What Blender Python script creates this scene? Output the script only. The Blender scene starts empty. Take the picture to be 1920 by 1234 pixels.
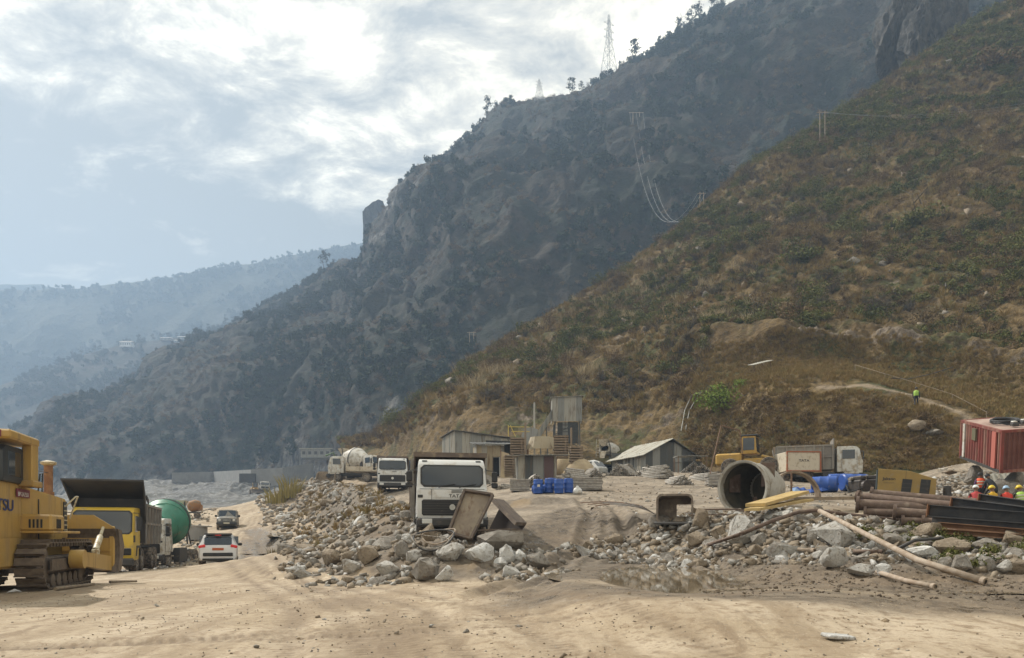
import bpy, bmesh, math, random
import numpy as np
from mathutils import Vector, Matrix, Euler

S = bpy.context.scene
R = math.radians
random.seed(7)
rng = np.random.default_rng(7)

# ---------------------------------------------------------------- camera
F, HY, H = 1390.0, 1005.0, 1.3            # focal length in photo pixels, horizon row, eye height (m)
cam_d = bpy.data.cameras.new('camera')
cam = bpy.data.objects.new('camera', cam_d)
S.collection.objects.link(cam)
cam.location = (0, 0, H)
cam.rotation_euler = (R(90), 0, 0)
cam_d.sensor_width = 36
cam_d.lens = F / 1920 * 36
cam_d.shift_y = (HY - 617) / 1920
cam_d.clip_start = 0.1
cam_d.clip_end = 20000
S.camera = cam

# ---------------------------------------------------------------- light
SUN_AZ, SUN_EL = -52.0, 44.0              # degrees: azimuth left of the view axis, elevation
SUN_POWER, SKY_STRENGTH = 4.9, 0.066
EXPOSURE = 0.43
HAZE = 0.00050
S.view_settings.view_transform = 'Standard'
S.view_settings.look = 'None'
S.view_settings.exposure = EXPOSURE
S.view_settings.gamma = 1
S.view_settings.use_curve_mapping = False
sun_dir = Vector((math.sin(R(SUN_AZ)) * math.cos(R(SUN_EL)), math.cos(R(SUN_AZ)) * math.cos(R(SUN_EL)), math.sin(R(SUN_EL))))
sun_d = bpy.data.lights.new('sun', 'SUN')
sun_d.energy = SUN_POWER
sun_d.angle = R(0.9)
sun_d.color = (1.0, 0.94, 0.84)
sun = bpy.data.objects.new('sun', sun_d)
sun.rotation_euler = sun_dir.to_track_quat('Z', 'Y').to_euler()
S.collection.objects.link(sun)

W = bpy.data.worlds.new('World')
S.world = W
W.use_nodes = True
def build_world():
    nt = W.node_tree
    N, L = nt.nodes, nt.links
    N.clear()
    def n(t, **k):
        x = N.new(t)
        for a, b in k.items(): setattr(x, a, b)
        return x
    def math_(op, a, b=None, clamp=False):
        m = n('ShaderNodeMath', operation=op, use_clamp=clamp)
        for i, q in enumerate((a, b)):
            if q is None: continue
            if isinstance(q, (int, float)): m.inputs[i].default_value = q
            else: L.new(q, m.inputs[i])
        return m.outputs[0]
    out = n('ShaderNodeOutputWorld'); bg = n('ShaderNodeBackground')
    bg.inputs['Strength'].default_value = SKY_STRENGTH
    sky = n('ShaderNodeTexSky', sky_type='NISHITA', sun_disc=False, sun_elevation=R(SUN_EL), sun_rotation=R(SUN_AZ),
            air_density=1.2, dust_density=4.0, ozone_density=1.0, altitude=1300)
    tc = n('ShaderNodeTexCoord'); sp = n('ShaderNodeSeparateXYZ'); L.new(tc.outputs['Generated'], sp.inputs[0])
    z = math_('ADD', math_('MAXIMUM', sp.outputs[2], 0.0), 0.16)
    cb = n('ShaderNodeCombineXYZ')
    L.new(math_('DIVIDE', sp.outputs[0], z), cb.inputs[0]); L.new(math_('DIVIDE', sp.outputs[1], z), cb.inputs[1])
    def noise(scale, detail, rough, dist=0.0, off=0.0):
        mp = n('ShaderNodeMapping'); mp.inputs['Location'].default_value = (off, off * .7, 0); mp.inputs['Scale'].default_value = (1.0, 1.35, 1); mp.inputs['Rotation'].default_value = (0, 0, R(35))
        L.new(cb.outputs[0], mp.inputs[0])
        t = n('ShaderNodeTexNoise'); L.new(mp.outputs[0], t.inputs['Vector'])
        t.inputs['Scale'].default_value = scale; t.inputs['Detail'].default_value = detail; t.inputs['Roughness'].default_value = rough; t.inputs['Distortion'].default_value = dist
        return t.outputs[0]
    big = noise(1.1, 3, .5, 0.2, 3.0); fine = noise(5.6, 10, .66, 0.35, 1.3); lumps = noise(3.4, 8, .6, 0.4, 7.7)
    # the front of the cloud sheet lies across the valley: clear air beyond it, cloud this side and to the right
    u = math_('ADD', math_('MULTIPLY', cb.outputs[0].node.inputs[0].links[0].from_socket, 0.876), math_('MULTIPLY', cb.outputs[0].node.inputs[1].links[0].from_socket, -1.0))
    edge = math_('ADD', u, 2.0)
    cov = math_('ADD', math_('ADD', math_('MULTIPLY', edge, 2.2), math_('MULTIPLY', math_('SUBTRACT', fine, .5), 2.2)), math_('MULTIPLY', math_('SUBTRACT', big, .5), 1.2), False)
    cov = math_('MINIMUM', math_('MAXIMUM', cov, 0.0), 1.0)
    wisp = math_('MULTIPLY', math_('SUBTRACT', fine, .56), 5.0, True)
    cov = math_('MAXIMUM', cov, math_('MULTIPLY', wisp, .35))
    ramp = n('ShaderNodeValToRGB'); L.new(math_('ADD', math_('MULTIPLY', lumps, .5), math_('MULTIPLY', fine, .5)), ramp.inputs[0])
    e = ramp.color_ramp.elements
    e[0].position = .41; e[0].color = (6.2, 6.1, 5.6, 1)
    e[1].position = .585; e[1].color = (21.5, 19.6, 15.4, 1)
    mid = ramp.color_ramp.elements.new(.50); mid.color = (12.2, 11.2, 9.2, 1)
    mx = n('ShaderNodeMix', data_type='RGBA'); L.new(cov, mx.inputs[0])
    veil = n('ShaderNodeMix', data_type='RGBA'); veil.inputs[0].default_value = .72; L.new(sky.outputs[0], veil.inputs[6]); veil.inputs[7].default_value = (5.6, 5.2, 3.9, 1); L.new(veil.outputs[2], mx.inputs[6]); L.new(ramp.outputs[0], mx.inputs[7])
    L.new(mx.outputs[2], bg.inputs[0]); L.new(bg.outputs[0], out.inputs[0])
build_world()
S.cycles.use_denoising = True
S.cycles.max_bounces = 5
S.cycles.diffuse_bounces = 3
S.cycles.glossy_bounces = 3
S.cycles.transmission_bounces = 3
S.cycles.volume_bounces = 1
S.cycles.transparent_max_bounces = 6
S.cycles.sample_clamp_indirect = 6
S.cycles.caustics_reflective = False
S.cycles.caustics_refractive = False

# ---------------------------------------------------------------- helpers
def P(px, py, Y):
    return Vector(((px - 960) / F * Y, Y, H + (HY - py) / F * Y))

class MB:
    """collects simple solids, then links them as one mesh object"""
    def __init__(s): s.v, s.f, s.m, s.cur = [], [], [], 0
    def add(s, vs, fs, M=None):
        b = len(s.v)
        s.v += [tuple(M @ Vector(p)) if M is not None else tuple(p) for p in vs]
        s.f += [tuple(b + i for i in q) for q in fs]
        s.m += [s.cur] * len(fs)
        return s
    def box(s, c, d, rot=(0, 0, 0), ch=0.0):
        M = Matrix.Translation(c) @ Euler(rot).to_matrix().to_4x4()
        x, y, z = d[0] / 2, d[1] / 2, d[2] / 2
        if ch <= 0:
            vs = [(i * x, j * y, k * z) for i in (-1, 1) for j in (-1, 1) for k in (-1, 1)]
            return s.add(vs, [(0, 1, 3, 2), (4, 6, 7, 5), (0, 4, 5, 1), (2, 3, 7, 6), (0, 2, 6, 4), (1, 5, 7, 3)], M)
        c_ = min(ch, x * .9, y * .9, z * .9)
        vs, idx = [], {}
        for i in (-1, 1):
            for j in (-1, 1):
                for k in (-1, 1):
                    for a, p in enumerate(((i * x, j * (y - c_), k * (z - c_)), (i * (x - c_), j * y, k * (z - c_)), (i * (x - c_), j * (y - c_), k * z))):
                        idx[i, j, k, a] = len(vs); vs.append(p)
        fs = []
        for sg in (-1, 1):
            fs.append([idx[sg, a, b, 0] for a, b in ((-1, -1), (-1, 1), (1, 1), (1, -1))])
            fs.append([idx[a, sg, b, 1] for a, b in ((-1, -1), (-1, 1), (1, 1), (1, -1))])
            fs.append([idx[a, b, sg, 2] for a, b in ((-1, -1), (-1, 1), (1, 1), (1, -1))])
        for a in (-1, 1):
            for b in (-1, 1):
                fs.append([idx[-1, a, b, 1], idx[1, a, b, 1], idx[1, a, b, 2], idx[-1, a, b, 2]])
                fs.append([idx[a, -1, b, 0], idx[a, 1, b, 0], idx[a, 1, b, 2], idx[a, -1, b, 2]])
                fs.append([idx[a, b, -1, 0], idx[a, b, 1, 0], idx[a, b, 1, 1], idx[a, b, -1, 1]])
        for i in (-1, 1):
            for j in (-1, 1):
                for k in (-1, 1): fs.append([idx[i, j, k, 0], idx[i, j, k, 1], idx[i, j, k, 2]])
        return s.add(vs, fs, M)
    def lathe(s, prof, p0, axis, n=16, closed=True):
        """prof: (radius, distance along axis)"""
        q = Vector(axis).normalized().to_track_quat('Z', 'Y').to_matrix().to_4x4()
        M = Matrix.Translation(p0) @ q
        vs, fs = [], []
        for r, h in prof:
            for k in range(n):
                a = 2 * math.pi * k / n
                vs.append((r * math.cos(a), r * math.sin(a), h))
        for j in range(len(prof) - 1):
            for k in range(n):
                k2 = (k + 1) % n
                fs.append((j * n + k, j * n + k2, (j + 1) * n + k2, (j + 1) * n + k))
        if closed:
            fs.append(tuple(range(n))[::-1]); fs.append(tuple((len(prof) - 1) * n + k for k in range(n)))
        return s.add(vs, fs, M)
    def cyl(s, p0, p1, r0, r1=None, n=10, cap=True):
        d = Vector(p1) - Vector(p0)
        return s.lathe([(r0, 0), (r0 if r1 is None else r1, d.length)], p0, d, n, cap)
    def pipe(s, p0, p1, r, t=.012, n=12):
        d = Vector(p1) - Vector(p0); l = d.length
        s.lathe([(r - t, 0), (r, 0), (r, l), (r - t, l), (r - t, 0)], p0, d, n, False); return s
    def tube(s, pts, r, n=7):
        pts = [Vector(p) for p in pts]; rs = r if isinstance(r, (list, tuple)) else [r] * len(pts)
        vs, fs = [], []
        up = Vector((0.13, 0.21, 1)).normalized()
        for i, p in enumerate(pts):
            t = (pts[min(i + 1, len(pts) - 1)] - pts[max(i - 1, 0)]).normalized()
            a = up - t * up.dot(t)
            if a.length < 1e-3: a = Vector((1, 0, 0)) - t * t.x
            a.normalize(); b = t.cross(a); up = a
            for k in range(n):
                g = 2 * math.pi * k / n
                vs.append(p + (a * math.cos(g) + b * math.sin(g)) * rs[i])
        for i in range(len(pts) - 1):
            for k in range(n):
                k2 = (k + 1) % n
                fs.append((i * n + k, i * n + k2, (i + 1) * n + k2, (i + 1) * n + k))
        fs.append(tuple(range(n))[::-1]); fs.append(tuple((len(pts) - 1) * n + k for k in range(n)))
        return s.add(vs, fs)
    def prism(s, poly, d0, d1, ax='x', M=None):
        n = len(poly)
        mk = {'x': lambda a, b, d: (d, a, b), 'y': lambda a, b, d: (a, d, b), 'z': lambda a, b, d: (a, b, d)}[ax]
        vs = [mk(a, b, d0) for a, b in poly] + [mk(a, b, d1) for a, b in poly]
        fs = [tuple(range(n)), tuple(range(2 * n - 1, n - 1, -1))] + [(i, n + i, n + (i + 1) % n, (i + 1) % n) for i in range(n)]
        return s.add(vs, fs, M)
    def hexa(s, b, t):
        """b, t: four bottom and four top corners in the same winding"""
        return s.add(list(b) + list(t), [(3, 2, 1, 0), (4, 5, 6, 7)] + [(i, (i + 1) % 4, 4 + (i + 1) % 4, 4 + i) for i in range(4)])
    def build(s, name, mat, parent=None, smooth=False, loc=None, rot=None, bevel=0, fix=True, col=None):
        me = bpy.data.meshes.new(name)
        me.from_pydata(s.v, [], s.f)
        mats = mat if isinstance(mat, (list, tuple)) else [mat]
        for m in mats: me.materials.append(m)
        if len(mats) > 1: me.polygons.foreach_set('material_index', s.m)
        if fix or bevel:
            bm = bmesh.new(); bm.from_mesh(me)
            if fix: bmesh.ops.recalc_face_normals(bm, faces=bm.faces)
            if bevel:
                es = [e for e in bm.edges if len(e.link_faces) == 2 and e.calc_face_angle(0) > .5]
                bmesh.ops.bevel(bm, geom=es, offset=bevel, segments=2, affect='EDGES', profile=.6, clamp_overlap=True)
            bm.to_mesh(me); bm.free()
        if smooth is True: me.polygons.foreach_set('use_smooth', [True] * len(me.polygons))
        elif smooth: 
            me.polygons.foreach_set('use_smooth', [True] * len(me.polygons))
            me.set_sharp_from_angle(angle=R(smooth))
        me.update()
        return link(name, me, parent, loc, rot)

def link(name, data, parent=None, loc=None, rot=None):
    o = bpy.data.objects.new(name, data)
    S.collection.objects.link(o)
    if parent is not None: o.parent = parent
    if loc is not None: o.location = loc
    if rot is not None: o.rotation_euler = rot
    return o

def tag(o, label=None, cat=None, group=None, kind=None):
    for k, v in (('label', label), ('category', cat), ('group', group), ('kind', kind)):
        if v: o[k] = v
    return o

def thing(name, label, cat, loc=(0, 0, 0), rot=(0, 0, 0), group=None):
    return tag(link(name, None, None, loc, rot), label, cat, group)

def copy_tree(o, parent=None):
    c = o.copy(); S.collection.objects.link(c)
    if parent is not None: c.parent = parent
    for ch in o.children: copy_tree(ch, c)
    return c

def text(name, body, size, loc, rot, mat, parent, ext=.004, sx=1.0):
    cu = bpy.data.curves.new(name, 'FONT')
    cu.body = body; cu.size = size; cu.extrude = ext; cu.align_x = 'CENTER'; cu.align_y = 'CENTER'; cu.offset = size * .012
    cu.materials.append(mat)
    o = link(name, cu, parent, loc, rot); o.scale = (sx, 1, 1)
    return o

# materials ------------------------------------------------------------
def mat(name, col, rough=.7, metal=0.0, col2=None, vs=3.0, vamt=.5, dirt=None, ds=6.0, dlo=.5, dhi=.62, bump=0.0, bs=30.0, spec=.5, trans=0.0, coords='Object', emis=None, streak=False, alpha=None):
    m = bpy.data.materials.new(name); m.use_nodes = True
    nt = m.node_tree; N, L = nt.nodes, nt.links
    b = N['Principled BSDF']
    b.inputs['Roughness'].default_value = rough; b.inputs['Metallic'].default_value = metal
    b.inputs['Specular IOR Level'].default_value = spec
    if trans: b.inputs['Transmission Weight'].default_value = trans
    tc = N.new('ShaderNodeTexCoord'); src = tc.outputs[coords]
    if streak:
        mp = N.new('ShaderNodeMapping'); mp.inputs['Scale'].default_value = (1, 1, .12); L.new(src, mp.inputs[0]); ssrc = mp.outputs[0]
    else: ssrc = src
    def noise(scale, det=4, r=.6, v=None):
        t = N.new('ShaderNodeTexNoise'); t.inputs['Scale'].default_value = scale; t.inputs['Detail'].default_value = det; t.inputs['Roughness'].default_value = r
        L.new(v or src, t.inputs['Vector']); return t.outputs[0]
    def ramp(v, lo, hi):
        r = N.new('ShaderNodeMapRange'); r.inputs[1].default_value = lo; r.inputs[2].default_value = hi; r.interpolation_type = 'SMOOTHSTEP'
        L.new(v, r.inputs[0]); return r.outputs[0]
    def mix(f, a, c):
        x = N.new('ShaderNodeMix'); x.data_type = 'RGBA'
        for i, q in ((6, a), (7, c)):
            if hasattr(q, 'links'): L.new(q, x.inputs[i])
            else: x.inputs[i].default_value = (*q, 1)
        L.new(f, x.inputs[0]); return x.outputs[2]
    c = col
    if col2 is not None: c = mix(ramp(noise(vs), .5 - vamt * .3, .5 + vamt * .3), col, col2)
    if dirt is not None:
        f = ramp(noise(ds, 6, .65, ssrc), dlo, dhi); c = mix(f, c, dirt)
        rr = N.new('ShaderNodeMapRange'); rr.inputs[3].default_value = rough; rr.inputs[4].default_value = max(rough, .85); L.new(f, rr.inputs[0]); L.new(rr.outputs[0], b.inputs['Roughness'])
    if hasattr(c, 'links'): L.new(c, b.inputs['Base Color'])
    else: b.inputs['Base Color'].default_value = (*c, 1)
    if bump:
        bp = N.new('ShaderNodeBump'); bp.inputs['Strength'].default_value = bump; bp.inputs['Distance'].default_value = .05
        L.new(noise(bs, 6, .65), bp.inputs['Height']); L.new(bp.outputs[0], b.inputs['Normal'])
    if emis: b.inputs['Emission Color'].default_value = (*emis[0], 1); b.inputs['Emission Strength'].default_value = emis[1]
    return m

# numpy gradient noise ----------------------------------------------------
_perm = np.random.default_rng(11).permutation(256); _perm = np.concatenate([_perm, _perm, _perm])
_grad = np.random.default_rng(12).normal(size=(256, 3)); _grad /= np.linalg.norm(_grad, axis=1)[:, None]
def perlin(p):
    pi = np.floor(p).astype(np.int64); pf = p - pi; w = pf * pf * pf * (pf * (pf * 6 - 15) + 10); pi &= 255
    r = 0
    for i in (0, 1):
        for j in (0, 1):
            for k in (0, 1):
                g = _grad[_perm[_perm[_perm[pi[:, 0] + i] + pi[:, 1] + j] + pi[:, 2] + k]]
                d = (g * (pf - np.array([i, j, k]))).sum(1)
                r = r + d * (w[:, 0] if i else 1 - w[:, 0]) * (w[:, 1] if j else 1 - w[:, 1]) * (w[:, 2] if k else 1 - w[:, 2])
    return r * 1.6
def fbm(p, scale, octv=4, rough=.5, seed=0.0, ridged=False):
    p = np.asarray(p, float) / scale + seed * 17.31; a, s, r = 1.0, 0, 0.0
    for _ in range(octv):
        q = perlin(p)
        if ridged: q = 1 - 2 * np.abs(q)
        r = r + q * a; s += a; a *= rough; p = p * 2.03 + 5.7
    return r / s
def sstep(a, b, x):
    t = np.clip((x - a) / (b - a), 0, 1); return t * t * (3 - 2 * t)

def grid_mesh(name, V, nu, nv, material, attrs=None, smooth=True, kind='structure', flip=False):
    """V: (nv*nu, 3)"""
    me = bpy.data.meshes.new(name)
    me.vertices.add(len(V)); me.vertices.foreach_set('co', V.astype(np.float32).ravel())
    i = np.arange(nu - 1)[None, :] + (np.arange(nv - 1) * nu)[:, None]
    q = np.stack([i, i + 1, i + nu + 1, i + nu], -1).reshape(-1, 4)
    if flip: q = q[:, ::-1]
    me.loops.add(q.size); me.loops.foreach_set('vertex_index', q.astype(np.int32).ravel())
    me.polygons.add(len(q)); me.polygons.foreach_set('loop_start', np.arange(0, q.size, 4, dtype=np.int32))
    me.polygons.foreach_set('use_smooth', np.full(len(q), smooth))
    for k, a in (attrs or {}).items():
        at = me.attributes.new(k, 'FLOAT', 'POINT'); at.data.foreach_set('value', a.astype(np.float32))
    me.materials.append(material); me.update(); me.validate()
    return tag(link(name, me), kind=kind)

def raw_mesh(name, V, Q, mats, midx=None, smooth=False, attrs=None):
    """V (n,3), Q (m,k) faces of one size"""
    me = bpy.data.meshes.new(name); k = Q.shape[1]
    me.vertices.add(len(V)); me.vertices.foreach_set('co', V.astype(np.float32).ravel())
    me.loops.add(Q.size); me.loops.foreach_set('vertex_index', Q.astype(np.int32).ravel())
    me.polygons.add(len(Q)); me.polygons.foreach_set('loop_start', np.arange(0, Q.size, k, dtype=np.int32))
    if smooth: me.polygons.foreach_set('use_smooth', np.full(len(Q), True))
    for m in (mats if isinstance(mats, (list, tuple)) else [mats]): me.materials.append(m)
    if midx is not None: me.polygons.foreach_set('material_index', midx.astype(np.int32))
    for kk, a in (attrs or {}).items():
        at = me.attributes.new(kk, 'FLOAT', 'POINT'); at.data.foreach_set('value', a.astype(np.float32))
    me.update(); me.validate()
    return me
# ================================================================ terrain
_cp = [(px, py, Y) for px, py, Y in [
    (411, 1060, 37), (240, 1072, 32), (330, 1055, 45), (424, 992, 67), (480, 962, 100), (490, 955, 170), (250, 992, 66), (330, 970, 98),
    (400, 930, 230), (330, 905, 300), (560, 905, 260), (500, 935, 200), (0, 1000, 60), (100, 965, 120), (200, 955, 150), (-300, 1000, 60),
    (560, 1032, 47), (530, 1015, 52), (640, 1085, 22.5), (800, 1096, 19.8), (950, 1082, 21), (1030, 1060, 23.5), (500, 975, 72),
    (850, 1000, 27), (735, 924, 60), (690, 906, 88), (630, 900, 92), (590, 902, 96), (800, 985, 30),
    (1000, 960, 33), (1100, 930, 44), (1000, 925, 46), (1300, 925, 46), (1400, 935, 38), (1400, 958, 31), (1130, 895, 75), (1240, 888, 70), (960, 895, 62), (880, 895, 70),
    (1560, 908, 55), (1600, 914, 56), (1700, 904, 56), (1660, 890, 63), (1400, 890, 60), (1700, 940, 37), (1880, 940, 36), (1840, 890, 47), (1870, 886, 50), (1800, 872, 55), (1920, 885, 46),
    (1100, 1000, 28), (1050, 1040, 23.8), (1480, 1098, 13.5), (1900, 1122, 12.0), (1480, 945, 29), (1650, 955, 29), (1300, 980, 27), (1900, 980, 26)]]
CX = np.array([[(px - 960) / F * Y, Y] for px, py, Y in _cp] +
              [(-8, 2), (0, 2), (8, 2), (16, 2), (-14, 8), (-5, 9), (0, 8), (8, 8), (14, 9), (-14, 13), (-8, 15), (-3, 14), (3, 13), (8, 12.5), (-12, 20), (-7, 19), (-3, 18), (-9, 25),
               (4, 15.5), (7, 16), (3.4, 18), (6.2, 18.5), (5, 22), (-25, 15), (-25, 30), (-40, 20), (60, 10), (60, 40), (80, 80), (-90, 10), (-90, 80), (0, 150), (40, 120), (110, 20), (-120, 150), (90, 150), (0, -20), (-60, -20), (60, -20), (20, 18), (25, 30), (40, 45), (-40, 250), (60, 260), (-120, 300), (110, 300), (0, 350), (-190, 300), (-270, 300), (-160, 200), (-230, 400), (4.2, 25), (5, 14.4), (2.4, 15.0), (6.4, 14.6), (3, 11), (5.5, 11.5), (1, 15), (.3, 18), (4, 8), (4, 5), (0, 12)], float)
CZ = np.array([H + (HY - py) / F * Y for px, py, Y in _cp] +
              [0, 0, .04, .06, 0, 0, .06, .20, .24, 0, 0, .06, .38, .33, 0, 0, 0, -.05,
               .38, .5, .38, .45, .42, -.6, -1.0, -2, .8, 6, 12, -4, 0, 17, 13, 1.2, 5, 16, 0, -1, .4, .7, 2.3, 5, 14, 24, 21, 26, 26, 12, 9, 7, 14, .5, .40, .36, .45, .35, .36, .22, .2, .22, .11, .13])
def _tps(r2): return .5 * r2 * np.log(r2 + 1e-9)
def _fit():
    n = len(CX); A = np.zeros((n + 3, n + 3)); d = ((CX[:, None] - CX[None]) ** 2).sum(-1)
    A[:n, :n] = _tps(d) + np.eye(n) * 2.0
    A[:n, n] = A[n, :n] = 1; A[:n, n + 1:] = CX; A[n + 1:, :n] = CX.T
    return np.linalg.solve(A, np.concatenate([CZ, np.zeros(3)]))
_w = _fit()
def base_z(x, y):
    x = np.atleast_1d(np.asarray(x, float)); y = np.atleast_1d(np.asarray(y, float)); out = np.empty(len(x))
    for a in range(0, len(x), 40000):
        q = np.stack([x[a:a + 40000], y[a:a + 40000]], 1)
        d = ((q[:, None] - CX[None]) ** 2).sum(-1)
        out[a:a + 40000] = _tps(d) @ _w[:len(CX)] + _w[-3] + q @ _w[-2:]
    return out

def seg_dist(x, y, pl):
    """distance to a polyline in plan, the interpolated third value (height or width) and length along it"""
    best = np.full(len(x), 1e9); val = np.zeros(len(x)); al = np.zeros(len(x)); s0 = 0; side = np.zeros(len(x))
    for (ax, ay, av), (bx, by, bv) in zip(pl, pl[1:]):
        dx, dy = bx - ax, by - ay; l2 = dx * dx + dy * dy; l = math.sqrt(l2)
        t = np.clip(((x - ax) * dx + (y - ay) * dy) / l2, 0, 1)
        ddx, ddy = x - ax - t * dx, y - ay - t * dy; d = np.hypot(ddx, ddy); m = d < best
        best = np.where(m, d, best); val = np.where(m, av + t * (bv - av), val); al = np.where(m, s0 + t * l, al); side = np.where(m, np.sign(dx * ddy - dy * ddx), side); s0 += l
    return best, val, al, side
def pl(*pts): return [((px - 960) / F * Y, Y, v) for px, py, Y, v in pts]
# crests of the two rubble banks: pixel column, -, distance, absolute height of the crest
BANK_L = pl((590, 0, 95, 8.4), (640, 0, 72, 6.3), (700, 0, 50, 4.2), (760, 0, 32, 2.4), (815, 0, 24.0, 1.25), (900, 0, 22.6, .95), (985, 0, 22.9, .75))
BANK_R = pl((1235, 0, 28.0, 1.75), (1300, 0, 26.6, 1.9), (1420, 0, 25, 2.05), (1530, 0, 22.5, 2.0), (1680, 0, 20.6, 1.55), (1850, 0, 18.6, 1.15), (2100, 0, 17, 1.0))
RUTS = [pl((700, 0, 8, 1), (830, 0, 11, 1), (905, 0, 15, 1), (1010, 0, 19, 1), (1085, 0, 24, 1), (1110, 0, 31, 1), (1080, 0, 42, 1)),
        pl((840, 0, 8, 1), (960, 0, 11, 1), (1050, 0, 15, 1), (1120, 0, 19, 1), (1165, 0, 24, 1), (1170, 0, 31, 1), (1120, 0, 42, 1)),
        pl((1150, 0, 8, 1), (1330, 0, 12.5, 1), (1330, 0, 15, 1), (1270, 0, 19, 1), (1200, 0, 25, 1), (1150, 0, 33, 1)),
        pl((2050, 0, 11, 1), (1700, 0, 13, 1), (1480, 0, 14.8, 1), (1320, 0, 18, 1), (1240, 0, 25, 1)),
        pl((2050, 0, 12.2, 1), (1750, 0, 14.2, 1), (1540, 0, 16.0, 1), (1360, 0, 19.5, 1), (1280, 0, 25, 1)),
        pl((800, 0, 4, 1), (640, 0, 12, 1), (500, 0, 25, 1), (430, 0, 37, 1), (440, 0, 55, 1), (470, 0, 75, 1)),
        pl((960, 0, 4, 1), (730, 0, 12, 1), (545, 0, 25, 1), (465, 0, 37, 1), (470, 0, 55, 1), (490, 0, 75, 1)),
        pl((900, 0, 4, 1), (690, 0, 12, 1), (560, 0, 22, 1), (480, 0, 37, 1), (455, 0, 55, 1), (480, 0, 75, 1)),
        pl((1060, 0, 4, 1), (800, 0, 12, 1), (625, 0, 20, 1), (520, 0, 33, 1), (485, 0, 55, 1), (500, 0, 75, 1))]
for _o, _c in ((1.3, .3), (-1.6, .5), (2.9, -.6)):
    RUTS.append([(x_ + _o + _c * math.sin(y_ * .12), y_, 1) for x_, y_, _v in RUTS[5 + (len(RUTS) % 4)]])
for _x0, _x1 in ((-6, 9), (-7.6, 7.2)):
    RUTS.append([(_x0 + (_x1 - _x0) * t_ / 8, 8.5 + 6.2 * (t_ / 8) ** 1.6 + .35 * math.sin(t_ + _x0), 1) for t_ in range(9)])
WATER_Z = .40
MUD = pl((1085, 0, 33, 1.6), (1060, 0, 26, 2.4), (1090, 0, 21, 4.0), (1240, 0, 18.5, 6.2), (1450, 0, 15.6, 4.8), (1700, 0, 13.8, 3.8), (2100, 0, 12.6, 3.4))
MUD2 = pl((1000, 0, 14.0, 1.2), (1080, 0, 12.4, 1.6), (1230, 0, 11.5, 1.7), (1450, 0, 11.0, 1.7), (1750, 0, 10.5, 1.5), (2100, 0, 10.0, 1.3))
DITCH = pl((470, 0, 62, .9), (520, 0, 50, 1.4), (545, 0, 43, 1.3), (560, 0, 36, 1.0), (590, 0, 28, .7), (650, 0, 23.5, .6))
WETROAD = pl((390, 0, 46, 1.2), (455, 0, 45, 3.0), (510, 0, 43, 2.6), (480, 0, 54, 1.6))

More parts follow.
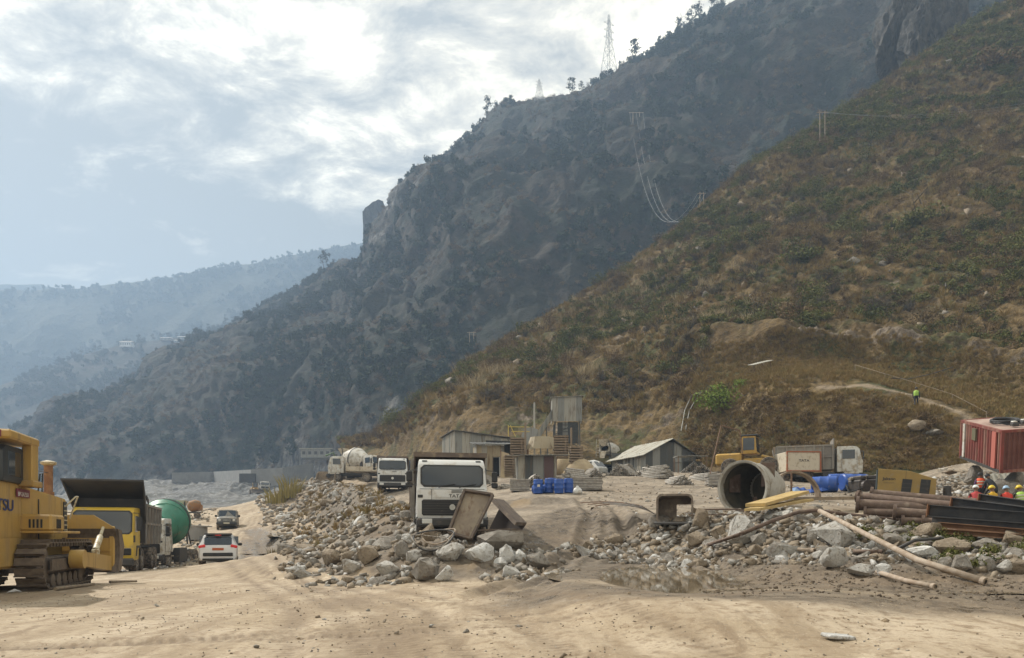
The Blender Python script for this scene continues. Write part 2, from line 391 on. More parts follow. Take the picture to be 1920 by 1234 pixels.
def site(x, y, detail=True):
    """height and surface masks of the site ground"""
    x = np.atleast_1d(np.asarray(x, float)); y = np.atleast_1d(np.asarray(y, float))
    z = base_z(x, y); p3 = np.stack([x, y, np.zeros(len(x))], 1)
    n1 = fbm(p3, 6, 3, .5, 1); n2 = fbm(p3, 1.2, 4, .55, 2)
    rub = np.zeros(len(x))
    for B, wl, wr in ((BANK_L, 4.2, 2.2), (BANK_R, 2.2, 3.4)):
        d, h, al, sd = seg_dist(x, y, B)
        # foot on the road / mud side is wide, the yard side short
        near = sd < 0
        scale = np.where(B is BANK_L, np.interp(al, [0, 20, 55], [1.25, 1.2, .75]), 1.0)
        wl_ = np.interp(al, [0, 4, 7, 9.5, 14], [2.0, 3.0, 4.6, 5.4, 6.0]) if B is BANK_R else wl
        w = np.where(near, wl_, wr) * scale * (1 + .18 * n1)
        t = np.clip(1 - d / w, 0, 1); prof = t * t * (3 - 2 * t)
        zz = z + np.maximum(h - z, 0.05) * prof + prof * .22 * n2
        z = np.maximum(z, zz); rub = np.maximum(rub, sstep(.04, .3, t))
    mound = np.exp(-(((x - .8) / 3.0) ** 2 + ((y - 38.5) / 2.6) ** 2)); z += mound * (.35 + .45 * fbm(p3, 1.5, 4, .6, 21)); rub = np.maximum(rub, np.clip(mound * 1.3, 0, .85))
    d, w, _, _ = seg_dist(x, y, MUD); mud = 1 - sstep(.55, 1.15, d / w + .35 * n1 + .15 * n2)
    d, w, _, _ = seg_dist(x, y, MUD2); mud = np.maximum(mud, .9 * (1 - sstep(.4, 1.2, d / w + .5 * n1 + .3 * n2)))
    d, w, _, _ = seg_dist(x, y, DITCH); dit = 1 - sstep(.4, 1.1, d / w + .3 * n2)
    d, w, _, _ = seg_dist(x, y, WETROAD); wr = 1 - sstep(.4, 1.15, d / w + .45 * n2)
    # the puddle's basin
    bx, by = (x - 4.0 - .16 * (y - 17)) / 1.9, (y - 17.2) / 5.6
    basin = 1 - sstep(.35, 1.1, np.hypot(bx, by) + .28 * n1 + .22 * n2)
    mud = np.maximum(mud, basin)
    z = z * (1 - basin * .9) + (WATER_Z - .02) * basin * .9 - basin * .05; rimr = np.hypot(bx, by)
    z -= dit * .18
    near = np.clip(1 - y / 120, .2, 1)
    z += (.014 * n1 + .009 * n2) * np.where(mud > .3, 3.2, 1) * (1 - .7 * basin)
    z += mud * (1 - basin * .75) * .05 * fbm(p3, .45, 3, .55, 4, True)
    z += wr * (1 - mud) * .05 * fbm(p3, .9, 3, .6, 14)
    rocky = sstep(55, 130, y) * sstep(-6, -40, -np.abs(x + 20) + 0) 
    trk = np.zeros(len(x))
    for i, rp in enumerate(RUTS):
        d, _, al, _ = seg_dist(x, y, rp); d = d + .06 * n2 + .12 * n1
        dry = i >= 5
        if dry: trk = np.maximum(trk, np.exp(-(d / .19) ** 2) * (.75 + .25 * np.sign(np.sin(al * 2 * math.pi / .16 + 6 * d))))
        g = np.exp(-(d / .23) ** 2); sh = np.exp(-((d - .42) / .16) ** 2)
        a = (.016 if dry else .10 * sstep(12.5, 16, y)) * (1 - basin * .8)
        z += a * (-g + .75 * sh)
        if not dry: z += sstep(12.5, 16, y) * g * .018 * np.sin(al * 2 * math.pi / .17) * (1 - basin)
        else: z += g * .004 * np.sin(al * 2 * math.pi / .12)
    z += np.where(rub > .2, 1, .10) * .085 * fbm(p3, .5, 4, .6, 5)
    lip = sstep(.95, 1.12, rimr) * (1 - sstep(1.35, 1.8, rimr)); z = np.where(lip > 0, np.maximum(z, z + lip * (WATER_Z + .035 + .02 * n2 - z)), z)
    yard = sstep(24, 30, y) * sstep(-12, -6, x + (y - 30) * .12) * (1 - sstep(85, 110, y)); z += yard * .06 * fbm(p3, 2.6, 4, .55, 15)
    zf = sstep(150, 230, y); z += zf * (2.2 * fbm(p3, 24, 5, .6, 8, True) + 1.3 * fbm(p3, 6, 4, .6, 9)); z = z + zf * .62 * np.sin(z * 2 * math.pi / 4.2)
    site.yard, site.trk = yard, trk
    return z, mud, rub, np.maximum(dit, wr), basin
def gz(x, y): return float(site([x], [y])[0][0])
def at(px, Y, dz=0.0):
    x = (px - 960) / F * Y
    return Vector((x, Y, gz(x, Y) + dz))

# ---- surface materials
def land_mat(name, build):
    m = bpy.data.materials.new(name); m.use_nodes = True
    nt = m.node_tree; N, L = nt.nodes, nt.links; b = N['Principled BSDF']
    tc = N.new('ShaderNodeTexCoord')
    class K: pass
    k = K()
    def noise(scale, det=5, rough=.6, dist=0, stretch=None):
        src = tc.outputs['Object']
        if stretch:
            mp = N.new('ShaderNodeMapping'); mp.inputs['Scale'].default_value = stretch; L.new(src, mp.inputs[0]); src = mp.outputs[0]
        t = N.new('ShaderNodeTexNoise'); t.inputs['Scale'].default_value = scale; t.inputs['Detail'].default_value = det; t.inputs['Roughness'].default_value = rough; t.inputs['Distortion'].default_value = dist
        L.new(src, t.inputs['Vector']); return t.outputs[0]
    def attr(a):
        t = N.new('ShaderNodeAttribute'); t.attribute_name = a; return t.outputs['Fac']
    def rg(v, lo, hi, a=0.0, c=1.0):
        r = N.new('ShaderNodeMapRange'); r.interpolation_type = 'SMOOTHSTEP'
        for i, q in ((1, lo), (2, hi), (3, a), (4, c)): r.inputs[i].default_value = q
        L.new(v, r.inputs[0]); return r.outputs[0]
    def mix(f, a, c):
        x = N.new('ShaderNodeMix'); x.data_type = 'RGBA'
        for i, q in ((6, a), (7, c)):
            if hasattr(q, 'links'): L.new(q, x.inputs[i])
            else: x.inputs[i].default_value = (*q, 1)
        if hasattr(f, 'links'): L.new(f, x.inputs[0])
        else: x.inputs[0].default_value = f
        return x.outputs[2]
    def op(o, a, c):
        x = N.new('ShaderNodeMath'); x.operation = o
        for i, q in enumerate((a, c)):
            if hasattr(q, 'links'): L.new(q, x.inputs[i])
            else: x.inputs[i].default_value = q
        return x.outputs[0]
    def bump(h, s, d, prev=None):
        x = N.new('ShaderNodeBump'); x.inputs['Strength'].default_value = s; x.inputs['Distance'].default_value = d
        L.new(h, x.inputs['Height'])
        if prev is not None: L.new(prev, x.inputs['Normal'])
        return x.outputs[0]
    def up():
        g = N.new('ShaderNodeNewGeometry'); s = N.new('ShaderNodeSeparateXYZ'); L.new(g.outputs['Normal'], s.inputs[0]); return s.outputs[2]
    k.noise, k.attr, k.rg, k.mix, k.op, k.bump, k.up = noise, attr, rg, mix, op, bump, up
    col, rough, nrm, spec = build(k)
    L.new(col, b.inputs['Base Color'])
    if hasattr(rough, 'links'): L.new(rough, b.inputs['Roughness'])
    else: b.inputs['Roughness'].default_value = rough
    if nrm is not None: L.new(nrm, b.inputs['Normal'])
    b.inputs['Specular IOR Level'].default_value = spec
    return m

def _ground(k):
    dry = k.mix(k.rg(k.noise(.35, 6, .6, .6), .38, .62), (.35, .272, .178), (.45, .365, .262))
    dry = k.mix(k.rg(k.noise(1.0, 7, .65, .4, (1, .10, 1)), .44, .62), dry, (.285, .215, .138))
    dry = k.mix(k.rg(k.noise(.5, 7, .7, .5, (.8, 1, 1)), .57, .66), dry, (.52, .43, .31))
    dry = k.mix(k.rg(k.noise(5, 6, .7), .48, .66), dry, (.235, .168, .102))
    dry = k.mix(k.rg(k.noise(1.3, 5, .6, 1.0, (1, .35, 1)), .56, .68), dry, (.235, .17, .105))
    yd = k.mix(k.rg(k.noise(.8, 7, .7, .4), .42, .58), (.17, .135, .095), (.31, .255, .19))
    yd = k.mix(k.rg(k.noise(4.5, 6, .7), .5, .64), yd, (.13, .105, .08))
    dry = k.mix(k.attr('yard'), dry, yd)
    mud = k.mix(k.rg(k.noise(2.4, 6, .65), .4, .62), (.068, .050, .032), (.155, .120, .082))
    rub = k.mix(k.rg(k.noise(3.0, 7, .7), .38, .62), (.090, .069, .048), (.175, .142, .104))
    rub = k.mix(k.rg(k.noise(.35, 3, .5, 0, (1, .5, 1)), .56, .64), rub, (.20, .14, .075))
    c = k.mix(k.attr('mud'), dry, mud)
    c = k.mix(k.rg(k.noise(16, 5, .75), .56, .66, 0, .65), c, (.17, .125, .08))
    c = k.mix(k.rg(k.noise(30, 4, .75), .58, .68, 0, .6), c, (.56, .48, .37))
    c = k.mix(k.rg(k.noise(7, 6, .7, .5), .54, .64, 0, .45), c, (.20, .15, .098))
    c = k.mix(k.attr('rub'), c, rub)
    c = k.mix(k.attr('wet'), c, (.15, .125, .095))
    tk = k.op('MULTIPLY', k.attr('trk'), k.rg(k.noise(.6, 5, .65), .36, .56, .45, 1.0))
    c = k.mix(k.op('MULTIPLY', tk, .85), c, (.16, .112, .068))
    c = k.mix(k.op('MULTIPLY', k.rg(k.noise(.22, 6, .62, .8), .5, .68), .5), c, (.185, .135, .088))
    far = k.mix(k.rg(k.noise(.09, 6, .65, .5, (1, 2.5, 1)), .42, .6), (.07, .067, .062), (.13, .127, .12))
    far = k.mix(k.rg(k.noise(.16, 5, .65, .3, (.5, 1, 2)), .48, .60), far, (.05, .048, .036))
    far = k.mix(k.rg(k.noise(.5, 6, .7), .5, .62), far, (.19, .185, .175))
    c = k.mix(k.attr('far'), c, far)
    w = k.op('MAXIMUM', k.op('MULTIPLY', k.attr('mud'), .95), k.attr('wet'))
    pud = k.rg(k.noise(2.2, 5, .65), .54, .62)
    wetr = k.op('MULTIPLY', w, k.op('ADD', .22, k.op('MULTIPLY', pud, .78)))
    rough = k.rg(wetr, .1, .95, .92, .10)
    n = k.bump(k.noise(24, 9, .75), .6, .02)
    n = k.bump(k.noise(4.5, 7, .7, 0, (1, .55, 1)), .45, .06, n)
    return c, rough, n, .5
ground_m = land_mat('site_ground', _ground)

def _hill(k, cols, rockc, sc=1.0):
    a = k.mix(k.rg(k.noise(.055 * sc, 5, .6, .5), .4, .6), cols[0], cols[1])
    a = k.mix(k.rg(k.noise(.12 * sc, 6, .65, .5), .47, .6), a, cols[2])
    a = k.mix(k.rg(k.noise(.75 * sc, 6, .7), .46, .64), a, cols[3])
    rock = k.mix(k.rg(k.noise(.9 * sc, 8, .72, .3, (1.3, 1.3, .35)), .38, .62), rockc[0], rockc[1])
    f = k.op('ADD', k.attr('rock'), k.op('MULTIPLY', k.op('SUBTRACT', k.noise(.22 * sc, 6, .65), .5), 1.2))
    c = k.mix(k.rg(f, .45, .62), a, rock)
    c = k.mix(k.attr('path'), c, (.30, .235, .165))
    n = k.bump(k.noise(2.2 * sc, 8, .7), .8, .35 / sc)
    n = k.bump(k.noise(.45 * sc, 6, .65), .8, 1.3 / sc, n)
    return c, .95, n, .2
near_m = land_mat('near_hillside', lambda k: _hill(k, ((.14, .095, .045), (.20, .14, .065), (.085, .085, .032), (.085, .062, .034)), ((.105, .082, .06), (.25, .20, .15))))
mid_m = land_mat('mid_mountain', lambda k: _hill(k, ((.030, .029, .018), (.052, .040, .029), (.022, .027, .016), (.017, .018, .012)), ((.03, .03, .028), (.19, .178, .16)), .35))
far_m = land_mat('far_ridge', lambda k: _hill(k, ((.05, .055, .035), (.06, .06, .04), (.04, .046, .03), (.035, .04, .025)), ((.08, .075, .065), (.12, .11, .10)), .15))

# ---- ground sheet: a fan of quads, fine near the camera
def make_ground():
    Ys = np.concatenate([np.linspace(-25, 3.2, 12)[:-1], 3.2 * np.exp(np.linspace(0, math.log(150 / 3.2), 560)), np.linspace(150, 520, 90)[1:]])
    T = np.concatenate([np.linspace(-4, -.86, 30)[:-1], np.linspace(-.86, .86, 760), np.linspace(.86, 4, 30)[1:]])
    yy, tt = np.meshgrid(Ys, T, indexing='ij')
    xx = tt * np.maximum(np.abs(yy), 9.0)
    x, y = xx.ravel(), yy.ravel()
    z, mud, rub, wet, basin = site(x, y)
    far = sstep(110, 190, y)
    return grid_mesh('ground', np.stack([x, y, z], 1), len(T), len(Ys), ground_m, dict(mud=mud, rub=rub, wet=wet, far=far, yard=site.yard, trk=site.trk), flip=False)
ground = make_ground()
v = MB().add([(-2290, -340, -9), (2290, -340, -9), (2290, 2140, -9), (-2290, 2140, -9)], [(0, 1, 2, 3)]).build('terrain', far_m, fix=False)
tag(v, kind='structure')

# ---- puddles
water_m = mat('muddy_water', (.13, .10, .06), .04, spec=.5, col2=(.155, .12, .075), vs=.6)
def puddle(name, cx, cy, rx, ry, z, label, n=44):
    vs = [(cx, cy, z)] + [(cx + rx * (1 + .12 * math.sin(3 * a + cx)) * math.cos(a), cy + ry * (1 + .1 * math.sin(2 * a)) * math.sin(a), z) for a in [2 * math.pi * i / n for i in range(n)]]
    o = MB().add(vs, [(0, 1 + i, 1 + (i + 1) % n) for i in range(n)]).build(name, water_m, fix=False)
    return tag(o, kind='structure', label=label)
puddle('puddle', 4.05, 17.2, 3.0, 6.3, WATER_Z, 'wide brown puddle in the rutted mud before the boulders')
puddle('puddle', 8.6, 13.0, 1.9, .9, gz(8.6, 13.0) - .012, 'small shallow puddle on the muddy track at right')
for px, Y, a, b, dz in ((470, 46, 2.4, 1.6, -.05), (505, 41, 1.6, 1.2, -.05), (500, 49.5, 1.6, 1.4, -.05), (547, 43, .45, 2.6, -.02), (518, 55, .45, 3.0, -.02)):
    x = (px - 960) / F * Y
    puddle('puddle', x, Y, a, b, gz(x, Y) + dz, 'thin sheet of water lying on the wet haul road')

# ---- hillside lofts: rows of (px, py, distance)
def loft_cols(px_cols, rows, nu, nv, pxs):
    """rows: list of (py list, Y list) per column; Catmull-Rom along the rows, linear along the columns"""
    A = []
    for py, Y in rows:
        pyi, Yi = np.interp(pxs, px_cols, py), np.interp(pxs, px_cols, Y)
        k = max(3, len(pxs) // 40); ker = np.hanning(k + 2)[1:-1]; ker /= ker.sum()
        sm = lambda q: np.convolve(np.pad(q, (k // 2, k - 1 - k // 2), 'edge'), ker, 'valid')
        A.append(np.stack([sm((pxs - 960) / F * Yi), sm(Yi), sm(H + (HY - pyi) / F * Yi)], -1))
    A = np.array(A); n = len(A); v = np.linspace(0, n - 1, nv); out = np.empty((nv, len(pxs), 3))
    for j, t in enumerate(v):
        i = min(int(t), n - 2); f = t - i
        p0, p1, p2, p3 = A[max(i - 1, 0)], A[i], A[i + 1], A[min(i + 2, n - 1)]
        m1, m2 = (p2 - p0) * .5 * .7, (p3 - p1) * .5 * .7
        out[j] = (2 * f**3 - 3 * f**2 + 1) * p1 + (f**3 - 2 * f**2 + f) * m1 + (-2 * f**3 + 3 * f**2) * p2 + (f**3 - f**2) * m2
    return out, v
def normals(G):
    du = np.gradient(G, axis=1); dv = np.gradient(G, axis=0); n = np.cross(du, dv); n /= np.linalg.norm(n, axis=-1, keepdims=True) + 1e-9
    return n * np.sign(n[..., 2:3] + 1e-9)

NH_PX = [640, 730, 800, 900, 1050, 1200, 1320, 1450, 1600, 1750, 1920, 2300]
NH = [([868, 862, 866, 866, 868, 876, 884, 890, 896, 888, 876, 890], [150, 138, 112, 92, 86, 83, 78, 66, 59, 58, 56, 52]),
      ([860, 850, 830, 800, 798, 800, 765, 716, 735, 778, 820, 850], [158, 148, 128, 112, 104, 97, 88, 76, 71, 65, 61, 57]),
      ([858, 846, 815, 752, 752, 758, 724, 698, 700, 722, 760, 790], [163, 153, 136, 123, 113, 105, 98, 90, 88, 80, 71, 66]),
      ([856, 843, 806, 722, 700, 690, 655, 655, 642, 648, 690, 720], [167, 157, 142, 133, 126, 120, 108, 97, 95, 88, 77, 72]),
      ([854, 840, 801, 705, 650, 600, 530, 500, 490, 500, 520, 520], [171, 160, 146, 143, 146, 147, 142, 132, 126, 117, 106, 100]),
      ([853, 838, 798, 694, 622, 545, 460, 398, 345, 290, 240, 120], [175, 163, 150, 151, 158, 163, 164, 162, 162, 162, 160, 160]),
      ([852, 836, 795, 686, 600, 495, 395, 300, 205, 105, -5, -240], [180, 167, 154, 160, 170, 180, 187, 192, 199, 207, 216, 250]),
      ([880, 870, 850, 760, 680, 600, 520, 450, 380, 300, 220, 60], [215, 200, 190, 200, 215, 235, 245, 255, 265, 280, 300, 330])]
NH_PATH = [(1536, 706, 71.5), (1600, 722, 70), (1717, 762, 66.5), (1800, 796, 62.5), (1850, 812, 60)]
def make_near():
    pxs = np.linspace(640, 2300, 520); nu, nv = 520, 330
    G, v = loft_cols(NH_PX, NH, nu, nv, pxs)
    n = normals(G); p = G.reshape(-1, 3); vv = np.repeat(v, nu); uu = np.tile(pxs, nv)
    w = sstep(.2, 1.4, vv)
    slope = np.stack([p[:, 0] * .8 + p[:, 1] * .35, p[:, 1] * .2, p[:, 2] * .35 - p[:, 0] * .2], 1)
    d = w * (4.6 * fbm(slope, 28, 4, .5, 3, True) + 1.5 * fbm(p, 9, 4, .55, 4, True)) + .38 * fbm(p, 2.2, 4, .6, 5) * (.5 + w)
    crest = 1 - .6 * np.exp(-((vv - 6) / .5) ** 2)
    bench = np.exp(-((vv - 1.5) / .75) ** 2) * sstep(1330, 1430, uu)
    cut = np.exp(-((vv - 2.55) / .38) ** 2) * sstep(1380, 1500, uu) + .8 * np.exp(-((vv - .75) / .6) ** 2) * (1 - sstep(1250, 1420, uu)) * sstep(700, 800, uu)
    d = d * crest * (1 - .8 * bench) + cut * (1.3 * fbm(np.stack([p[:, 0], p[:, 1], p[:, 2] * .3], 1), 5, 5, .6, 6, True) + .8 * fbm(np.stack([p[:, 0], p[:, 1], p[:, 2] * .35], 1), 1.8, 4, .6, 16, True))
    p = p + n.reshape(-1, 3) * d[:, None]
    rock = np.clip(.95 * cut, 0, 1) * (.55 + .5 * fbm(p, 3, 4, .6, 31)) + .5 * sstep(2.8, 4, vv) * sstep(.30, .42, fbm(p, 15, 4, .6, 9))
    # footpath on the bench
    path = np.zeros(len(p))
    pts = [tuple(P(*q))[:2] + (1,) for q in NH_PATH]
    dd, _, _, _ = seg_dist(p[:, 0], p[:, 1], pts); path = (1 - sstep(.14, .5, dd + .2 * fbm(p, 1.5, 2, .5, 2))) * (vv < 2.2)
    o = grid_mesh('near_hillside', p, nu, nv, near_m, dict(rock=rock, path=path))
    return o, p.reshape(nv, nu, 3), v, pxs
near_hill, NG, NV, NPX = make_near()

M_CREST = [(-60, 930, 960), (60, 855, 900), (87, 825, 880), (134, 789, 850), (180, 770, 830), (227, 744, 810), (275, 708, 790), (336, 659, 765), (405, 639, 740), (466, 598, 715), (494, 574, 705), (563, 538, 680), (615, 509, 660), (660, 490, 645), (682, 478, 640), (700, 462, 636),
           (715, 440, 630), (726, 412, 626), (733, 402, 625), (742, 377, 622), (770, 365, 615), (800, 347, 605), (806, 343, 603), (816, 318, 600), (830, 303, 598), (843, 288, 592), (887, 263, 582), (905, 244, 576), (916, 239, 574), (944, 217, 566), (997, 209, 556), (1037, 198, 550), (1078, 188, 545), (1102, 178, 542), (1139, 156, 536),
           (1167, 142, 530), (1190, 122, 527), (1220, 105, 524), (1256, 78, 520), (1300, 46, 515), (1340, 22, 510), (1375, 2, 505), (1450, -35, 497), (1560, -90, 485), (1700, -140, 470), (1900, -190, 455), (2200, -230, 440)]
def make_mid():
    pxs = np.concatenate([np.linspace(-60, 660, 200)[:-1], np.linspace(660, 760, 70)[:-1], np.linspace(760, 2200, 330)]); nu = len(pxs); nv = 250
    c = np.array(M_CREST, float); yc = np.interp(pxs, c[:, 0], c[:, 2]); pc = np.interp(pxs, c[:, 0], c[:, 1])
    bx = [-60, 60, 150, 300, 450, 560, 640, 730, 850, 1000, 1300, 1700, 2200]
    yb = np.interp(pxs, bx, [400, 390, 380, 370, 350, 330, 305, 275, 265, 260, 262, 275, 300]); pb = np.interp(pxs, bx, [950, 950, 945, 930, 922, 912, 905, 895, 890, 870, 850, 760, 700])
    v = np.linspace(0, 1.25, nv)[:, None]; t = np.clip(v, 0, 1); back = np.clip((v - 1) / .25, 0, 1)
    g = t ** 1.12
    Y = yb + (yc - yb) * g; zb, zc = H + (HY - pb) / F * yb, H + (HY - pc) / F * yc
    Z = zb + (zc - zb) * (t ** 1.05) - back * 90; Yp = Y + back * 120
    X = (pxs - 960) / F * Y
    G = np.stack([np.broadcast_to(X, Y.shape), Yp, Z], -1)
    n = normals(G); p = G.reshape(-1, 3); tt = np.repeat(np.linspace(0, 1.25, nv), nu); uu = np.tile(pxs, nv)
    win = np.clip(np.sin(np.clip(tt, 0, 1) * math.pi), 0, 1) ** .55
    # spurs run down towards the valley at the left
    q = np.stack([p[:, 0] * .75 + p[:, 2] * .55, p[:, 1] * .35, p[:, 2] * .22], 1)
    d = win * (34 * fbm(q, 150, 5, .5, 2, True) + 10 * fbm(p, 38, 4, .55, 6, True)) + (.25 + .75 * win) * 2.2 * fbm(p, 11, 4, .6, 7) + .8 * fbm(p, 4, 2, .5, 8)
    d *= 1 - .75 * np.exp(-((tt - 1) / .05) ** 2)
    hd2 = sstep(660, 680, uu) * (1 - sstep(750, 790, uu)) * sstep(.7, .85, tt); d *= 1 - .92 * hd2
    # the rock head stands out of the ridge
    head = sstep(684, 690, uu) * (1 - sstep(716, 730, uu)) * sstep(.86, .93, tt) * (1 - sstep(1.02, 1.08, tt))
    p = p + n.reshape(-1, 3) * d[:, None]
    cl = fbm(np.stack([p[:, 0], p[:, 1], p[:, 2] * .6], 1), 70, 4, .55, 12)
    rock = np.clip(.10 + .9 * cl + .6 * head + .35 * sstep(680, 760, uu) * (1 - sstep(800, 1000, uu)) * sstep(.4, .6, tt), 0, 1) * .8 + .5 * (1 - sstep(.0, .10, tt))
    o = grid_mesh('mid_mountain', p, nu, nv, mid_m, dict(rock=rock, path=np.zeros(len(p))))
    return o, p.reshape(nv, nu, 3), pxs
mid_mountain, MG, MPX = make_mid()

def ridge(name, crest, base_py, base_fac, nu, nv, amp, seed, material, back):
    c = np.array(crest, float); pxs = np.linspace(c[0, 0], c[-1, 0], nu)
    pc, yc = np.interp(pxs, c[:, 0], c[:, 1]), np.interp(pxs, c[:, 0], c[:, 2])
    v = np.linspace(0, 1.3, nv)[:, None]; t = np.clip(v, 0, 1); bk = np.clip((v - 1) / .3, 0, 1)
    yb = yc * base_fac; Y = yb + (yc - yb) * t
    zb, zc = H + (HY - base_py) / F * yb, H + (HY - pc) / F * yc
    Z = zb + (zc - zb) * t - bk * back * .6; X = (pxs - 960) / F * Y
    G = np.stack([np.broadcast_to(X, Y.shape), Y + bk * back, Z], -1); n = normals(G); p = G.reshape(-1, 3); tt = np.repeat(np.linspace(0, 1.3, nv), nu)
    win = np.sin(np.clip(tt, 0, 1) * math.pi) ** .6
    d = win * amp * fbm(p * np.array([1, .6, .4]), amp * 7, 5, .5, seed, True) + amp * .08 * fbm(p, amp * .8, 4, .6, seed + 1)
    p = p + n.reshape(-1, 3) * d[:, None]
    o = grid_mesh(name, p, nu, nv, material, dict(rock=np.zeros(len(p)), path=np.zeros(len(p))))
    return o, p.reshape(nv, nu, 3), pxs
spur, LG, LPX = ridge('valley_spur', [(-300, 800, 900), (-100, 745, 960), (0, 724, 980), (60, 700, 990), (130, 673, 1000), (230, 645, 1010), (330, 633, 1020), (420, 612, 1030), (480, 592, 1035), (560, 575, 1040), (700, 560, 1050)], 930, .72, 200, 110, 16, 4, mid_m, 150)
far_ridge, FG, FPX = ridge('far_ridge', [(-500, 560, 1500), (-100, 548, 1500), (0, 543, 1500), (60, 544, 1500), (110, 539, 1500), (150, 541, 1500), (200, 533, 1500), (280, 525, 1500), (330, 518, 1500), (400, 501, 1500), (480, 493, 1500), (540, 479, 1500), (620, 464, 1500), (690, 453, 1500), (800, 430, 1500), (1100, 400, 1500)], 960, .72, 300, 110, 30, 7, far_m, 200)
farthest, XG, XPX = ridge('distant_ridge', [(-600, 560, 1850), (-100, 537, 1850), (0, 531, 1850), (40, 532, 1850), (75, 531, 1850), (100, 541, 1850), (200, 565, 1850), (500, 600, 1850)], 800, .9, 120, 50, 20, 9, far_m, 100)

# ---- the hazy air of the valley
hz = MB().box((0, 900, 350), (4600, 2500, 720)).build('haze', None or bpy.data.materials.new('haze_air'))
hz.data.materials[0].use_nodes = True
def haze_nodes():
    nt = hz.data.materials[0].node_tree; nt.nodes.clear()
    o = nt.nodes.new('ShaderNodeOutputMaterial'); vv = nt.nodes.new('ShaderNodeVolumePrincipled')
    vv.inputs['Color'].default_value = (.45, .62, .86, 1); vv.inputs['Density'].default_value = HAZE; vv.inputs['Anisotropy'].default_value = .25
    vv.inputs['Density Attribute'].default_value = ''
    nt.links.new(vv.outputs[0], o.inputs['Volume'])
haze_nodes()
tag(hz, kind='stuff')
# ================================================================ vegetation
def leaf_mat(name, cols, hue_noise=.02, rough=.85, seed=0):
    m = bpy.data.materials.new(name); m.use_nodes = True
    nt = m.node_tree; N, L = nt.nodes, nt.links; b = N['Principled BSDF']
    oi = N.new('ShaderNodeObjectInfo'); r = N.new('ShaderNodeValToRGB'); e = r.color_ramp.elements
    e[0].color = (*cols[0], 1); e[1].color = (*cols[-1], 1)
    for i, c in enumerate(cols[1:-1]): q = e.new((i + 1) / (len(cols) - 1)); q.color = (*c, 1)
    g = N.new('ShaderNodeNewGeometry')
    ad = N.new('ShaderNodeMath'); ad.operation = 'MULTIPLY_ADD'; ad.inputs[1].default_value = .35; L.new(g.outputs['Random Per Island'], ad.inputs[0])
    ml = N.new('ShaderNodeMath'); ml.operation = 'MULTIPLY'; ml.inputs[1].default_value = .65; L.new(oi.outputs['Random'], ml.inputs[0]); L.new(ml.outputs[0], ad.inputs[2])
    L.new(ad.outputs[0], r.inputs[0]); L.new(r.outputs[0], b.inputs['Base Color'])
    b.inputs['Roughness'].default_value = rough; b.inputs['Specular IOR Level'].default_value = .15
    return m
scrub_green_m = leaf_mat('scrub_green', [(.04, .046, .014), (.085, .095, .026), (.14, .14, .04), (.065, .07, .028)])
scrub_dry_m = leaf_mat('scrub_dry', [(.07, .05, .028), (.125, .085, .044), (.18, .12, .062), (.11, .09, .045)])
grass_dry_m = leaf_mat('grass_dry', [(.18, .12, .05), (.30, .21, .09), (.24, .18, .075), (.17, .15, .055)])
grass_plume_m = leaf_mat('grass_plume', [(.30, .235, .135), (.42, .345, .22), (.25, .19, .09)])
pine_m = leaf_mat('pine_needles', [(.020, .030, .016), (.032, .044, .020), (.045, .055, .026)])
bright_m = leaf_mat('bright_leaves', [(.11, .16, .028), (.20, .26, .045), (.28, .33, .08)])
twig_m = leaf_mat('grey_twigs', [(.075, .062, .046), (.11, .092, .07), (.05, .045, .03)])
bark_m = mat('bark', (.075, .055, .04), .95, col2=(.12, .095, .07), vs=8, bump=.4, bs=25)

def leaf_cloud(n, rad, size, r, squash=.7, lumps=5, lift=.5, flat=0.3):
    """leaf-sized quads gathered in lumps inside an uneven crown; returns V, Q"""
    cs = [np.array([r.uniform(-.6, .6), r.uniform(-.6, .6), r.uniform(-.35, .55)]) for _ in range(lumps)]
    rr = [r.uniform(.35, .62) for _ in range(lumps)]
    V, Q = [], []
    for i in range(n):
        k = r.randrange(lumps); d = np.array([r.gauss(0, 1) for _ in range(3)]); d /= np.linalg.norm(d)
        c = (cs[k] + d * rr[k] * r.uniform(.55, 1.0)) * np.array([rad, rad, rad * squash]) + np.array([0, 0, rad * squash * lift])
        a = d + np.array([r.gauss(0, .7) for _ in range(3)]); a[2] += flat; a /= np.linalg.norm(a)
        u = np.cross(a, [r.gauss(0, 1) for _ in range(3)]); u /= np.linalg.norm(u); w = np.cross(a, u); s = size * r.uniform(.6, 1.4)
        b = len(V); V += [c - u * s, c + w * s * .55, c + u * s, c - w * s * .55]; Q.append((b, b + 1, b + 2, b + 3))
    return np.array(V), np.array(Q)
def blades(n, rad, h, r, w=.03, lean=.5):
    V, Q = [], []
    for i in range(n):
        a = r.uniform(0, 6.28); p = np.array([math.cos(a), math.sin(a), 0]) * rad * math.sqrt(r.random()) * .5
        d = np.array([math.cos(a) * lean * r.random(), math.sin(a) * lean * r.random(), 1]) * h * r.uniform(.6, 1.1)
        g = r.uniform(0, 6.28); s = np.array([math.cos(g), math.sin(g), 0]) * w
        m = p + d * .6; t = p + d + np.array([math.cos(a), math.sin(a), -.2]) * h * .18
        b = len(V); V += [p - s, p + s, m + s * .8, m - s * .8, t + s * .2, t - s * .2]; Q += [(b, b + 1, b + 2, b + 3), (b + 3, b + 2, b + 4, b + 5)]
    return np.array(V), np.array(Q)
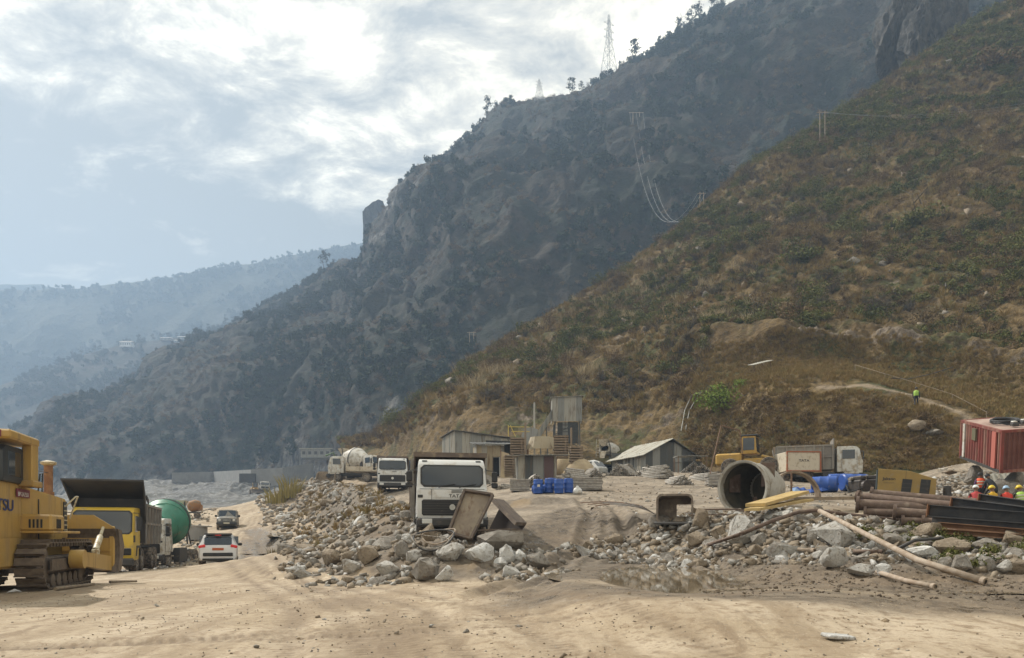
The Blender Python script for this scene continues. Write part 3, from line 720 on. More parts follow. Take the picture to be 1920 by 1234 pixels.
def twigs(n, rad, h, r, w=.012):
    V, Q = [], []
    for i in range(n):
        a = r.uniform(0, 6.28); e = r.uniform(.25, 1.4)
        p = np.zeros(3) if i % 3 == 0 else V[r.randrange(len(V))] * r.uniform(.6, 1)
        d = np.array([math.cos(a) * math.cos(e) * rad, math.sin(a) * math.cos(e) * rad, math.sin(e) * h]) * r.uniform(.4, .8)
        s = np.cross(d, [r.gauss(0, 1), r.gauss(0, 1), r.gauss(0, 1)]); s = s / np.linalg.norm(s) * w
        b = len(V); V += [p - s, p + s, p + d + s * .4, p + d - s * .4]; Q.append((b, b + 1, b + 2, b + 3))
    return np.array(V), np.array(Q)
def join(*vq):
    V, Q, o = [], [], 0
    for v, q in vq: V.append(v); Q.append(q + o); o += len(v)
    return np.concatenate(V), np.concatenate(Q)

def scatter(name, pts, scl, protos, kind_label=None, zrot=True):
    """ground cover nobody could count: one object whose geometry nodes set the plants on its points"""
    for pi, pm in enumerate(protos):
        sel = np.arange(len(pts)) % len(protos) == pi
        if not sel.any(): continue
        po = bpy.data.objects.new(name + '_source', pm)
        me = bpy.data.meshes.new(name); me.vertices.add(int(sel.sum())); me.vertices.foreach_set('co', pts[sel].astype(np.float32).ravel())
        at_ = me.attributes.new('size', 'FLOAT', 'POINT'); at_.data.foreach_set('value', scl[sel].astype(np.float32))
        ar = me.attributes.new('turn', 'FLOAT_VECTOR', 'POINT'); k = int(sel.sum())
        ar.data.foreach_set('vector', np.stack([rng.normal(0, .12, k), rng.normal(0, .12, k), rng.uniform(0, 6.28, k)], 1).astype(np.float32).ravel())
        o = link(name, me); tag(o, kind='stuff')
        ng = bpy.data.node_groups.new(name, 'GeometryNodeTree'); ng.interface.new_socket('Geometry', in_out='INPUT', socket_type='NodeSocketGeometry'); ng.interface.new_socket('Geometry', in_out='OUTPUT', socket_type='NodeSocketGeometry')
        N, L = ng.nodes, ng.links
        gi, go = N.new('NodeGroupInput'), N.new('NodeGroupOutput'); ip = N.new('GeometryNodeInstanceOnPoints'); ob = N.new('GeometryNodeObjectInfo'); ob.inputs['Object'].default_value = po
        sa = N.new('GeometryNodeInputNamedAttribute'); sa.data_type = 'FLOAT'; sa.inputs[0].default_value = 'size'
        ra = N.new('GeometryNodeInputNamedAttribute'); ra.data_type = 'FLOAT_VECTOR'; ra.inputs[0].default_value = 'turn'
        L.new(gi.outputs[0], ip.inputs['Points']); L.new(ob.outputs['Geometry'], ip.inputs['Instance']); L.new(sa.outputs[0], ip.inputs['Scale']); L.new(ra.outputs[0], ip.inputs['Rotation']); L.new(ip.outputs[0], go.inputs[0])
        md = o.modifiers.new('scatter', 'NODES'); md.node_group = ng

def pick(G, n, vlo, vhi, mask=None, hlo=0.0, hhi=1.0):
    nv, nu = G.shape[:2]; out = np.zeros((0, 3)); tries = 0
    while len(out) < n and tries < 12:
        i = rng.uniform(vlo, vhi, n) * (nv - 1.001); j = rng.uniform(hlo, hhi, n) * (nu - 1.001)
        i0, j0 = i.astype(int), j.astype(int); fi, fj = (i - i0)[:, None], (j - j0)[:, None]
        p = (G[i0, j0] * (1 - fi) + G[i0 + 1, j0] * fi) * (1 - fj) + (G[i0, j0 + 1] * (1 - fi) + G[i0 + 1, j0 + 1] * fi) * fj
        cell = np.linalg.norm(np.cross(G[i0 + 1, j0] - G[i0, j0], G[i0, j0 + 1] - G[i0, j0]), axis=1)
        keep = rng.random(n) < np.clip(cell / np.percentile(cell, 85), 0, 1)
        if mask is not None: keep &= mask(p, i / (nv - 1) )
        out = np.concatenate([out, p[keep]]); tries += 1
    return out[:n]
rr_ = random.Random(3)
P_green = [raw_mesh('scrub', *leaf_cloud(230, 1.0, .115, rr_, .75, 6), scrub_green_m) for _ in range(3)]
P_dry = [raw_mesh('scrub', *join(leaf_cloud(130, 1.0, .105, rr_, .7, 6), twigs(40, 1.2, 1.2, rr_, .025)), scrub_dry_m) for _ in range(3)]
P_tall = [raw_mesh('scrub', *join(leaf_cloud(620, 1.0, .055, rr_, .8, 9), twigs(30, 1.0, 1.0, rr_, .015)), scrub_green_m) for _ in range(2)]
P_talldry = [raw_mesh('scrub', *join(leaf_cloud(420, 1.0, .05, rr_, .8, 9), twigs(60, 1.1, 1.2, rr_, .015)), scrub_dry_m) for _ in range(2)]
P_grass = [raw_mesh('grass', *blades(42, .8, .8, rr_, .035, .7), grass_dry_m) for _ in range(3)]
P_plume = [raw_mesh('grass', *join(blades(26, .8, 1.6, rr_, .03, .35)), grass_plume_m) for _ in range(2)]
P_tree = [raw_mesh('tree', *leaf_cloud(120, 1.0, .24, rr_, 1.15, 6, .8), pine_m) for _ in range(3)]
P_twig = [raw_mesh('scrub', *twigs(90, 1.1, 1.3, rr_, .02), twig_m) for _ in range(2)]

nvmax = NV[-1]
def nh_v(t): return t * nvmax
def m_slope(p, t):
    v = nh_v(t); u = F * p[:, 0] / p[:, 1] + 960
    on_bench = (v < 2.9) & (u > 1330)
    return ~on_bench & (v > .9)
def m_patch(scale, thr, seed, extra=None):
    def f(p, t):
        k = (fbm(p, scale, 3, .55, seed) > thr) & m_slope(p, t)
        return k & extra(p, t) if extra else k
    return f
lo, hi = .12, .97
scatter('green_scrub', *(lambda p: (p, rng.uniform(.45, 1.25, len(p)) * np.interp(p[:, 1], [60, 200], [.85, 1.35])))(pick(NG, 6500, .3, hi, m_patch(26, .02, 21))), P_green)
scatter('green_scrub', *(lambda p: (p, rng.uniform(.35, .9, len(p))))(pick(NG, 4200, .3, hi, m_patch(11, .10, 22))), P_green)
scatter('dry_scrub', *(lambda p: (p, rng.uniform(.4, 1.2, len(p))))(pick(NG, 6500, lo, hi, m_patch(16, -.12, 23))), P_dry)
scatter('bare_scrub', *(lambda p: (p, rng.uniform(.6, 1.5, len(p))))(pick(NG, 2200, lo, hi, m_patch(14, .06, 24))), P_twig)
scatter('dry_grass', *(lambda p: (p, rng.uniform(.5, 1.25, len(p))))(pick(NG, 17000, lo, hi, m_slope)), P_grass)
scatter('plume_grass', *(lambda p: (p, rng.uniform(.6, 1.25, len(p))))(pick(NG, 1500, .2, .9, m_patch(12, .12, 25, lambda p, t: (p[:, 0] < 40) & (p[:, 0] > -20) & (p[:, 2] < 75)))), P_plume)
scatter('tall_scrub', *(lambda p: (p, rng.uniform(1.5, 3.0, len(p))))(pick(NG, 190, .35, .9, m_patch(20, .0, 29))), P_tall)
scatter('tall_dry_scrub', *(lambda p: (p, rng.uniform(1.4, 2.6, len(p))))(pick(NG, 190, .3, .9, m_patch(20, -.05, 28))), P_talldry)
# short grass on the bench and the mound in front of it
def m_bench(p, t):
    v = nh_v(t); u = F * p[:, 0] / p[:, 1] + 960
    d, _, _, _ = seg_dist(p[:, 0], p[:, 1], [tuple(P(*q))[:2] + (1,) for q in NH_PATH])
    return (v < 2.5) & (u > 1280) & (v > .1) & ((d > .9) | (v > 2.0))
scatter('bench_grass', *(lambda p: (p, rng.uniform(.22, .6, len(p))))(pick(NG, 9000, .01, .36, m_bench, .36, 1)), P_grass)
scatter('bench_scrub', *(lambda p: (p, rng.uniform(.3, .9, len(p))))(pick(NG, 260, .01, .12, m_patch(7, .0, 33, None) if False else (lambda p, t: m_bench(p, t) & (nh_v(t) < .75) & (fbm(p, 8, 2, .5, 3) > 0)), .4, 1)), P_dry)
# far slopes
scatter('mountain_scrub', *(lambda p: (p, rng.uniform(1.2, 3.0, len(p))))(pick(MG, 6500, .03, .80, lambda p, t: fbm(p, 60, 4, .55, 41) > .03)), P_tree)
scatter('mountain_scrub', *(lambda p: (p, rng.uniform(1.0, 2.4, len(p))))(pick(MG, 6500, .02, .80, lambda p, t: fbm(p, 34, 3, .55, 42) > -.1)), P_dry)
scatter('spur_scrub', *(lambda p: (p, rng.uniform(1.6, 3.6, len(p))))(pick(LG, 3200, .1, .80, lambda p, t: fbm(p, 60, 3, .5, 43) > -.05)), P_tree)
def crest_pts(G, pxs, px, frac):
    j = int(np.clip(np.searchsorted(pxs, px), 1, len(pxs) - 1)); col = G[:, j]
    return col[int(frac * (len(col) - 1))]
far_top = np.array([FG[int(rng.uniform(.70, .765) * (FG.shape[0] - 1)), rng.integers(60, FG.shape[1])] for _ in range(700)])
scatter('far_treeline', far_top, rng.uniform(2.0, 5.5, len(far_top)) , P_tree)
scatter('far_forest', *(lambda p: (p, rng.uniform(3, 6, len(p))))(pick(FG, 2600, .3, .75, lambda p, t: fbm(p, 120, 3, .5, 47) > 0)), P_tree)

# ---- trees and bushes one can tell apart
_crowns = [raw_mesh('crown', *leaf_cloud(210, 1, .13, rr_, 1.0, 7, 0, .2), pine_m) for _ in range(4)]
def trunk_mesh(h, r, rnd, limbs=5):
    b = MB(); x = y = 0; pts = []
    for i in range(6): pts.append((x, y, h * i / 5)); x += rnd.gauss(0, .03) * h; y += rnd.gauss(0, .03) * h
    b.tube(pts, [r * (1 - .75 * i / 5) for i in range(6)], 6)
    for i in range(limbs):
        k = rnd.randrange(2, 6); p = Vector(pts[k]); a = rnd.uniform(0, 6.28)
        b.tube([p, p + Vector((math.cos(a) * .14, math.sin(a) * .14, .06)) * h, p + Vector((math.cos(a) * .24, math.sin(a) * .24, .15)) * h], [r * .4, r * .28, r * .12], 5)
    return b, pts
def tree(name, label, cat, loc, h, rnd, group=None, spread=.34, mats=None, lean=0.0, crown_from=.35, n=3):
    t = thing(name, label, cat, loc, (0, lean, rnd.uniform(0, 6.28)), group)
    b, pts = trunk_mesh(h * .86, h * .022, rnd)
    b.build('trunk', bark_m, t, smooth=True)
    V, Q = [], []
    for k in range(n):
        f = crown_from + (1 - crown_from) * (k + .4) / n
        v, q = leaf_cloud(130 // n * 2, h * spread * (1.15 - .5 * k / n) * rnd.uniform(.8, 1.15), h * .045, rnd, .75, 6, 0, .3)
        V.append((v + np.array([rnd.gauss(0, .06) * h, rnd.gauss(0, .06) * h, h * f * .9]), q))
    me = raw_mesh('crown', *join(*V), mats or pine_m)
    link('crown', me, t)
    return t
rt = random.Random(17)
def mcrest(px):
    c = np.array(M_CREST, float); j = int(np.argmin(np.abs(MPX - px)))
    col = MG[:, j]; e = (col[:, 2] - H) / col[:, 1]; k = int(np.argmax(e)); return Vector(col[k])
_mt = [(615, 34, 'lone tall pine with a clear trunk on the ridge below the rock head'), (633, 12, 'low round tree beside the lone pine on the lower ridge'),
       (770, 24, 'left one of two slim trees on the ridge just right of the rock head'), (792, 25, 'right one of two slim trees on the ridge above the cliff'),
       (900, 24, 'leaning tree on the steep ridge below the plateau edge'), (938, 30, 'broad tree at the left edge of the ridge plateau'), (970, 15, 'small round tree on the plateau between broad tree and small pylon'),
       (1083, 32, 'dark spreading tree on the ridge right of the small pylon'), (1103, 18, 'short bushy tree just right of the dark spreading ridge tree'), (1143, 18, 'bushy tree at the left foot of the tall pylon'), (1177, 20, 'pointed tree at the right foot of the tall pylon'),
       (1204, 38, 'slender tall tree on the ridge right of the tall pylon'), (1226, 16, 'low tree on the ridge past the slender tall one'), (1248, 20, 'small tree at the lower end of the ridge-top row of pines'),
       (1274, 34, 'first tall pine of the ridge-top row, lowest on the slope'), (1292, 32, 'second tall pine of the ridge-top row'), (1313, 36, 'third and broadest pine of the ridge-top row'), (1337, 32, 'fourth pine of the ridge-top row near the top of the photo'), (1352, 22, 'uppermost small pine of the ridge-top row at the photo edge')]
for px, hp, lb in _mt:
    p = mcrest(px); h = hp / F * p.y * 1.12
    tree('ridge_tree', lb, 'tree', p - Vector((0, 0, .6)), h, rt, 'trees on the skyline of the mountain', .27 if px != 615 else .24, lean=rt.uniform(-.06, .16), crown_from=.5 if px in (615, 770, 792, 1204) else .25)
for i in range(26):
    px = [45, 55, 68, 100, 112, 128, 138, 150, 176, 188, 222, 236, 262, 288, 305, 318, 335, 352, 368, 380, 395, 408, 424, 440, 455, 466][i]
    j = int(np.argmin(np.abs(LPX - px))); col = LG[:, j]; k = int(np.argmax((col[:, 2] - H) / col[:, 1])); p = Vector(col[k])
    tree('spur_tree', 'hazy dark tree on the crest of the valley spur', 'tree', p - Vector((0, 0, 1)), rt.uniform(8, 15), rt, 'trees along the crest of the valley spur', .30, crown_from=.2, n=2)
def nh_at(px, py):
    g = NG.reshape(-1, 3); u = F * g[:, 0] / g[:, 1] + 960; w = HY - (g[:, 2] - H) * F / g[:, 1]
    vis = np.repeat(np.arange(NG.shape[0]), NG.shape[1]) < NG.shape[0] * 6.05 / 7
    e = np.abs(u - px) + np.abs(w - py) + np.where(vis, 0, 1e6); return Vector(g[int(np.argmin(e))])
def bush(name, label, px, py, wpx, mats, cat='bush', n=420, squash=.6, leaf=.07):
    p = nh_at(px, py); r = wpx / 2 / F * p.y
    t = thing(name, label, cat, p, (0, 0, rt.uniform(0, 6.28)), 'bushes that stand out on the hillside')
    link('foliage', raw_mesh('foliage', *leaf_cloud(int(n * 1.8), r, r * leaf * .72, rt, squash, 8, .4), mats), t)
    link('stem', raw_mesh('stem', *twigs(24, r * .9, r * .9, rt, r * .02), twig_m), t)
    return t
bush('hillside_bush', 'bright lime green bush at the left end of the mound', 1358, 758, 96, bright_m, n=1000, squash=.85)
bush('hillside_bush', 'smaller lime green bush right beside the bright one on the mound', 1388, 726, 40, bright_m)
bush('hillside_bush', 'wide dark green thicket high on the slope above the bare tree', 1500, 492, 95, scrub_green_m, n=700, squash=.4)
bush('hillside_bush', 'dark rounded shrub on the slope above the lime green bush', 1420, 590, 95, scrub_green_m, n=700, squash=.5)
bush('hillside_bush', 'dull green shrub on the slope left of the lime green bush', 1270, 700, 80, scrub_green_m, n=600, squash=.5)
bush('hillside_bush', 'dark green bush low on the slope above the batching tower', 1160, 706, 54, scrub_green_m, squash=.7)
bush('hillside_bush', 'brown bare thicket right of the dark rounded shrub', 1500, 590, 84, scrub_dry_m, n=600, squash=.5)
bush('hillside_bush', 'green bush high on the right part of the slope', 1715, 425, 110, scrub_green_m, n=700, squash=.4)
bush('hillside_bush', 'lone dark bush at the upper left rim of the slope', 1418, 370, 42, scrub_green_m)
bush('hillside_bush', 'brown leafy bush under the dark rock outcrop', 1868, 130, 100, scrub_dry_m, n=600, squash=.5)
p = nh_at(1640, 592)
t = thing('bare_tree', 'lone leafless spreading tree on the middle of the grassy slope', 'tree', p)
def bare():
    b = MB(); tw = []; r = random.Random(5)
    def grow(p, d, l, w, k):
        e = p + d * l; b.tube([p, p + d * l * .5 + Vector((r.gauss(0, .04), r.gauss(0, .04), .03)) * l, e], [w, w * .8, w * .6], 5)
        if k == 0: tw.append(e); return
        for _ in range(3 if k > 1 else 4):
            q = (d + Vector((r.gauss(0, .75), r.gauss(0, .75), r.gauss(.05, .32)))).normalized(); grow(e, q, l * r.uniform(.6, .85), w * .55, k - 1)
    for a in (-.5, .3, 1.0): grow(Vector((0, 0, 0)), Vector((math.sin(a * 1.3), .3 * a, 1)).normalized(), 1.3, .13, 3)
    return b, tw
b, tw = bare(); b.build('trunk', bark_m, t, smooth=True)
V = [(v * .6 + np.array(e), q) for e in tw[:150] for v, q in [twigs(14, .9, .7, rt, .018)]]
link('twigs', raw_mesh('twigs', *join(*V), twig_m), t)
# ================================================================ vehicles
white_m = mat('white_paint', (.62, .62, .60), .38, dirt=(.40, .34, .26), ds=2.2, dlo=.50, dhi=.72)
white_dusty_m = mat('dusty_white_paint', (.56, .55, .51), .5, dirt=(.36, .30, .22), ds=2.5, dlo=.44, dhi=.64)
cream_m = mat('cream_paint', (.52, .46, .36), .55, dirt=(.33, .27, .19), ds=3, dlo=.5, dhi=.66)
yellow_m = mat('yellow_paint', (.46, .275, .05), .5, col2=(.40, .24, .05), vs=1.2, dirt=(.30, .20, .10), ds=3.2, dlo=.52, dhi=.70)
tyel_m = mat('truck_yellow_paint', (.55, .37, .03), .4, dirt=(.33, .25, .13), ds=2.4, dlo=.54, dhi=.72)
dark_m = mat('dark_steel', (.045, .042, .04), .6, dirt=(.16, .13, .10), ds=4, dlo=.55, dhi=.75)
black_m = mat('black_rubber_trim', (.018, .018, .019), .55, dirt=(.10, .08, .06), ds=5, dlo=.58, dhi=.75)
tyre_m = mat('dusty_tyre', (.055, .048, .042), .9, dirt=(.20, .16, .12), ds=7, dlo=.42, dhi=.6, bump=.3, bs=20)
rim_m = mat('dusty_rim', (.30, .27, .23), .7, dirt=(.16, .13, .10), ds=9, dlo=.45, dhi=.6)
glass_m = mat('windscreen_glass', (.018, .026, .034), .06, spec=.9, dirt=(.05, .055, .055), ds=1.6, dlo=.55, dhi=.95)
bed_m = mat('grey_steel_bed', (.25, .235, .205), .65, col2=(.19, .17, .15), vs=2, dirt=(.30, .235, .17), ds=3, dlo=.5, dhi=.66, streak=True)
canopy_m = mat('dark_canopy_steel', (.035, .033, .034), .6, col2=(.055, .05, .047), vs=1.2, dirt=(.12, .10, .08), ds=2, dlo=.58, dhi=.74)
brownbed_m = mat('brown_steel_bed', (.095, .070, .055), .7, col2=(.14, .105, .08), vs=2.5, dirt=(.22, .17, .12), ds=4, dlo=.52, dhi=.68)
lamp_m = mat('lamp_lens', (.55, .55, .52), .15, spec=.8)
red_lens_m = mat('red_lamp_lens', (.45, .02, .02), .2, emis=((1, .06, .05), .10))
orange_lens_m = mat('orange_lens', (.55, .18, .02), .3)
letter_m = mat('black_letters', (.02, .02, .022), .5)
chrome_m = mat('pale_metal', (.55, .55, .52), .35, metal=.6)
green_drum_m = mat('green_drum_paint', (.035, .17, .105), .5, col2=(.05, .21, .135), vs=1.5, dirt=(.19, .19, .14), ds=2.2, dlo=.55, dhi=.72)
white_drum_m = mat('white_drum_paint', (.55, .53, .48), .5, dirt=(.33, .29, .22), ds=1.6, dlo=.46, dhi=.62)
green_m = mat('green_machine_paint', (.05, .13, .06), .6, dirt=(.2, .18, .13), ds=4)

_tm = {}
def wheel(parent, x, y, r, w, side, rimdetail=True):
    k = (round(r, 3), round(w, 3))
    if k not in _tm:
        b = MB().lathe([(r * .58, -w / 2), (r * .92, -w / 2), (r * .985, -w * .40), (r, -w * .3), (r, -w * .08), (r * .975, -w * .07), (r * .975, w * .07), (r, w * .08), (r, w * .3), (r * .985, w * .40), (r * .92, w / 2), (r * .58, w / 2), (r * .54, w * .30), (r * .54, -w * .30), (r * .58, -w / 2)], (0, 0, 0), (1, 0, 0), 28, False)
        o = b.build('wheel', tyre_m, smooth=40); me1 = o.data; bpy.data.objects.remove(o)
        b = MB().lathe([(r * .57, w * .30), (r * .57, w * .44), (r * .50, w * .44), (r * .47, w * .30), (r * .26, w * .36), (r * .24, w * .52), (r * .10, w * .56), (.001, w * .56)], (0, 0, 0), (1, 0, 0), 20, False)
        for i in range(8):
            a = i * math.pi / 4; b.cyl((w * .30, math.cos(a) * r * .37, math.sin(a) * r * .37), (w * .40, math.cos(a) * r * .37, math.sin(a) * r * .37), r * .05, n=6)
        o = b.build('rim', rim_m, smooth=40); me2 = o.data; bpy.data.objects.remove(o)
        _tm[k] = (me1, me2)
    o = link('wheel', _tm[k][0], parent, (x, y, r), (random.uniform(0, 6), 0, 0))
    if rimdetail: link('rim', _tm[k][1], o, (0, 0, 0), (0, 0, 0 if side > 0 else math.pi))
    return o

def cab_shell(prof, hw, parent, m, bevel=.07, name='cab'):
    return MB().prism(prof, -hw, hw, 'x').build(name, m, parent, smooth=35, bevel=bevel)

def on_slope(b, x0, x1, a, c, th, off=.01, ch=0.0):
    """slab lying on a front face between (y,z) points a and c, th proud of it; ch cuts its corners"""
    d = Vector((0, c[0] - a[0], c[1] - a[1])); l = d.length; d.normalize(); nrm = Vector((0, -d.z, d.y))
    if nrm.y > 0: nrm = -nrm
    o = Vector((0, a[0], a[1]))
    c_ = ch
    pts = [(x0 + c_, 0), (x1 - c_, 0), (x1, c_), (x1, l - c_), (x1 - c_, l), (x0 + c_, l), (x0, l - c_), (x0, c_)] if c_ else [(x0, 0), (x1, 0), (x1, l), (x0, l)]
    lo = [o + Vector((x, 0, 0)) + d * t - nrm * .03 for x, t in pts]; hi = [o + Vector((x, 0, 0)) + d * t + nrm * (th) for x, t in pts]; n = len(pts)
    b.add(lo + hi, [tuple(range(n)), tuple(range(n, 2 * n))[::-1]] + [(i, (i + 1) % n, n + (i + 1) % n, n + i) for i in range(n)])
    return b

def tata_cab(t, m=None, letters=True, detail=True, plate=False):
    m = m or white_m
    prof = [(0, .78), (-.02, 1.78), (.05, 1.86), (.20, 2.64), (.36, 2.80), (.62, 2.86), (1.75, 2.86), (1.75, .95), (1.35, .95), (1.20, .78)]
    c = cab_shell(prof, 1.2, t, m, .13)
    for v in c.data.vertices: v.co.x *= 1 - .075 * min(1, max(0, (v.co.z - 1.8) / 1.05)) ** 1.3
    on_slope(MB(), -1.07, 1.07, (.035, 1.87), (.195, 2.63), .012, ch=.12).build('windscreen_seal', black_m, t)
    on_slope(MB(), -1.02, 1.02, (.045, 1.92), (.185, 2.58), .020, ch=.11).build('windscreen', glass_m, t)
    for s in (-1, 1): MB().box((s * 1.192, .95, 2.25), (.03, .85, .66), ch=.06).build('side_window', glass_m, t)
    on_slope(MB(), -1.03, 1.03, (0, .90), (-.012, 1.44), .018, ch=.05).build('grille', black_m, t)
    if detail:
        for i in range(6):
            b = MB().box((0, -.035, .97 + i * .085), (1.96, .03, .035)).build('slat', dark_m, t)
    b = MB().lathe([(.10, 0), (.10, .025), (.075, .03), (.075, .012)], (0, -.075, 1.18), (0, 1, 0), 16)
    b.box((0, -.065, 1.20), (.10, .02, .02)).box((0, -.065, 1.17), (.022, .02, .07)); b.build('emblem', chrome_m, t)
    MB().box((0, -.10, .66), (2.42, .26, .30), ch=.05).build('bumper', dark_m, t)
    for s in (-1, 1):
        MB().box((s * .86, -.235, .70), (.34, .04, .17), ch=.03).build('headlight', lamp_m, t)
        MB().box((s * 1.08, -.022, 1.55), (.17, .03, .10), ch=.02).build('indicator', orange_lens_m if False else black_m, t)
        MB().box((s * .92, .335, 2.76), (.17, .05, .06), rot=(R(-40), 0, 0)).build('marker_light', black_m, t)
        b = MB().tube([(s * 1.18, .10, 2.45), (s * 1.42, -.02, 2.42), (s * 1.46, -.04, 2.0), (s * 1.2, .02, 1.9)], .016, 6)
        b.box((s * 1.45, -.02, 2.22), (.20, .07, .36), ch=.03).box((s * 1.45, -.02, 1.93), (.22, .07, .18), ch=.03); b.build('mirror', black_m, t)
        MB().tube([(s * .35 - .12, -.035, 1.84), (s * .35 + .02, -.02, 1.90), (s * .35 + .46, .02, 1.97)], .014, 5).build('wiper', black_m, t)
        MB().box((s * 1.06, .75, .74), (.28, 1.25, .06)).box((s * 1.19, .1, .6), (.04, .3, .5)).build('mudguard', black_m, t)
    MB().box((.0, -.027, 1.56), (1.3, .02, .11)).build('badge_panel', white_m, t)
    if letters: text('lettering', 'TATA', .15, (.12, -.042, 1.56), (R(90), 0, 0), letter_m, t, sx=1.25)
    for x_ in (-.70, .70): MB().box((x_, -.024, 1.62), (.012, .012, .36)).build('panel_seam', black_m, t)
    MB().box((0, -.016, 1.80), (2.2, .012, .012)).build('panel_seam', black_m, t)
    for s in (-1, 1): MB().box((s * 1.203, .38, 1.75), (.012, .014, 1.6)).box((s * 1.203, 1.42, 1.75), (.012, .014, 1.6)).box((s * 1.203, .9, .98), (.012, 1.05, .014)).build('door_seam', black_m, t)
    for i in range(3): MB().box((.15, -.03, 1.68 + i * .04), (.36, .012, .014)).build('vent', black_m, t)
    return c

def chassis(t, l, axles, r=.52, track=1.02, duals=(), z=.95):
    b = MB()
    for s in (-1, 1): b.box((s * .42, l / 2 + .3, z - .12), (.10, l - .6, .28))
    for y in axles: b.box((0, y, r), (1.7, .14, .14))
    b.build('chassis', dark_m, t)
    for i, y in enumerate(axles):
        for s in (-1, 1): wheel(t, s * (track if y not in duals else track - .06), y, r, .30 if y not in duals else .56, s)
    MB().box((-1.0, 2.35, .72), (.5, .9, .5), ch=.06).build('fuel_tank', dark_m, t)

def dump_body(t, y0, y1, zf, zt, hw, m, visor=0.0, ribs=6, vz=None, visor_m=None, flare=0.0, side_top=None):
    th = .07
    b = MB().box((0, (y0 + y1) / 2, zf - .05), (hw * 2 - .3, y1 - y0, .10)); b.build('bed_floor', m, t)
    for s in (-1, 1):
        w = MB().hexa([(s * (hw - .02), y0, zf - .1), (s * (hw - .02), y1, zf - .1), (s * (hw - .09), y1, zf - .1), (s * (hw - .09), y0, zf - .1)],
                      [(s * (hw + flare), y0, zt), (s * (hw + flare), y1 + .25, zt), (s * (hw + flare - .07), y1 + .25, zt), (s * (hw + flare - .07), y0, zt)]).build('side_wall', m, t)
        for i in range(ribs):
            y = y0 + .06 + (y1 - y0 - .12) * i / (ribs - 1)
            MB().hexa([(s * hw, y - .06, zf - .12), (s * hw, y + .06, zf - .12), (s * (hw + .10), y + .05, zf - .12), (s * (hw + .10), y - .05, zf - .12)],
                      [(s * (hw + flare + .01), y - .06, zt - .02), (s * (hw + flare + .01), y + .06, zt - .02), (s * (hw + flare + .10), y + .05, zt - .02), (s * (hw + flare + .10), y - .05, zt - .02)]).build('rib', m, w)
        MB().box((s * (hw + flare + .02), (y0 + y1) / 2, zt), (.15, y1 - y0 + .1, .11)).box((s * (hw + flare / 2 + .02), (y0 + y1) / 2, (zf + zt) / 2), (.12, y1 - y0 - .05, .10)).build('top_rail', m, t)
    MB().box((0, y0 - .02, (zf + zt) / 2), (hw * 2 + .1, th, zt - zf + .1)).build('front_wall', m, t)
    MB().box((0, y1 + .10, (zf + zt) / 2), (hw * 2 - .05, th, zt - zf), rot=(R(-10), 0, 0)).build('tailgate', m, t)
    if visor:
        vz = vz or zt
        b = MB().box((0, y0 - visor / 2 - .02, zt + (vz - zt) / 2), (hw * 2 + .1, math.hypot(visor, vz - zt), .06), rot=(-math.atan2(vz - zt, visor), 0, 0))
        b.box((0, y0 - visor, vz), (hw * 2 + .14, .08, .16))
        for s in (-1, 1): b.add([(s * (hw + .04), y0, zt - .5), (s * (hw + .04), y0, zt), (s * (hw + .04), y0 - visor, vz), (s * (hw - .01), y0, zt - .5), (s * (hw - .01), y0, zt), (s * (hw - .01), y0 - visor, vz)], [(0, 1, 2), (5, 4, 3), (0, 3, 4, 1), (1, 4, 5, 2), (2, 5, 3, 0)])
        b.build('visor', visor_m or m, t)

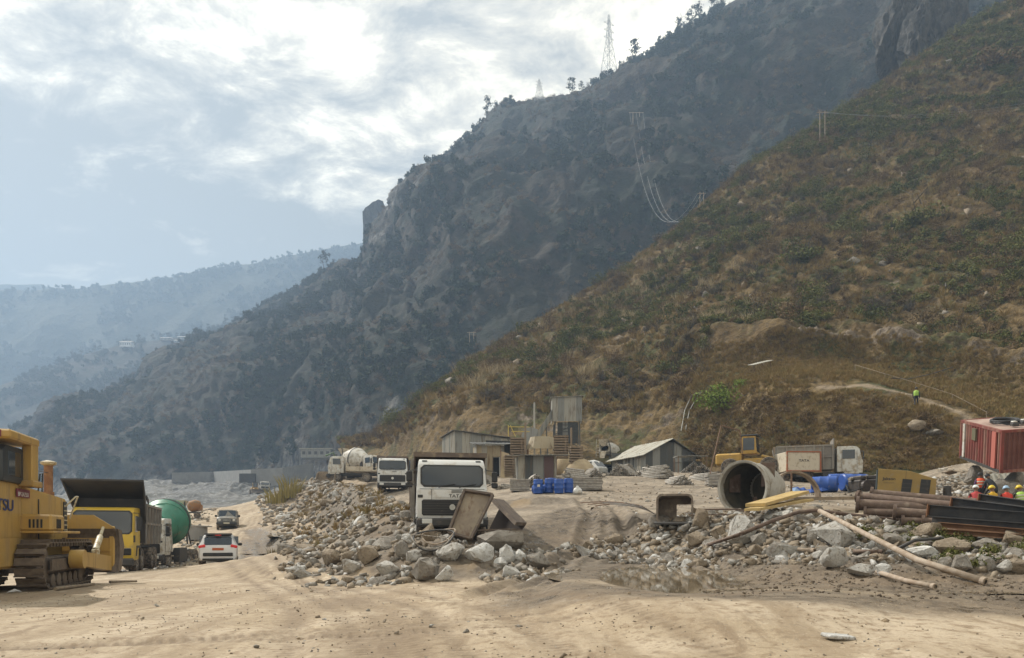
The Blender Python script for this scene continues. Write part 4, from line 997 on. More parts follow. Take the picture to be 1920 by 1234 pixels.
def mixer_body(t, m, y0=2.3, L=4.3, ladder=True, base=1.25, rmax=1.18):
    """drum: big end towards the rear third, mouth high at the back"""
    ax = Vector((0, math.cos(R(12)), math.sin(R(12)))); p0 = Vector((0, y0 + .25, base + 1.0))
    dr = MB().lathe([(.35, 0), (.80, .05), (.98, .75), (rmax, 1.5), (rmax, 2.15), (1.0, 2.9), (.62, 3.9), (.58, 4.05), (.50, 4.05), (.45, 3.6)], p0, ax, 28, False).build('drum', m, t, smooth=40)
    MB().lathe([(rmax + .02, 1.72), (rmax + .035, 1.74), (rmax + .035, 1.90), (rmax + .02, 1.92)], p0, ax, 28, False).build('drum_ring', dark_m, dr)
    sp = MB()
    for k in range(2):
        pts = []
        for i in range(40):
            h = .8 + 2.9 * i / 39; r = np.interp(h, [0, .05, .75, 1.5, 2.15, 2.9, 3.9], [.35, .8, .98, rmax, rmax, 1.0, .62]) + .008
            a = k * math.pi + i * .30; q = ax.to_track_quat('Z', 'Y') @ Vector((math.cos(a) * r, math.sin(a) * r, h)); pts.append(p0 + q)
        sp.tube(pts, .022, 4)
    sp.build('drum_seam', m, dr)
    e = p0 + ax * 4.05
    b = MB()
    b.add([(-.55, e.y - .15, e.z + .95), (.55, e.y - .15, e.z + .95), (.55, e.y + .75, e.z + .95), (-.55, e.y + .75, e.z + .95), (-.25, e.y + .05, e.z + .25), (.25, e.y + .05, e.z + .25), (.25, e.y + .45, e.z + .25), (-.25, e.y + .45, e.z + .25)],
          [(0, 1, 5, 4), (1, 2, 6, 5), (2, 3, 7, 6), (3, 0, 4, 7)])
    b.build('hopper', cream_m, t, fix=False)
    b = MB().add([(-.35, e.y + .1, e.z - .3), (.35, e.y + .1, e.z - .3), (.25, e.y + .75, e.z - 1.2), (-.25, e.y + .75, e.z - 1.2), (-.42, e.y + .1, e.z), (.42, e.y + .1, e.z), (.3, e.y + .85, e.z - .95), (-.3, e.y + .85, e.z - .95)], [(0, 1, 2, 3), (0, 3, 7, 4), (1, 5, 6, 2)])
    b.build('chute', cream_m, t, fix=False)
    b = MB()
    for s in (-1, 1):
        b.tube([(s * .75, e.y - .25, base), (s * .62, e.y - .25, e.z + .2), (s * .5, e.y, e.z + .9)], .055, 6)
        b.tube([(s * .75, e.y + .5, base), (s * .62, e.y - .2, e.z - .4)], .05, 6)
        b.box((s * .7, y0 + .35, base + .35), (.12, .35, 1.0))
    b.box((0, y0 + .2, base + .15), (1.6, .4, .3)).box((0, e.y - .2, e.z - .75), (1.4, .12, .12))
    b.build('drum_frame', dark_m, t)
    if ladder:
        for s in (.45, .85): MB().tube([(s, e.y + .55, base - .3), (s, e.y + .35, e.z + 1.1)], .022, 5).build('ladder_rail', white_dusty_m, t)
        for i in range(8):
            z = base + .1 + i * .30; MB().tube([(.45, e.y + .53 - i * .02, z), (.85, e.y + .53 - i * .02, z)], .018, 5).build('rung', white_dusty_m, t)

# ---- the white tipper behind the rubble, the picture's centre
p = at(848, 25.2); t = thing('dump_truck', 'large white dump truck facing the camera behind the rusty sheet and boulders', 'truck', p, (0, 0, R(9)), 'white dump trucks on the site')
tata_cab(t, white_m); chassis(t, 6.6, (.95, 4.6, 5.9), duals=(4.6, 5.9)); dump_body(t, 2.05, 6.5, 1.3, 2.85, 1.22, brownbed_m, visor=1.2, vz=3.05, ribs=6)
MB().box((-.30, .62, 2.35), (.5, .06, .55), ch=.05).build('sun_visor', black_m, t)
MB().box((-1.30, 1.90, 1.95), (.14, .10, 2.1)).box((-1.24, 1.98, 1.4), (.04, .3, 1.3)).build('guard_post', bed_m, t)
# ---- second tipper up the track
p = at(736, 60); t = thing('dump_truck', 'smaller white dump truck standing up the track beside the mixer', 'truck', p, (0, 0, R(8)), 'white dump trucks on the site')
tata_cab(t, white_m, letters=False); chassis(t, 6.6, (.95, 4.6, 5.9), duals=(4.6, 5.9)); dump_body(t, 2.05, 6.5, 1.3, 2.85, 1.22, brownbed_m, visor=1.1, vz=3.0)
# ---- white mixer behind it, pointing right
p = at(706, 90); t = thing('mixer_truck', 'white concrete mixer truck behind the smaller dump truck', 'truck', p + Vector((.6, -.8, 0)), (0, 0, R(52)), 'concrete mixer trucks')
tata_cab(t, white_dusty_m, letters=False, detail=False); chassis(t, 6.9, (.95, 4.7, 6.0), duals=(4.7, 6.0)); mixer_body(t, white_drum_m, ladder=False, rmax=1.35, base=1.35)
# ---- flatbed side-on, cab at left
p = at(617, 86); t = thing('flatbed_truck', 'cream flatbed truck standing side-on with its cab to the left', 'truck', p + Vector((0, .2, .1)), (0, 0, R(-84)))
tata_cab(t, white_dusty_m, letters=False, detail=False); chassis(t, 5.8, (.95, 4.3), r=.5)
MB().box((0, 3.8, 1.18), (2.3, 3.6, .1)).build('bed_floor', cream_m, t)
for s in (-1, 1): MB().box((s * 1.15, 3.8, 1.45), (.06, 3.6, .5)).build('side_board', cream_m, t)
MB().box((0, 2.05, 1.7), (2.3, .07, 1.0)).build('headboard', cream_m, t)
# ---- mixer seen from behind, right of the huts
p = at(1127, 84); t = thing('mixer_truck', 'mixer truck seen from the rear between the timber stacks and the gabled shed', 'truck', p + Vector((3.3, 8.2, 0)), (0, 0, R(180 - 24)), 'concrete mixer trucks')
chassis(t, 6.9, (.95, 4.7, 6.0), duals=(4.7, 6.0)); mixer_body(t, white_drum_m, ladder=True, rmax=1.35, base=1.35); cab_shell([(0, .78), (-.02, 1.78), (.2, 2.64), (.4, 2.84), (1.75, 2.86), (1.75, .8)], 1.2, t, white_dusty_m, .08)
# ---- tipper at the right, side-on, cab to the right
p = at(1606, 56); t = thing('dump_truck', 'dusty grey dump truck standing side-on behind the blue barrels', 'truck', p + Vector((.3, 0, .15)), (0, 0, R(72)), 'white dump trucks on the site')
tata_cab(t, white_dusty_m, letters=False, detail=False); chassis(t, 6.4, (.95, 4.4, 5.7), duals=(4.4, 5.7)); dump_body(t, 2.0, 6.0, 1.25, 2.95, 1.22, bed_m, ribs=7, flare=.05)
MB().box((0, 1.98, 3.2), (2.5, .07, .55)).build('headboard', bed_m, t)
# ---- the box body with TATA on its tail
p = at(1507, 54.5); t = thing('truck_body', 'cream box truck body with orange edging and TATA on it', 'truck body', p, (0, 0, R(4)))
MB().box((0, 1.1, 1.55), (2.55, 2.2, 1.45), ch=.03).build('box', cream_m, t)
edge_m = mat('orange_edging', (.30, .085, .03), .6, dirt=(.25, .18, .12), ds=5)
for s in (-1, 1): MB().box((s * 1.27, -.02, 1.55), (.10, .07, 1.5)).build('edge_post', edge_m, t)
for z in (.86, 2.27): MB().box((0, -.021, z), (2.44, .06, .09)).build('edge_rail', edge_m, t)
MB().box((0, 1.1, .60), (1.0, 2.0, .36)).build('chassis', dark_m, t)
for s in (-1, 1): wheel(t, s * .9, 1.3, .5, .5, s)
text('lettering', 'TATA', .24, (.02, -.012, 1.62), (R(90), 0, 0), letter_m, t, sx=1.3)

# ---- yellow tipper with the big dark canopy, parked on the left
p = at(192, 31.5); t = thing('dump_truck', 'yellow cab dump truck with a tall dark canopy behind the bulldozer', 'truck', p, (0, 0, R(19)))
prof = [(0, .55), (-.05, 1.55), (.02, 1.72), (.16, 2.72), (.32, 2.86), (1.9, 2.90), (1.9, 1.0), (1.5, 1.0), (1.42, .55)]
cab_shell(prof, 1.2, t, tyel_m, .09)
on_slope(MB(), -1.13, 1.13, (.01, 1.70), (.155, 2.72), .012, ch=.12).build('windscreen_seal', black_m, t)
on_slope(MB(), -1.08, 1.08, (.02, 1.75), (.145, 2.66), .02, ch=.11).build('windscreen', glass_m, t)
for s in (-1, 1): MB().box((s * 1.192, .75, 2.15), (.03, .75, .72), ch=.08).build('side_window', glass_m, t)
MB().box((.0, -.06, 1.48), (1.2, .05, .26), ch=.03).build('upper_grille', black_m, t)
gr = on_slope(MB(), -.62, .62, (-.01, .72), (-.035, 1.24), .02, ch=.06).build('grille', black_m, t)
b = MB().box((.0, -.065, .98), (1.25, .03, .07), rot=(0, R(25), 0)); b.build('grille_bar', chrome_m, gr)
for s in (-1, 1):
    MB().box((s * .93, -.05, .95), (.36, .06, .30), rot=(0, 0, s * R(6)), ch=.05).build('headlight', glass_m, t)
    MB().prism([(.0, 1.35), (.0, 1.65), (.35, 1.65), (.35, 1.35)], s * 1.20 - .015, s * 1.20 + .015, 'x').build('trim', black_m, t)
    b = MB().tube([(s * 1.18, .1, 2.62), (s * 1.42, -.08, 2.6), (s * 1.42, -.08, 2.2)], .02, 6); b.box((s * 1.42, -.08, 2.15), (.22, .10, .62), ch=.04); b.build('mirror', black_m, t)
MB().box((0, -.13, .50), (2.45, .30, .34), ch=.06).build('bumper', dark_m, t)
chassis(t, 8.0, (1.2, 2.75, 5.6, 7.0), r=.54, duals=(5.6, 7.0))
for s in (-1, 1): MB().prism([(.55, .75), (.75, 1.2), (1.65, 1.2), (1.85, .75), (1.75, .75), (1.58, 1.1), (.82, 1.1), (.65, .75)], s * 1.0, s * 1.24, 'x').build('mudguard', dark_m, t)
dump_body(t, 2.5, 7.9, 1.35, 3.05, 1.27, bed_m, ribs=6, flare=.06)
# canopy: tall front wall and a flaring roof over the cab
b = MB().box((0, 2.36, 2.35), (2.7, .10, 2.1)); b.build('canopy_wall', canopy_m, t)
b = MB().hexa([(-1.36, 2.40, 3.30), (1.36, 2.40, 3.30), (1.58, .05, 3.98), (-1.58, .05, 3.98)], [(-1.36, 2.44, 3.37), (1.36, 2.44, 3.37), (1.58, .05, 4.05), (-1.58, .05, 4.05)])
for s in (-1, 1):
    b.hexa([(s * 1.36, 2.42, 3.32), (s * 1.36, 3.2, 3.1), (s * 1.40, 3.2, 3.1), (s * 1.42, 2.42, 3.32)], [(s * 1.36, 2.42, 3.5), (s * 1.36, 3.2, 3.3), (s * 1.40, 3.2, 3.3), (s * 1.42, 2.42, 3.5)])
    b.add([(s * 1.37, 2.44, 2.2), (s * 1.37, 2.44, 3.36), (s * 1.58, .06, 4.02), (s * 1.31, 2.44, 2.2), (s * 1.31, 2.44, 3.36), (s * 1.52, .06, 4.02)], [(0, 1, 2), (5, 4, 3), (0, 3, 4, 1), (1, 4, 5, 2), (2, 5, 3, 0)])
b.build('canopy', canopy_m, t)
# ---- green mixer behind it
p = at(270, 41.0); t = thing('mixer_truck', 'green drum mixer truck parked behind the yellow dump truck', 'truck', p + Vector((-.2, 0, 0)), (0, 0, R(8)), 'concrete mixer trucks')
tata_cab(t, white_dusty_m, letters=False, detail=False); chassis(t, 7.4, (1.1, 5.0, 6.4), duals=(5.0, 6.4)); mixer_body(t, green_drum_m, y0=2.2, ladder=False, rmax=1.42, base=1.35)
MB().box((1.1, 3.5, .72), (.35, 1.5, .9), ch=.03).build('side_guard', dark_m, t)

# ---- cars -------------------------------------------------------------
def car_body(t, secs, m):
    """secs: list of (y, [(x, z) half outline from bottom centre up to top centre])"""
    b = MB(); n = len(secs[0][1]); N2 = 2 * n
    for y, pr in secs:
        for x, z in pr: b.v.append((x, y, z))
        for x, z in reversed(pr): b.v.append((-x, y, z))
    for i in range(len(secs) - 1):
        for k in range(N2): b.f.append((i * N2 + k, i * N2 + (k + 1) % N2, (i + 1) * N2 + (k + 1) % N2, (i + 1) * N2 + k))
    b.f.append(tuple(range(N2))); b.f.append(tuple((len(secs) - 1) * N2 + k for k in range(N2))); b.m = [0] * len(b.f)
    return b.build('body', m, t, smooth=38)
silver_m = mat('silver_white_paint', (.60, .60, .60), .3, spec=.6, dirt=(.42, .36, .28), ds=2.5, dlo=.55, dhi=.8)
plate_m = mat('orange_number_plate', (.42, .10, .03), .6)
plate_w = mat('pale_number_plate', (.55, .52, .40), .5)
p = at(411, 36.5); t = thing('hatchback_car', 'white hatchback driving away with its red tail lights lit', 'car', p, (0, 0, R(200)))
# local front at -y; rear face at y = 1.95
hb = [(-1.93, [(.0, .32), (.62, .32), (.72, .42), (.74, .62), (.60, .68), (.0, .70)]), (-1.55, [(.0, .22), (.78, .22), (.85, .42), (.86, .72), (.74, .82), (.0, .86)]), (-.85, [(.0, .20), (.80, .2), (.86, .45), (.87, .86), (.76, .95), (.0, 1.0)]),
      (-.2, [(.0, .2), (.80, .2), (.86, .45), (.87, .90), (.66, 1.40), (.0, 1.46)]), (.7, [(.0, .2), (.80, .2), (.86, .45), (.87, .92), (.66, 1.46), (.0, 1.52)]), (1.35, [(.0, .22), (.80, .22), (.86, .48), (.87, .95), (.64, 1.44), (.0, 1.50)]),
      (1.62, [(.0, .24), (.80, .24), (.86, .48), (.87, .96), (.64, 1.30), (.0, 1.38)]), (1.88, [(.0, .26), (.78, .26), (.85, .45), (.85, .88), (.72, .96), (.0, .98)]), (1.96, [(.0, .30), (.72, .30), (.80, .46), (.78, .74), (.68, .84), (.0, .86)])]
car_body(t, hb, silver_m)
on_slope(MB(), -.60, .60, (-1.86, .985), (-1.635, 1.36), .014, ch=.06).build('rear_window', glass_m, t, rot=(0, 0, math.pi))
MB().box((0, 1.56, 1.49), (1.24, .36, .05), ch=.02).build('spoiler', letter_m, t)
MB().box((0, .75, 1.54), (1.2, 1.6, .025), ch=.01).build('roof_panel', dark_m, t)
MB().box((0, 1.74, 1.45), (.26, .03, .04)).build('brake_light', red_lens_m, t)
for s in (-1, 1):
    MB().box((s * .70, 1.90, .93), (.30, .12, .13), rot=(0, s * R(14), s * R(-12)), ch=.03).build('tail_light', red_lens_m, t)
    MB().box((s * .96, -.45, 1.0), (.2, .1, .14), ch=.03).build('mirror', letter_m, t)
    MB().prism([(-.75, .98), (-.25, 1.36), (1.25, 1.40), (1.45, 1.0)], s * .862 - .03, s * .70, 'x').build('side_window', glass_m, t)
    for y in (-1.2, 1.2): wheel(t, s * .76, y, .32, .2, s)
MB().box((0, 1.985, .55), (1.30, .05, .16), ch=.04).build('bumper_insert', black_m, t)
MB().box((0, 1.97, .32), (1.36, .06, .10), ch=.03).build('diffuser', black_m, t)
MB().box((0, 1.965, .80), (.50, .02, .11)).build('number_plate', plate_m, t)
# ---- boxy off-roader coming down the road
suv_m = mat('dusty_grey_paint', (.16, .155, .14), .45, dirt=(.34, .29, .22), ds=2.5, dlo=.5, dhi=.7)
p = at(425, 66); t = thing('offroad_car', 'boxy grey off-road car coming down the dirt road with pale bonnet', 'car', p, (0, 0, R(18)))
sv = [(0.0, [(.0, .40), (.74, .40), (.78, .55), (.78, .98), (.74, 1.02), (.0, 1.04)]), (.12, [(.0, .38), (.78, .38), (.84, .55), (.84, 1.02), (.78, 1.07), (.0, 1.10)]), (1.15, [(.0, .36), (.8, .36), (.86, .55), (.86, 1.08), (.80, 1.13), (.0, 1.15)]),
      (1.55, [(.0, .36), (.8, .36), (.87, .55), (.87, 1.12), (.74, 1.78), (.0, 1.84)]), (4.1, [(.0, .36), (.8, .36), (.87, .55), (.87, 1.12), (.74, 1.80), (.0, 1.86)]), (4.25, [(.0, .4), (.78, .4), (.84, .55), (.84, 1.1), (.70, 1.74), (.0, 1.78)])]
car_body(t, sv, suv_m)
on_slope(MB(), -.70, .70, (1.19, 1.18), (1.50, 1.73), .012, ch=.05).build('windscreen', glass_m, t)
MB().box((0, .62, 1.135), (1.3, 1.0, .03), rot=(R(3), 0, 0), ch=.01).build('bonnet', white_dusty_m, t)
gg = MB().box((0, -.02, .84), (.80, .06, .26), ch=.02).build('grille', black_m, t)
for i in range(7): MB().box((-.3 + i * .1, -.055, .84), (.03, .02, .22)).build('bar', chrome_m, gg)
for s in (-1, 1):
    MB().lathe([(.11, 0), (.11, .04), (.0, .05)], (s * .60, 0, .86), (0, -1, 0), 14, False).build('headlight', lamp_m, t)
    MB().box((s * .98, 1.35, 1.25), (.2, .1, .2), ch=.03).build('mirror', black_m, t)
    MB().box((s * .85, 2.6, 1.46), (.03, 2.0, .42)).build('side_window', glass_m, t)
    for y in (.75, 3.35): wheel(t, s * .76, y, .37, .23, s)
MB().box((0, -.12, .55), (1.72, .18, .22), ch=.04).build('bumper', black_m, t)
MB().box((0, -.22, .58), (.5, .02, .11)).build('number_plate', plate_w, t)
# ---- small dark car far up the road
p = at(491, 165); t = thing('hatchback_car', 'tiny dark car far up the dirt road', 'car', p, (0, 0, R(20)))
car_body(t, [(y + 1.95, pr) for y, pr in hb], suv_m)
on_slope(MB(), -.62, .62, (1.12, 1.0), (1.72, 1.40), .012, ch=.05).build('windscreen', glass_m, t)
for s in (-1, 1):
    for y in (.75, 3.15): wheel(t, s * .76, y, .32, .2, s, False)
# ---- minivan by the shed
p = at(1131, 75); t = thing('minivan', 'small white minivan parked in front of the gabled shed', 'van', p, (0, 0, R(42)))
mv = [(0.0, [(.0, .35), (.66, .35), (.70, .5), (.70, .85), (.66, .92), (.0, .95)]), (.15, [(.0, .3), (.7, .3), (.74, .5), (.74, .95), (.70, 1.02), (.0, 1.05)]), (.75, [(.0, .3), (.7, .3), (.75, .5), (.75, 1.05), (.64, 1.62), (.0, 1.70)]),
      (1.2, [(.0, .3), (.7, .3), (.75, .5), (.75, 1.05), (.64, 1.76), (.0, 1.84)]), (3.2, [(.0, .3), (.7, .3), (.75, .5), (.75, 1.05), (.64, 1.78), (.0, 1.86)]), (3.4, [(.0, .35), (.7, .35), (.73, .5), (.73, 1.05), (.60, 1.70), (.0, 1.76)])]
car_body(t, mv, white_m)
on_slope(MB(), -.62, .62, (.19, 1.09), (.70, 1.62), .012, ch=.05).build('windscreen', glass_m, t)
for s in (-1, 1):
    for y0, y1 in ((.95, 1.6), (1.7, 2.4), (2.5, 3.2)): MB().hexa([(s * .74, y0, 1.1), (s * .74, y1, 1.1), (s * .70, y1, 1.1), (s * .70, y0, 1.1)], [(s * .668, y0, 1.6), (s * .668, y1, 1.6), (s * .62, y1, 1.6), (s * .62, y0, 1.6)]).build('side_window', glass_m, t)
    MB().box((s * .55, -.01, .74), (.26, .05, .16), ch=.03).build('headlight', lamp_m, t)
    for y in (.6, 2.7): wheel(t, s * .66, y, .29, .18, s)
MB().box((0, -.05, .45), (1.44, .12, .18), ch=.04).build('bumper', suv_m, t)
# ================================================================ bulldozer
rust_m = mat('worn_track_steel', (.11, .085, .066), .55, metal=.3, col2=(.16, .125, .095), vs=6, dirt=(.20, .16, .12), ds=8, dlo=.5, dhi=.64, bump=.2, bs=20)
yel2_m = mat('machine_yellow_paint', (.45, .28, .07), .45, col2=(.39, .245, .07), vs=.9, dirt=(.27, .19, .11), ds=2.6, dlo=.50, dhi=.70, streak=True)
blue_letter_m = mat('blue_letters', (.02, .035, .13), .5)
sticker_m = mat('maroon_sticker', (.16, .02, .045), .5)
cabgrey_m = mat('cab_charcoal', (.03, .036, .042), .45)
palecyl_m = mat('pale_worn_paint', (.50, .44, .30), .5, dirt=(.30, .22, .12), ds=6, dlo=.5, dhi=.62)
D = thing('bulldozer', 'yellow bulldozer seen from behind at the left edge of the photo', 'bulldozer', (-12.55, 18.55, gz(-12.5, 18.5) - .02), (0, 0, R(196)))
def dozer():
    sx = -1
    for sx in (-1, 1):
        cx = sx * 1.05
        # track chain: stadium path with the rear end at y=+2.05
        r, y0, y1 = .54, -1.75, 1.55; zc = r + .07; path = []
        Ls = y1 - y0; per = 2 * Ls + 2 * math.pi * r; n = 42
        trk = MB().box((cx, (y0 + y1) / 2, .62), (.34, 2.9, .42), ch=.05).build('track_frame', rust_m, D)
        for k in range(n):
            s = per * k / n
            if s < Ls: y, z, a = y1 - s, zc - r, 0.0
            elif s < Ls + math.pi * r: th = (s - Ls) / r; y, z, a = y0 - math.sin(th) * r, zc - math.cos(th) * r, -th
            elif s < 2 * Ls + math.pi * r: y, z, a = y0 + (s - Ls - math.pi * r), zc + r, math.pi
            else: th = (s - 2 * Ls - math.pi * r) / r; y, z, a = y1 + math.sin(th) * r, zc + math.cos(th) * r, math.pi - th
            if k == 0:
                b = MB().box((0, 0, 0), (.60, .195, .03)).box((0, -.075, -.045), (.60, .028, .07)).box((0.02, 0, .06), (.09, .17, .09)).box((-.14, 0, .06), (.07, .17, .09))
                o = b.build('track_shoe', rust_m, trk, loc=(cx, y, z), rot=(a, 0, 0)); me = o.data
            else: link('track_shoe', me, trk, (cx, y, z), (a, 0, 0))
        MB().lathe([(.40, -.13), (.46, -.12), (.46, .12), (.40, .13), (.12, .16), (.12, -.16)], (cx, y1, zc), (1, 0, 0), 22).build('sprocket', rust_m, trk, smooth=35)
        MB().lathe([(.42, -.12), (.47, -.10), (.47, .10), (.42, .12), (.1, .17)], (cx, y0, zc), (1, 0, 0), 22).build('idler', rust_m, trk, smooth=35)
        for i in range(6): MB().lathe([(.12, -.2), (.17, -.19), (.17, -.1), (.12, -.09), (.12, .09), (.17, .1), (.17, .19), (.12, .2)], (cx, y0 + .5 + i * .46, .24), (1, 0, 0), 14).build('roller', rust_m, trk, smooth=35)
        MB().box((cx + sx * .24, .2, .62), (.05, 2.4, .26)).build('roller_guard', rust_m, trk)
        # fender with its grille slots
        f = MB().box((cx, .55, 1.40), (.74, 2.2, .06), ch=.015).box((cx - sx * .02, 1.15, 1.62), (.70, 1.0, .40), ch=.05).build('fender', yel2_m, D)
        for i in range(4): MB().box((cx + sx * .336, 1.0 + i * .09, 1.60), (.012, .045, .22)).build('slot', black_m, f)
        for i in range(4): MB().box((cx - .12 + i * .08, 1.655, 1.60), (.04, .012, .2)).build('slot', black_m, f)
        # push arm to the blade
        a = MB(); a.hexa([(sx * 1.46, .1, .55), (sx * 1.62, .1, .55), (sx * 1.68, -2.75, .30), (sx * 1.44, -2.75, .30)], [(sx * 1.46, .1, .92), (sx * 1.62, .1, .92), (sx * 1.68, -2.75, .72), (sx * 1.44, -2.75, .72)])
        a.cyl((sx * 1.36, .05, .72), (sx * 1.68, .05, .72), .24, n=16); a.build('push_arm', yel2_m, D, smooth=35)
        b = MB().cyl((sx * 1.55, -1.5, .92), (sx * 1.50, -2.2, 1.28), .085, n=12); b.cyl((sx * 1.50, -2.2, 1.28), (sx * 1.46, -2.72, 1.55), .045, n=10); b.box((sx * 1.57, -1.42, .82), (.16, .3, .26), ch=.03)
        b.build('tilt_cylinder', palecyl_m, D, smooth=35)
    # hull, hood and grille

    MB().box((0, .9, .95), (1.45, 5.0, .75), ch=.06).build('hull', yel2_m, D)
    h = MB().prism([(.75, 1.25), (.75, 2.50), (-2.55, 2.34), (-2.78, 2.24), (-2.85, 1.25)], -.74, .74, 'x').build('hood', yel2_m, D, loc=(0, .8, 0), smooth=35, bevel=.06)
    for sx in (-1, 1):
        MB().box((sx * .755, -.35, 1.72), (.02, .03, 1.0)).build('panel_seam', dark_m, h)
        MB().box((sx * .752, -.6, 1.55), (.03, 2.3, .03)).build('panel_rib', yel2_m, h)
        MB().box((sx * .757, -2.5, 1.82), (.02, .28, .85)).build('side_grille', cabgrey_m, h)
        for i in range(6): MB().box((sx * .768, -2.5, 1.48 + i * .13), (.02, .26, .035)).build('louvre', palecyl_m, h)
    MB().box((-.765, .75, 2.30), (.012, .86, .19)).build('sticker', sticker_m, h)
    text('sticker_lettering', 'BP-2A7551', .135, (-.774, .75, 2.27), (R(90), 0, R(-90)), white_m, h, .002, 1.15)
    text('lettering', 'KOMATSU', .36, (-.757, 2.62, 1.98), (R(90), 0, R(-90)), blue_letter_m, h, .003, 1.55)
    # engine-side of the body under the cab, tank and ripper at the rear
    MB().prism([(.75, 1.25), (.75, 2.52), (3.2, 2.52), (3.3, 2.3), (3.3, 1.25)], -.74, .74, 'x').build('cab_base', yel2_m, D, loc=(0, .8, 0), bevel=.05, smooth=35)
    MB().box((0, 4.4, 1.35), (1.35, .55, 1.15), ch=.10).build('fuel_tank', yel2_m, D)
    MB().box((0, 4.75, .75), (1.5, .4, .5), ch=.06).build('ripper_beam', yel2_m, D)
    for sx in (-.7, .7): MB().prism([(4.7, .9), (4.95, .9), (5.0, .2), (4.85, .05), (4.85, .3)], sx - .06, sx + .06, 'x').build('ripper_shank', rust_m, D)
    for sx in (-.85, .85): MB().tube([(sx * .7, 4.6, 1.9), (sx * .7, 4.75, .9)], .09, 8).build('ripper_cylinder', yel2_m, D)
    # cab and roll bar
    c = MB().prism([(.50, 2.50), (.60, 3.22), (.72, 3.32), (1.95, 3.32), (2.12, 3.18), (2.12, 2.50)], -.82, .82, 'x').build('cab', cabgrey_m, D, loc=(0, .8, 0), smooth=35, bevel=.07)
    for sx in (-1, 1): MB().box((sx * .815, 1.45, 2.92), (.03, .75, .56), ch=.06).build('side_window', glass_m, c)
    MB().box((0, 2.12, 2.92), (1.25, .04, .56), ch=.06).build('rear_window', mat('cab_window_glass', (.17, .26, .24), .15, spec=.8), c)
    MB().box((0, .53, 2.92), (1.25, .04, .55), ch=.05).build('front_window', glass_m, c)
    for sx in (-1, 1): MB().box((sx * .90, .72, 2.95), (.22, .42, 1.0), ch=.03).box((sx * .90, .72, 2.52), (.34, .6, .14), ch=.02).build('roll_bar_post', yel2_m, D, loc=(0, .8, 0))
    MB().box((0, 1.40, 3.50), (2.05, 1.85, .20), ch=.04).build('roll_bar_roof', yel2_m, D, loc=(0, .8, 0))
    MB().box((-.7, 2.33, 3.50), (.3, .012, .15)).build('roof_sticker', sticker_m, D, loc=(0, .8, 0))
    # exhaust, pre-cleaner, hand rails, mirror
    ex = MB().cyl((-.45, -2.15, 2.25), (-.45, -2.15, 3.22), .11, n=14).cyl((-.45, -2.15, 2.25), (-.45, -2.15, 2.5), .14, n=14).build('exhaust_stack', mat('rusty_exhaust', (.20, .095, .045), .7, col2=(.28, .15, .07), vs=8), D, loc=(0, .8, 0), smooth=35)
    MB().lathe([(.10, 0), (.19, .04), (.20, .10), (.06, .14)], (-.45, -2.15, 3.20), (0, 0, 1), 16).build('rain_cap', palecyl_m, ex)
    b = MB().tube([(-.70, .45, 3.15), (-.74, .1, 3.1), (-.78, -.35, 2.55)], .016, 5).tube([(-.72, -.42, 2.42), (-.76, -.42, 2.85), (-.76, -.62, 2.88), (-.72, -.72, 2.42)], .018, 5).tube([(-.7, .5, 2.95), (-.45, -2.1, 3.0)], .010, 4); b.build('hand_rail', cabgrey_m, D, loc=(0, .8, 0))
    b = MB().tube([(-.74, -2.5, 2.1), (-.98, -2.65, 2.4), (-.98, -2.85, 2.42), (-.76, -2.9, 1.8)], .022, 6); b.build('front_rail', palecyl_m, D, loc=(0, .8, 0))
    for sx in (-.45, .45):
        MB().tube([(sx, -2.0, 2.15), (sx * 1.05, -2.5, 1.2)], .08, 8).build('lift_cylinder', rust_m, D)
    # blade: curved mouldboard with end plates and a back brace
    prof = []
    for i in range(9):
        a = -0.62 + 1.30 * i / 8; prof.append((-2.62 - .95 * math.cos(a) + .62, .86 + 1.05 * math.sin(a)))
    back = [(y + .07, z) for y, z in prof]
    bl = MB().prism(prof + back[::-1], -1.80, 1.80, 'x').build('blade', rust_m, D, smooth=35)
    for sx in (-1, 1):
        MB().prism([prof[0], *prof, (prof[-1][0] - .45, prof[-1][1] - .05), (prof[4][0] - .62, prof[4][1] + .1), (prof[0][0] - .40, prof[0][1] + .05)], sx * 1.80, sx * 1.85, 'x').build('end_plate', rust_m, bl)
        MB().box((sx * 1.66, -2.86, .92), (.16, .14, 1.35), ch=.03).build('blade_stiffener', yel2_m, bl)
    MB().box((0, -2.84, .95), (3.3, .06, 1.25)).box((0, -2.78, 1.52), (3.4, .10, .10)).box((0, -2.80, .9), (3.3, .06, .06)).build('blade_back', yel2_m, bl)
    MB().prism([(-1.75, 1.55), (1.75, 1.55), (1.2, 1.92), (-1.2, 1.92)], -2.80, -2.74, 'y').build('blade_spill_guard', yel2_m, bl)
dozer()
# bits lying by it
wood_m = mat('weathered_wood', (.28, .22, .15), .85, col2=(.20, .155, .11), vs=8, bump=.3, bs=30)
for a, c, r, lb in (((104, 17.1), (176, 19.2), .045, 'thin pale pole lying on the ground beside the dozer track'), ((206, 21.2), (256, 22.3), .04, 'short reddish pole lying in front of the dump truck wheels')):
    p0, p1 = at(*a, .05), at(*c, .05); o = MB().cyl(p0, p1, r, r * .8, n=8).build('pole', wood_m); tag(o, lb, 'pole')
p = at(12, 16.4); o = MB().add([(0, 0, .02), (.22, .02, .05), (.25, .16, .03), (.03, .18, .06), (.12, .09, .10)], [(0, 1, 4), (1, 2, 4), (2, 3, 4), (3, 0, 4)]).build('paper_scrap', white_m, loc=p, fix=False); tag(o, 'crumpled white paper scrap on the ground under the dozer', 'litter')
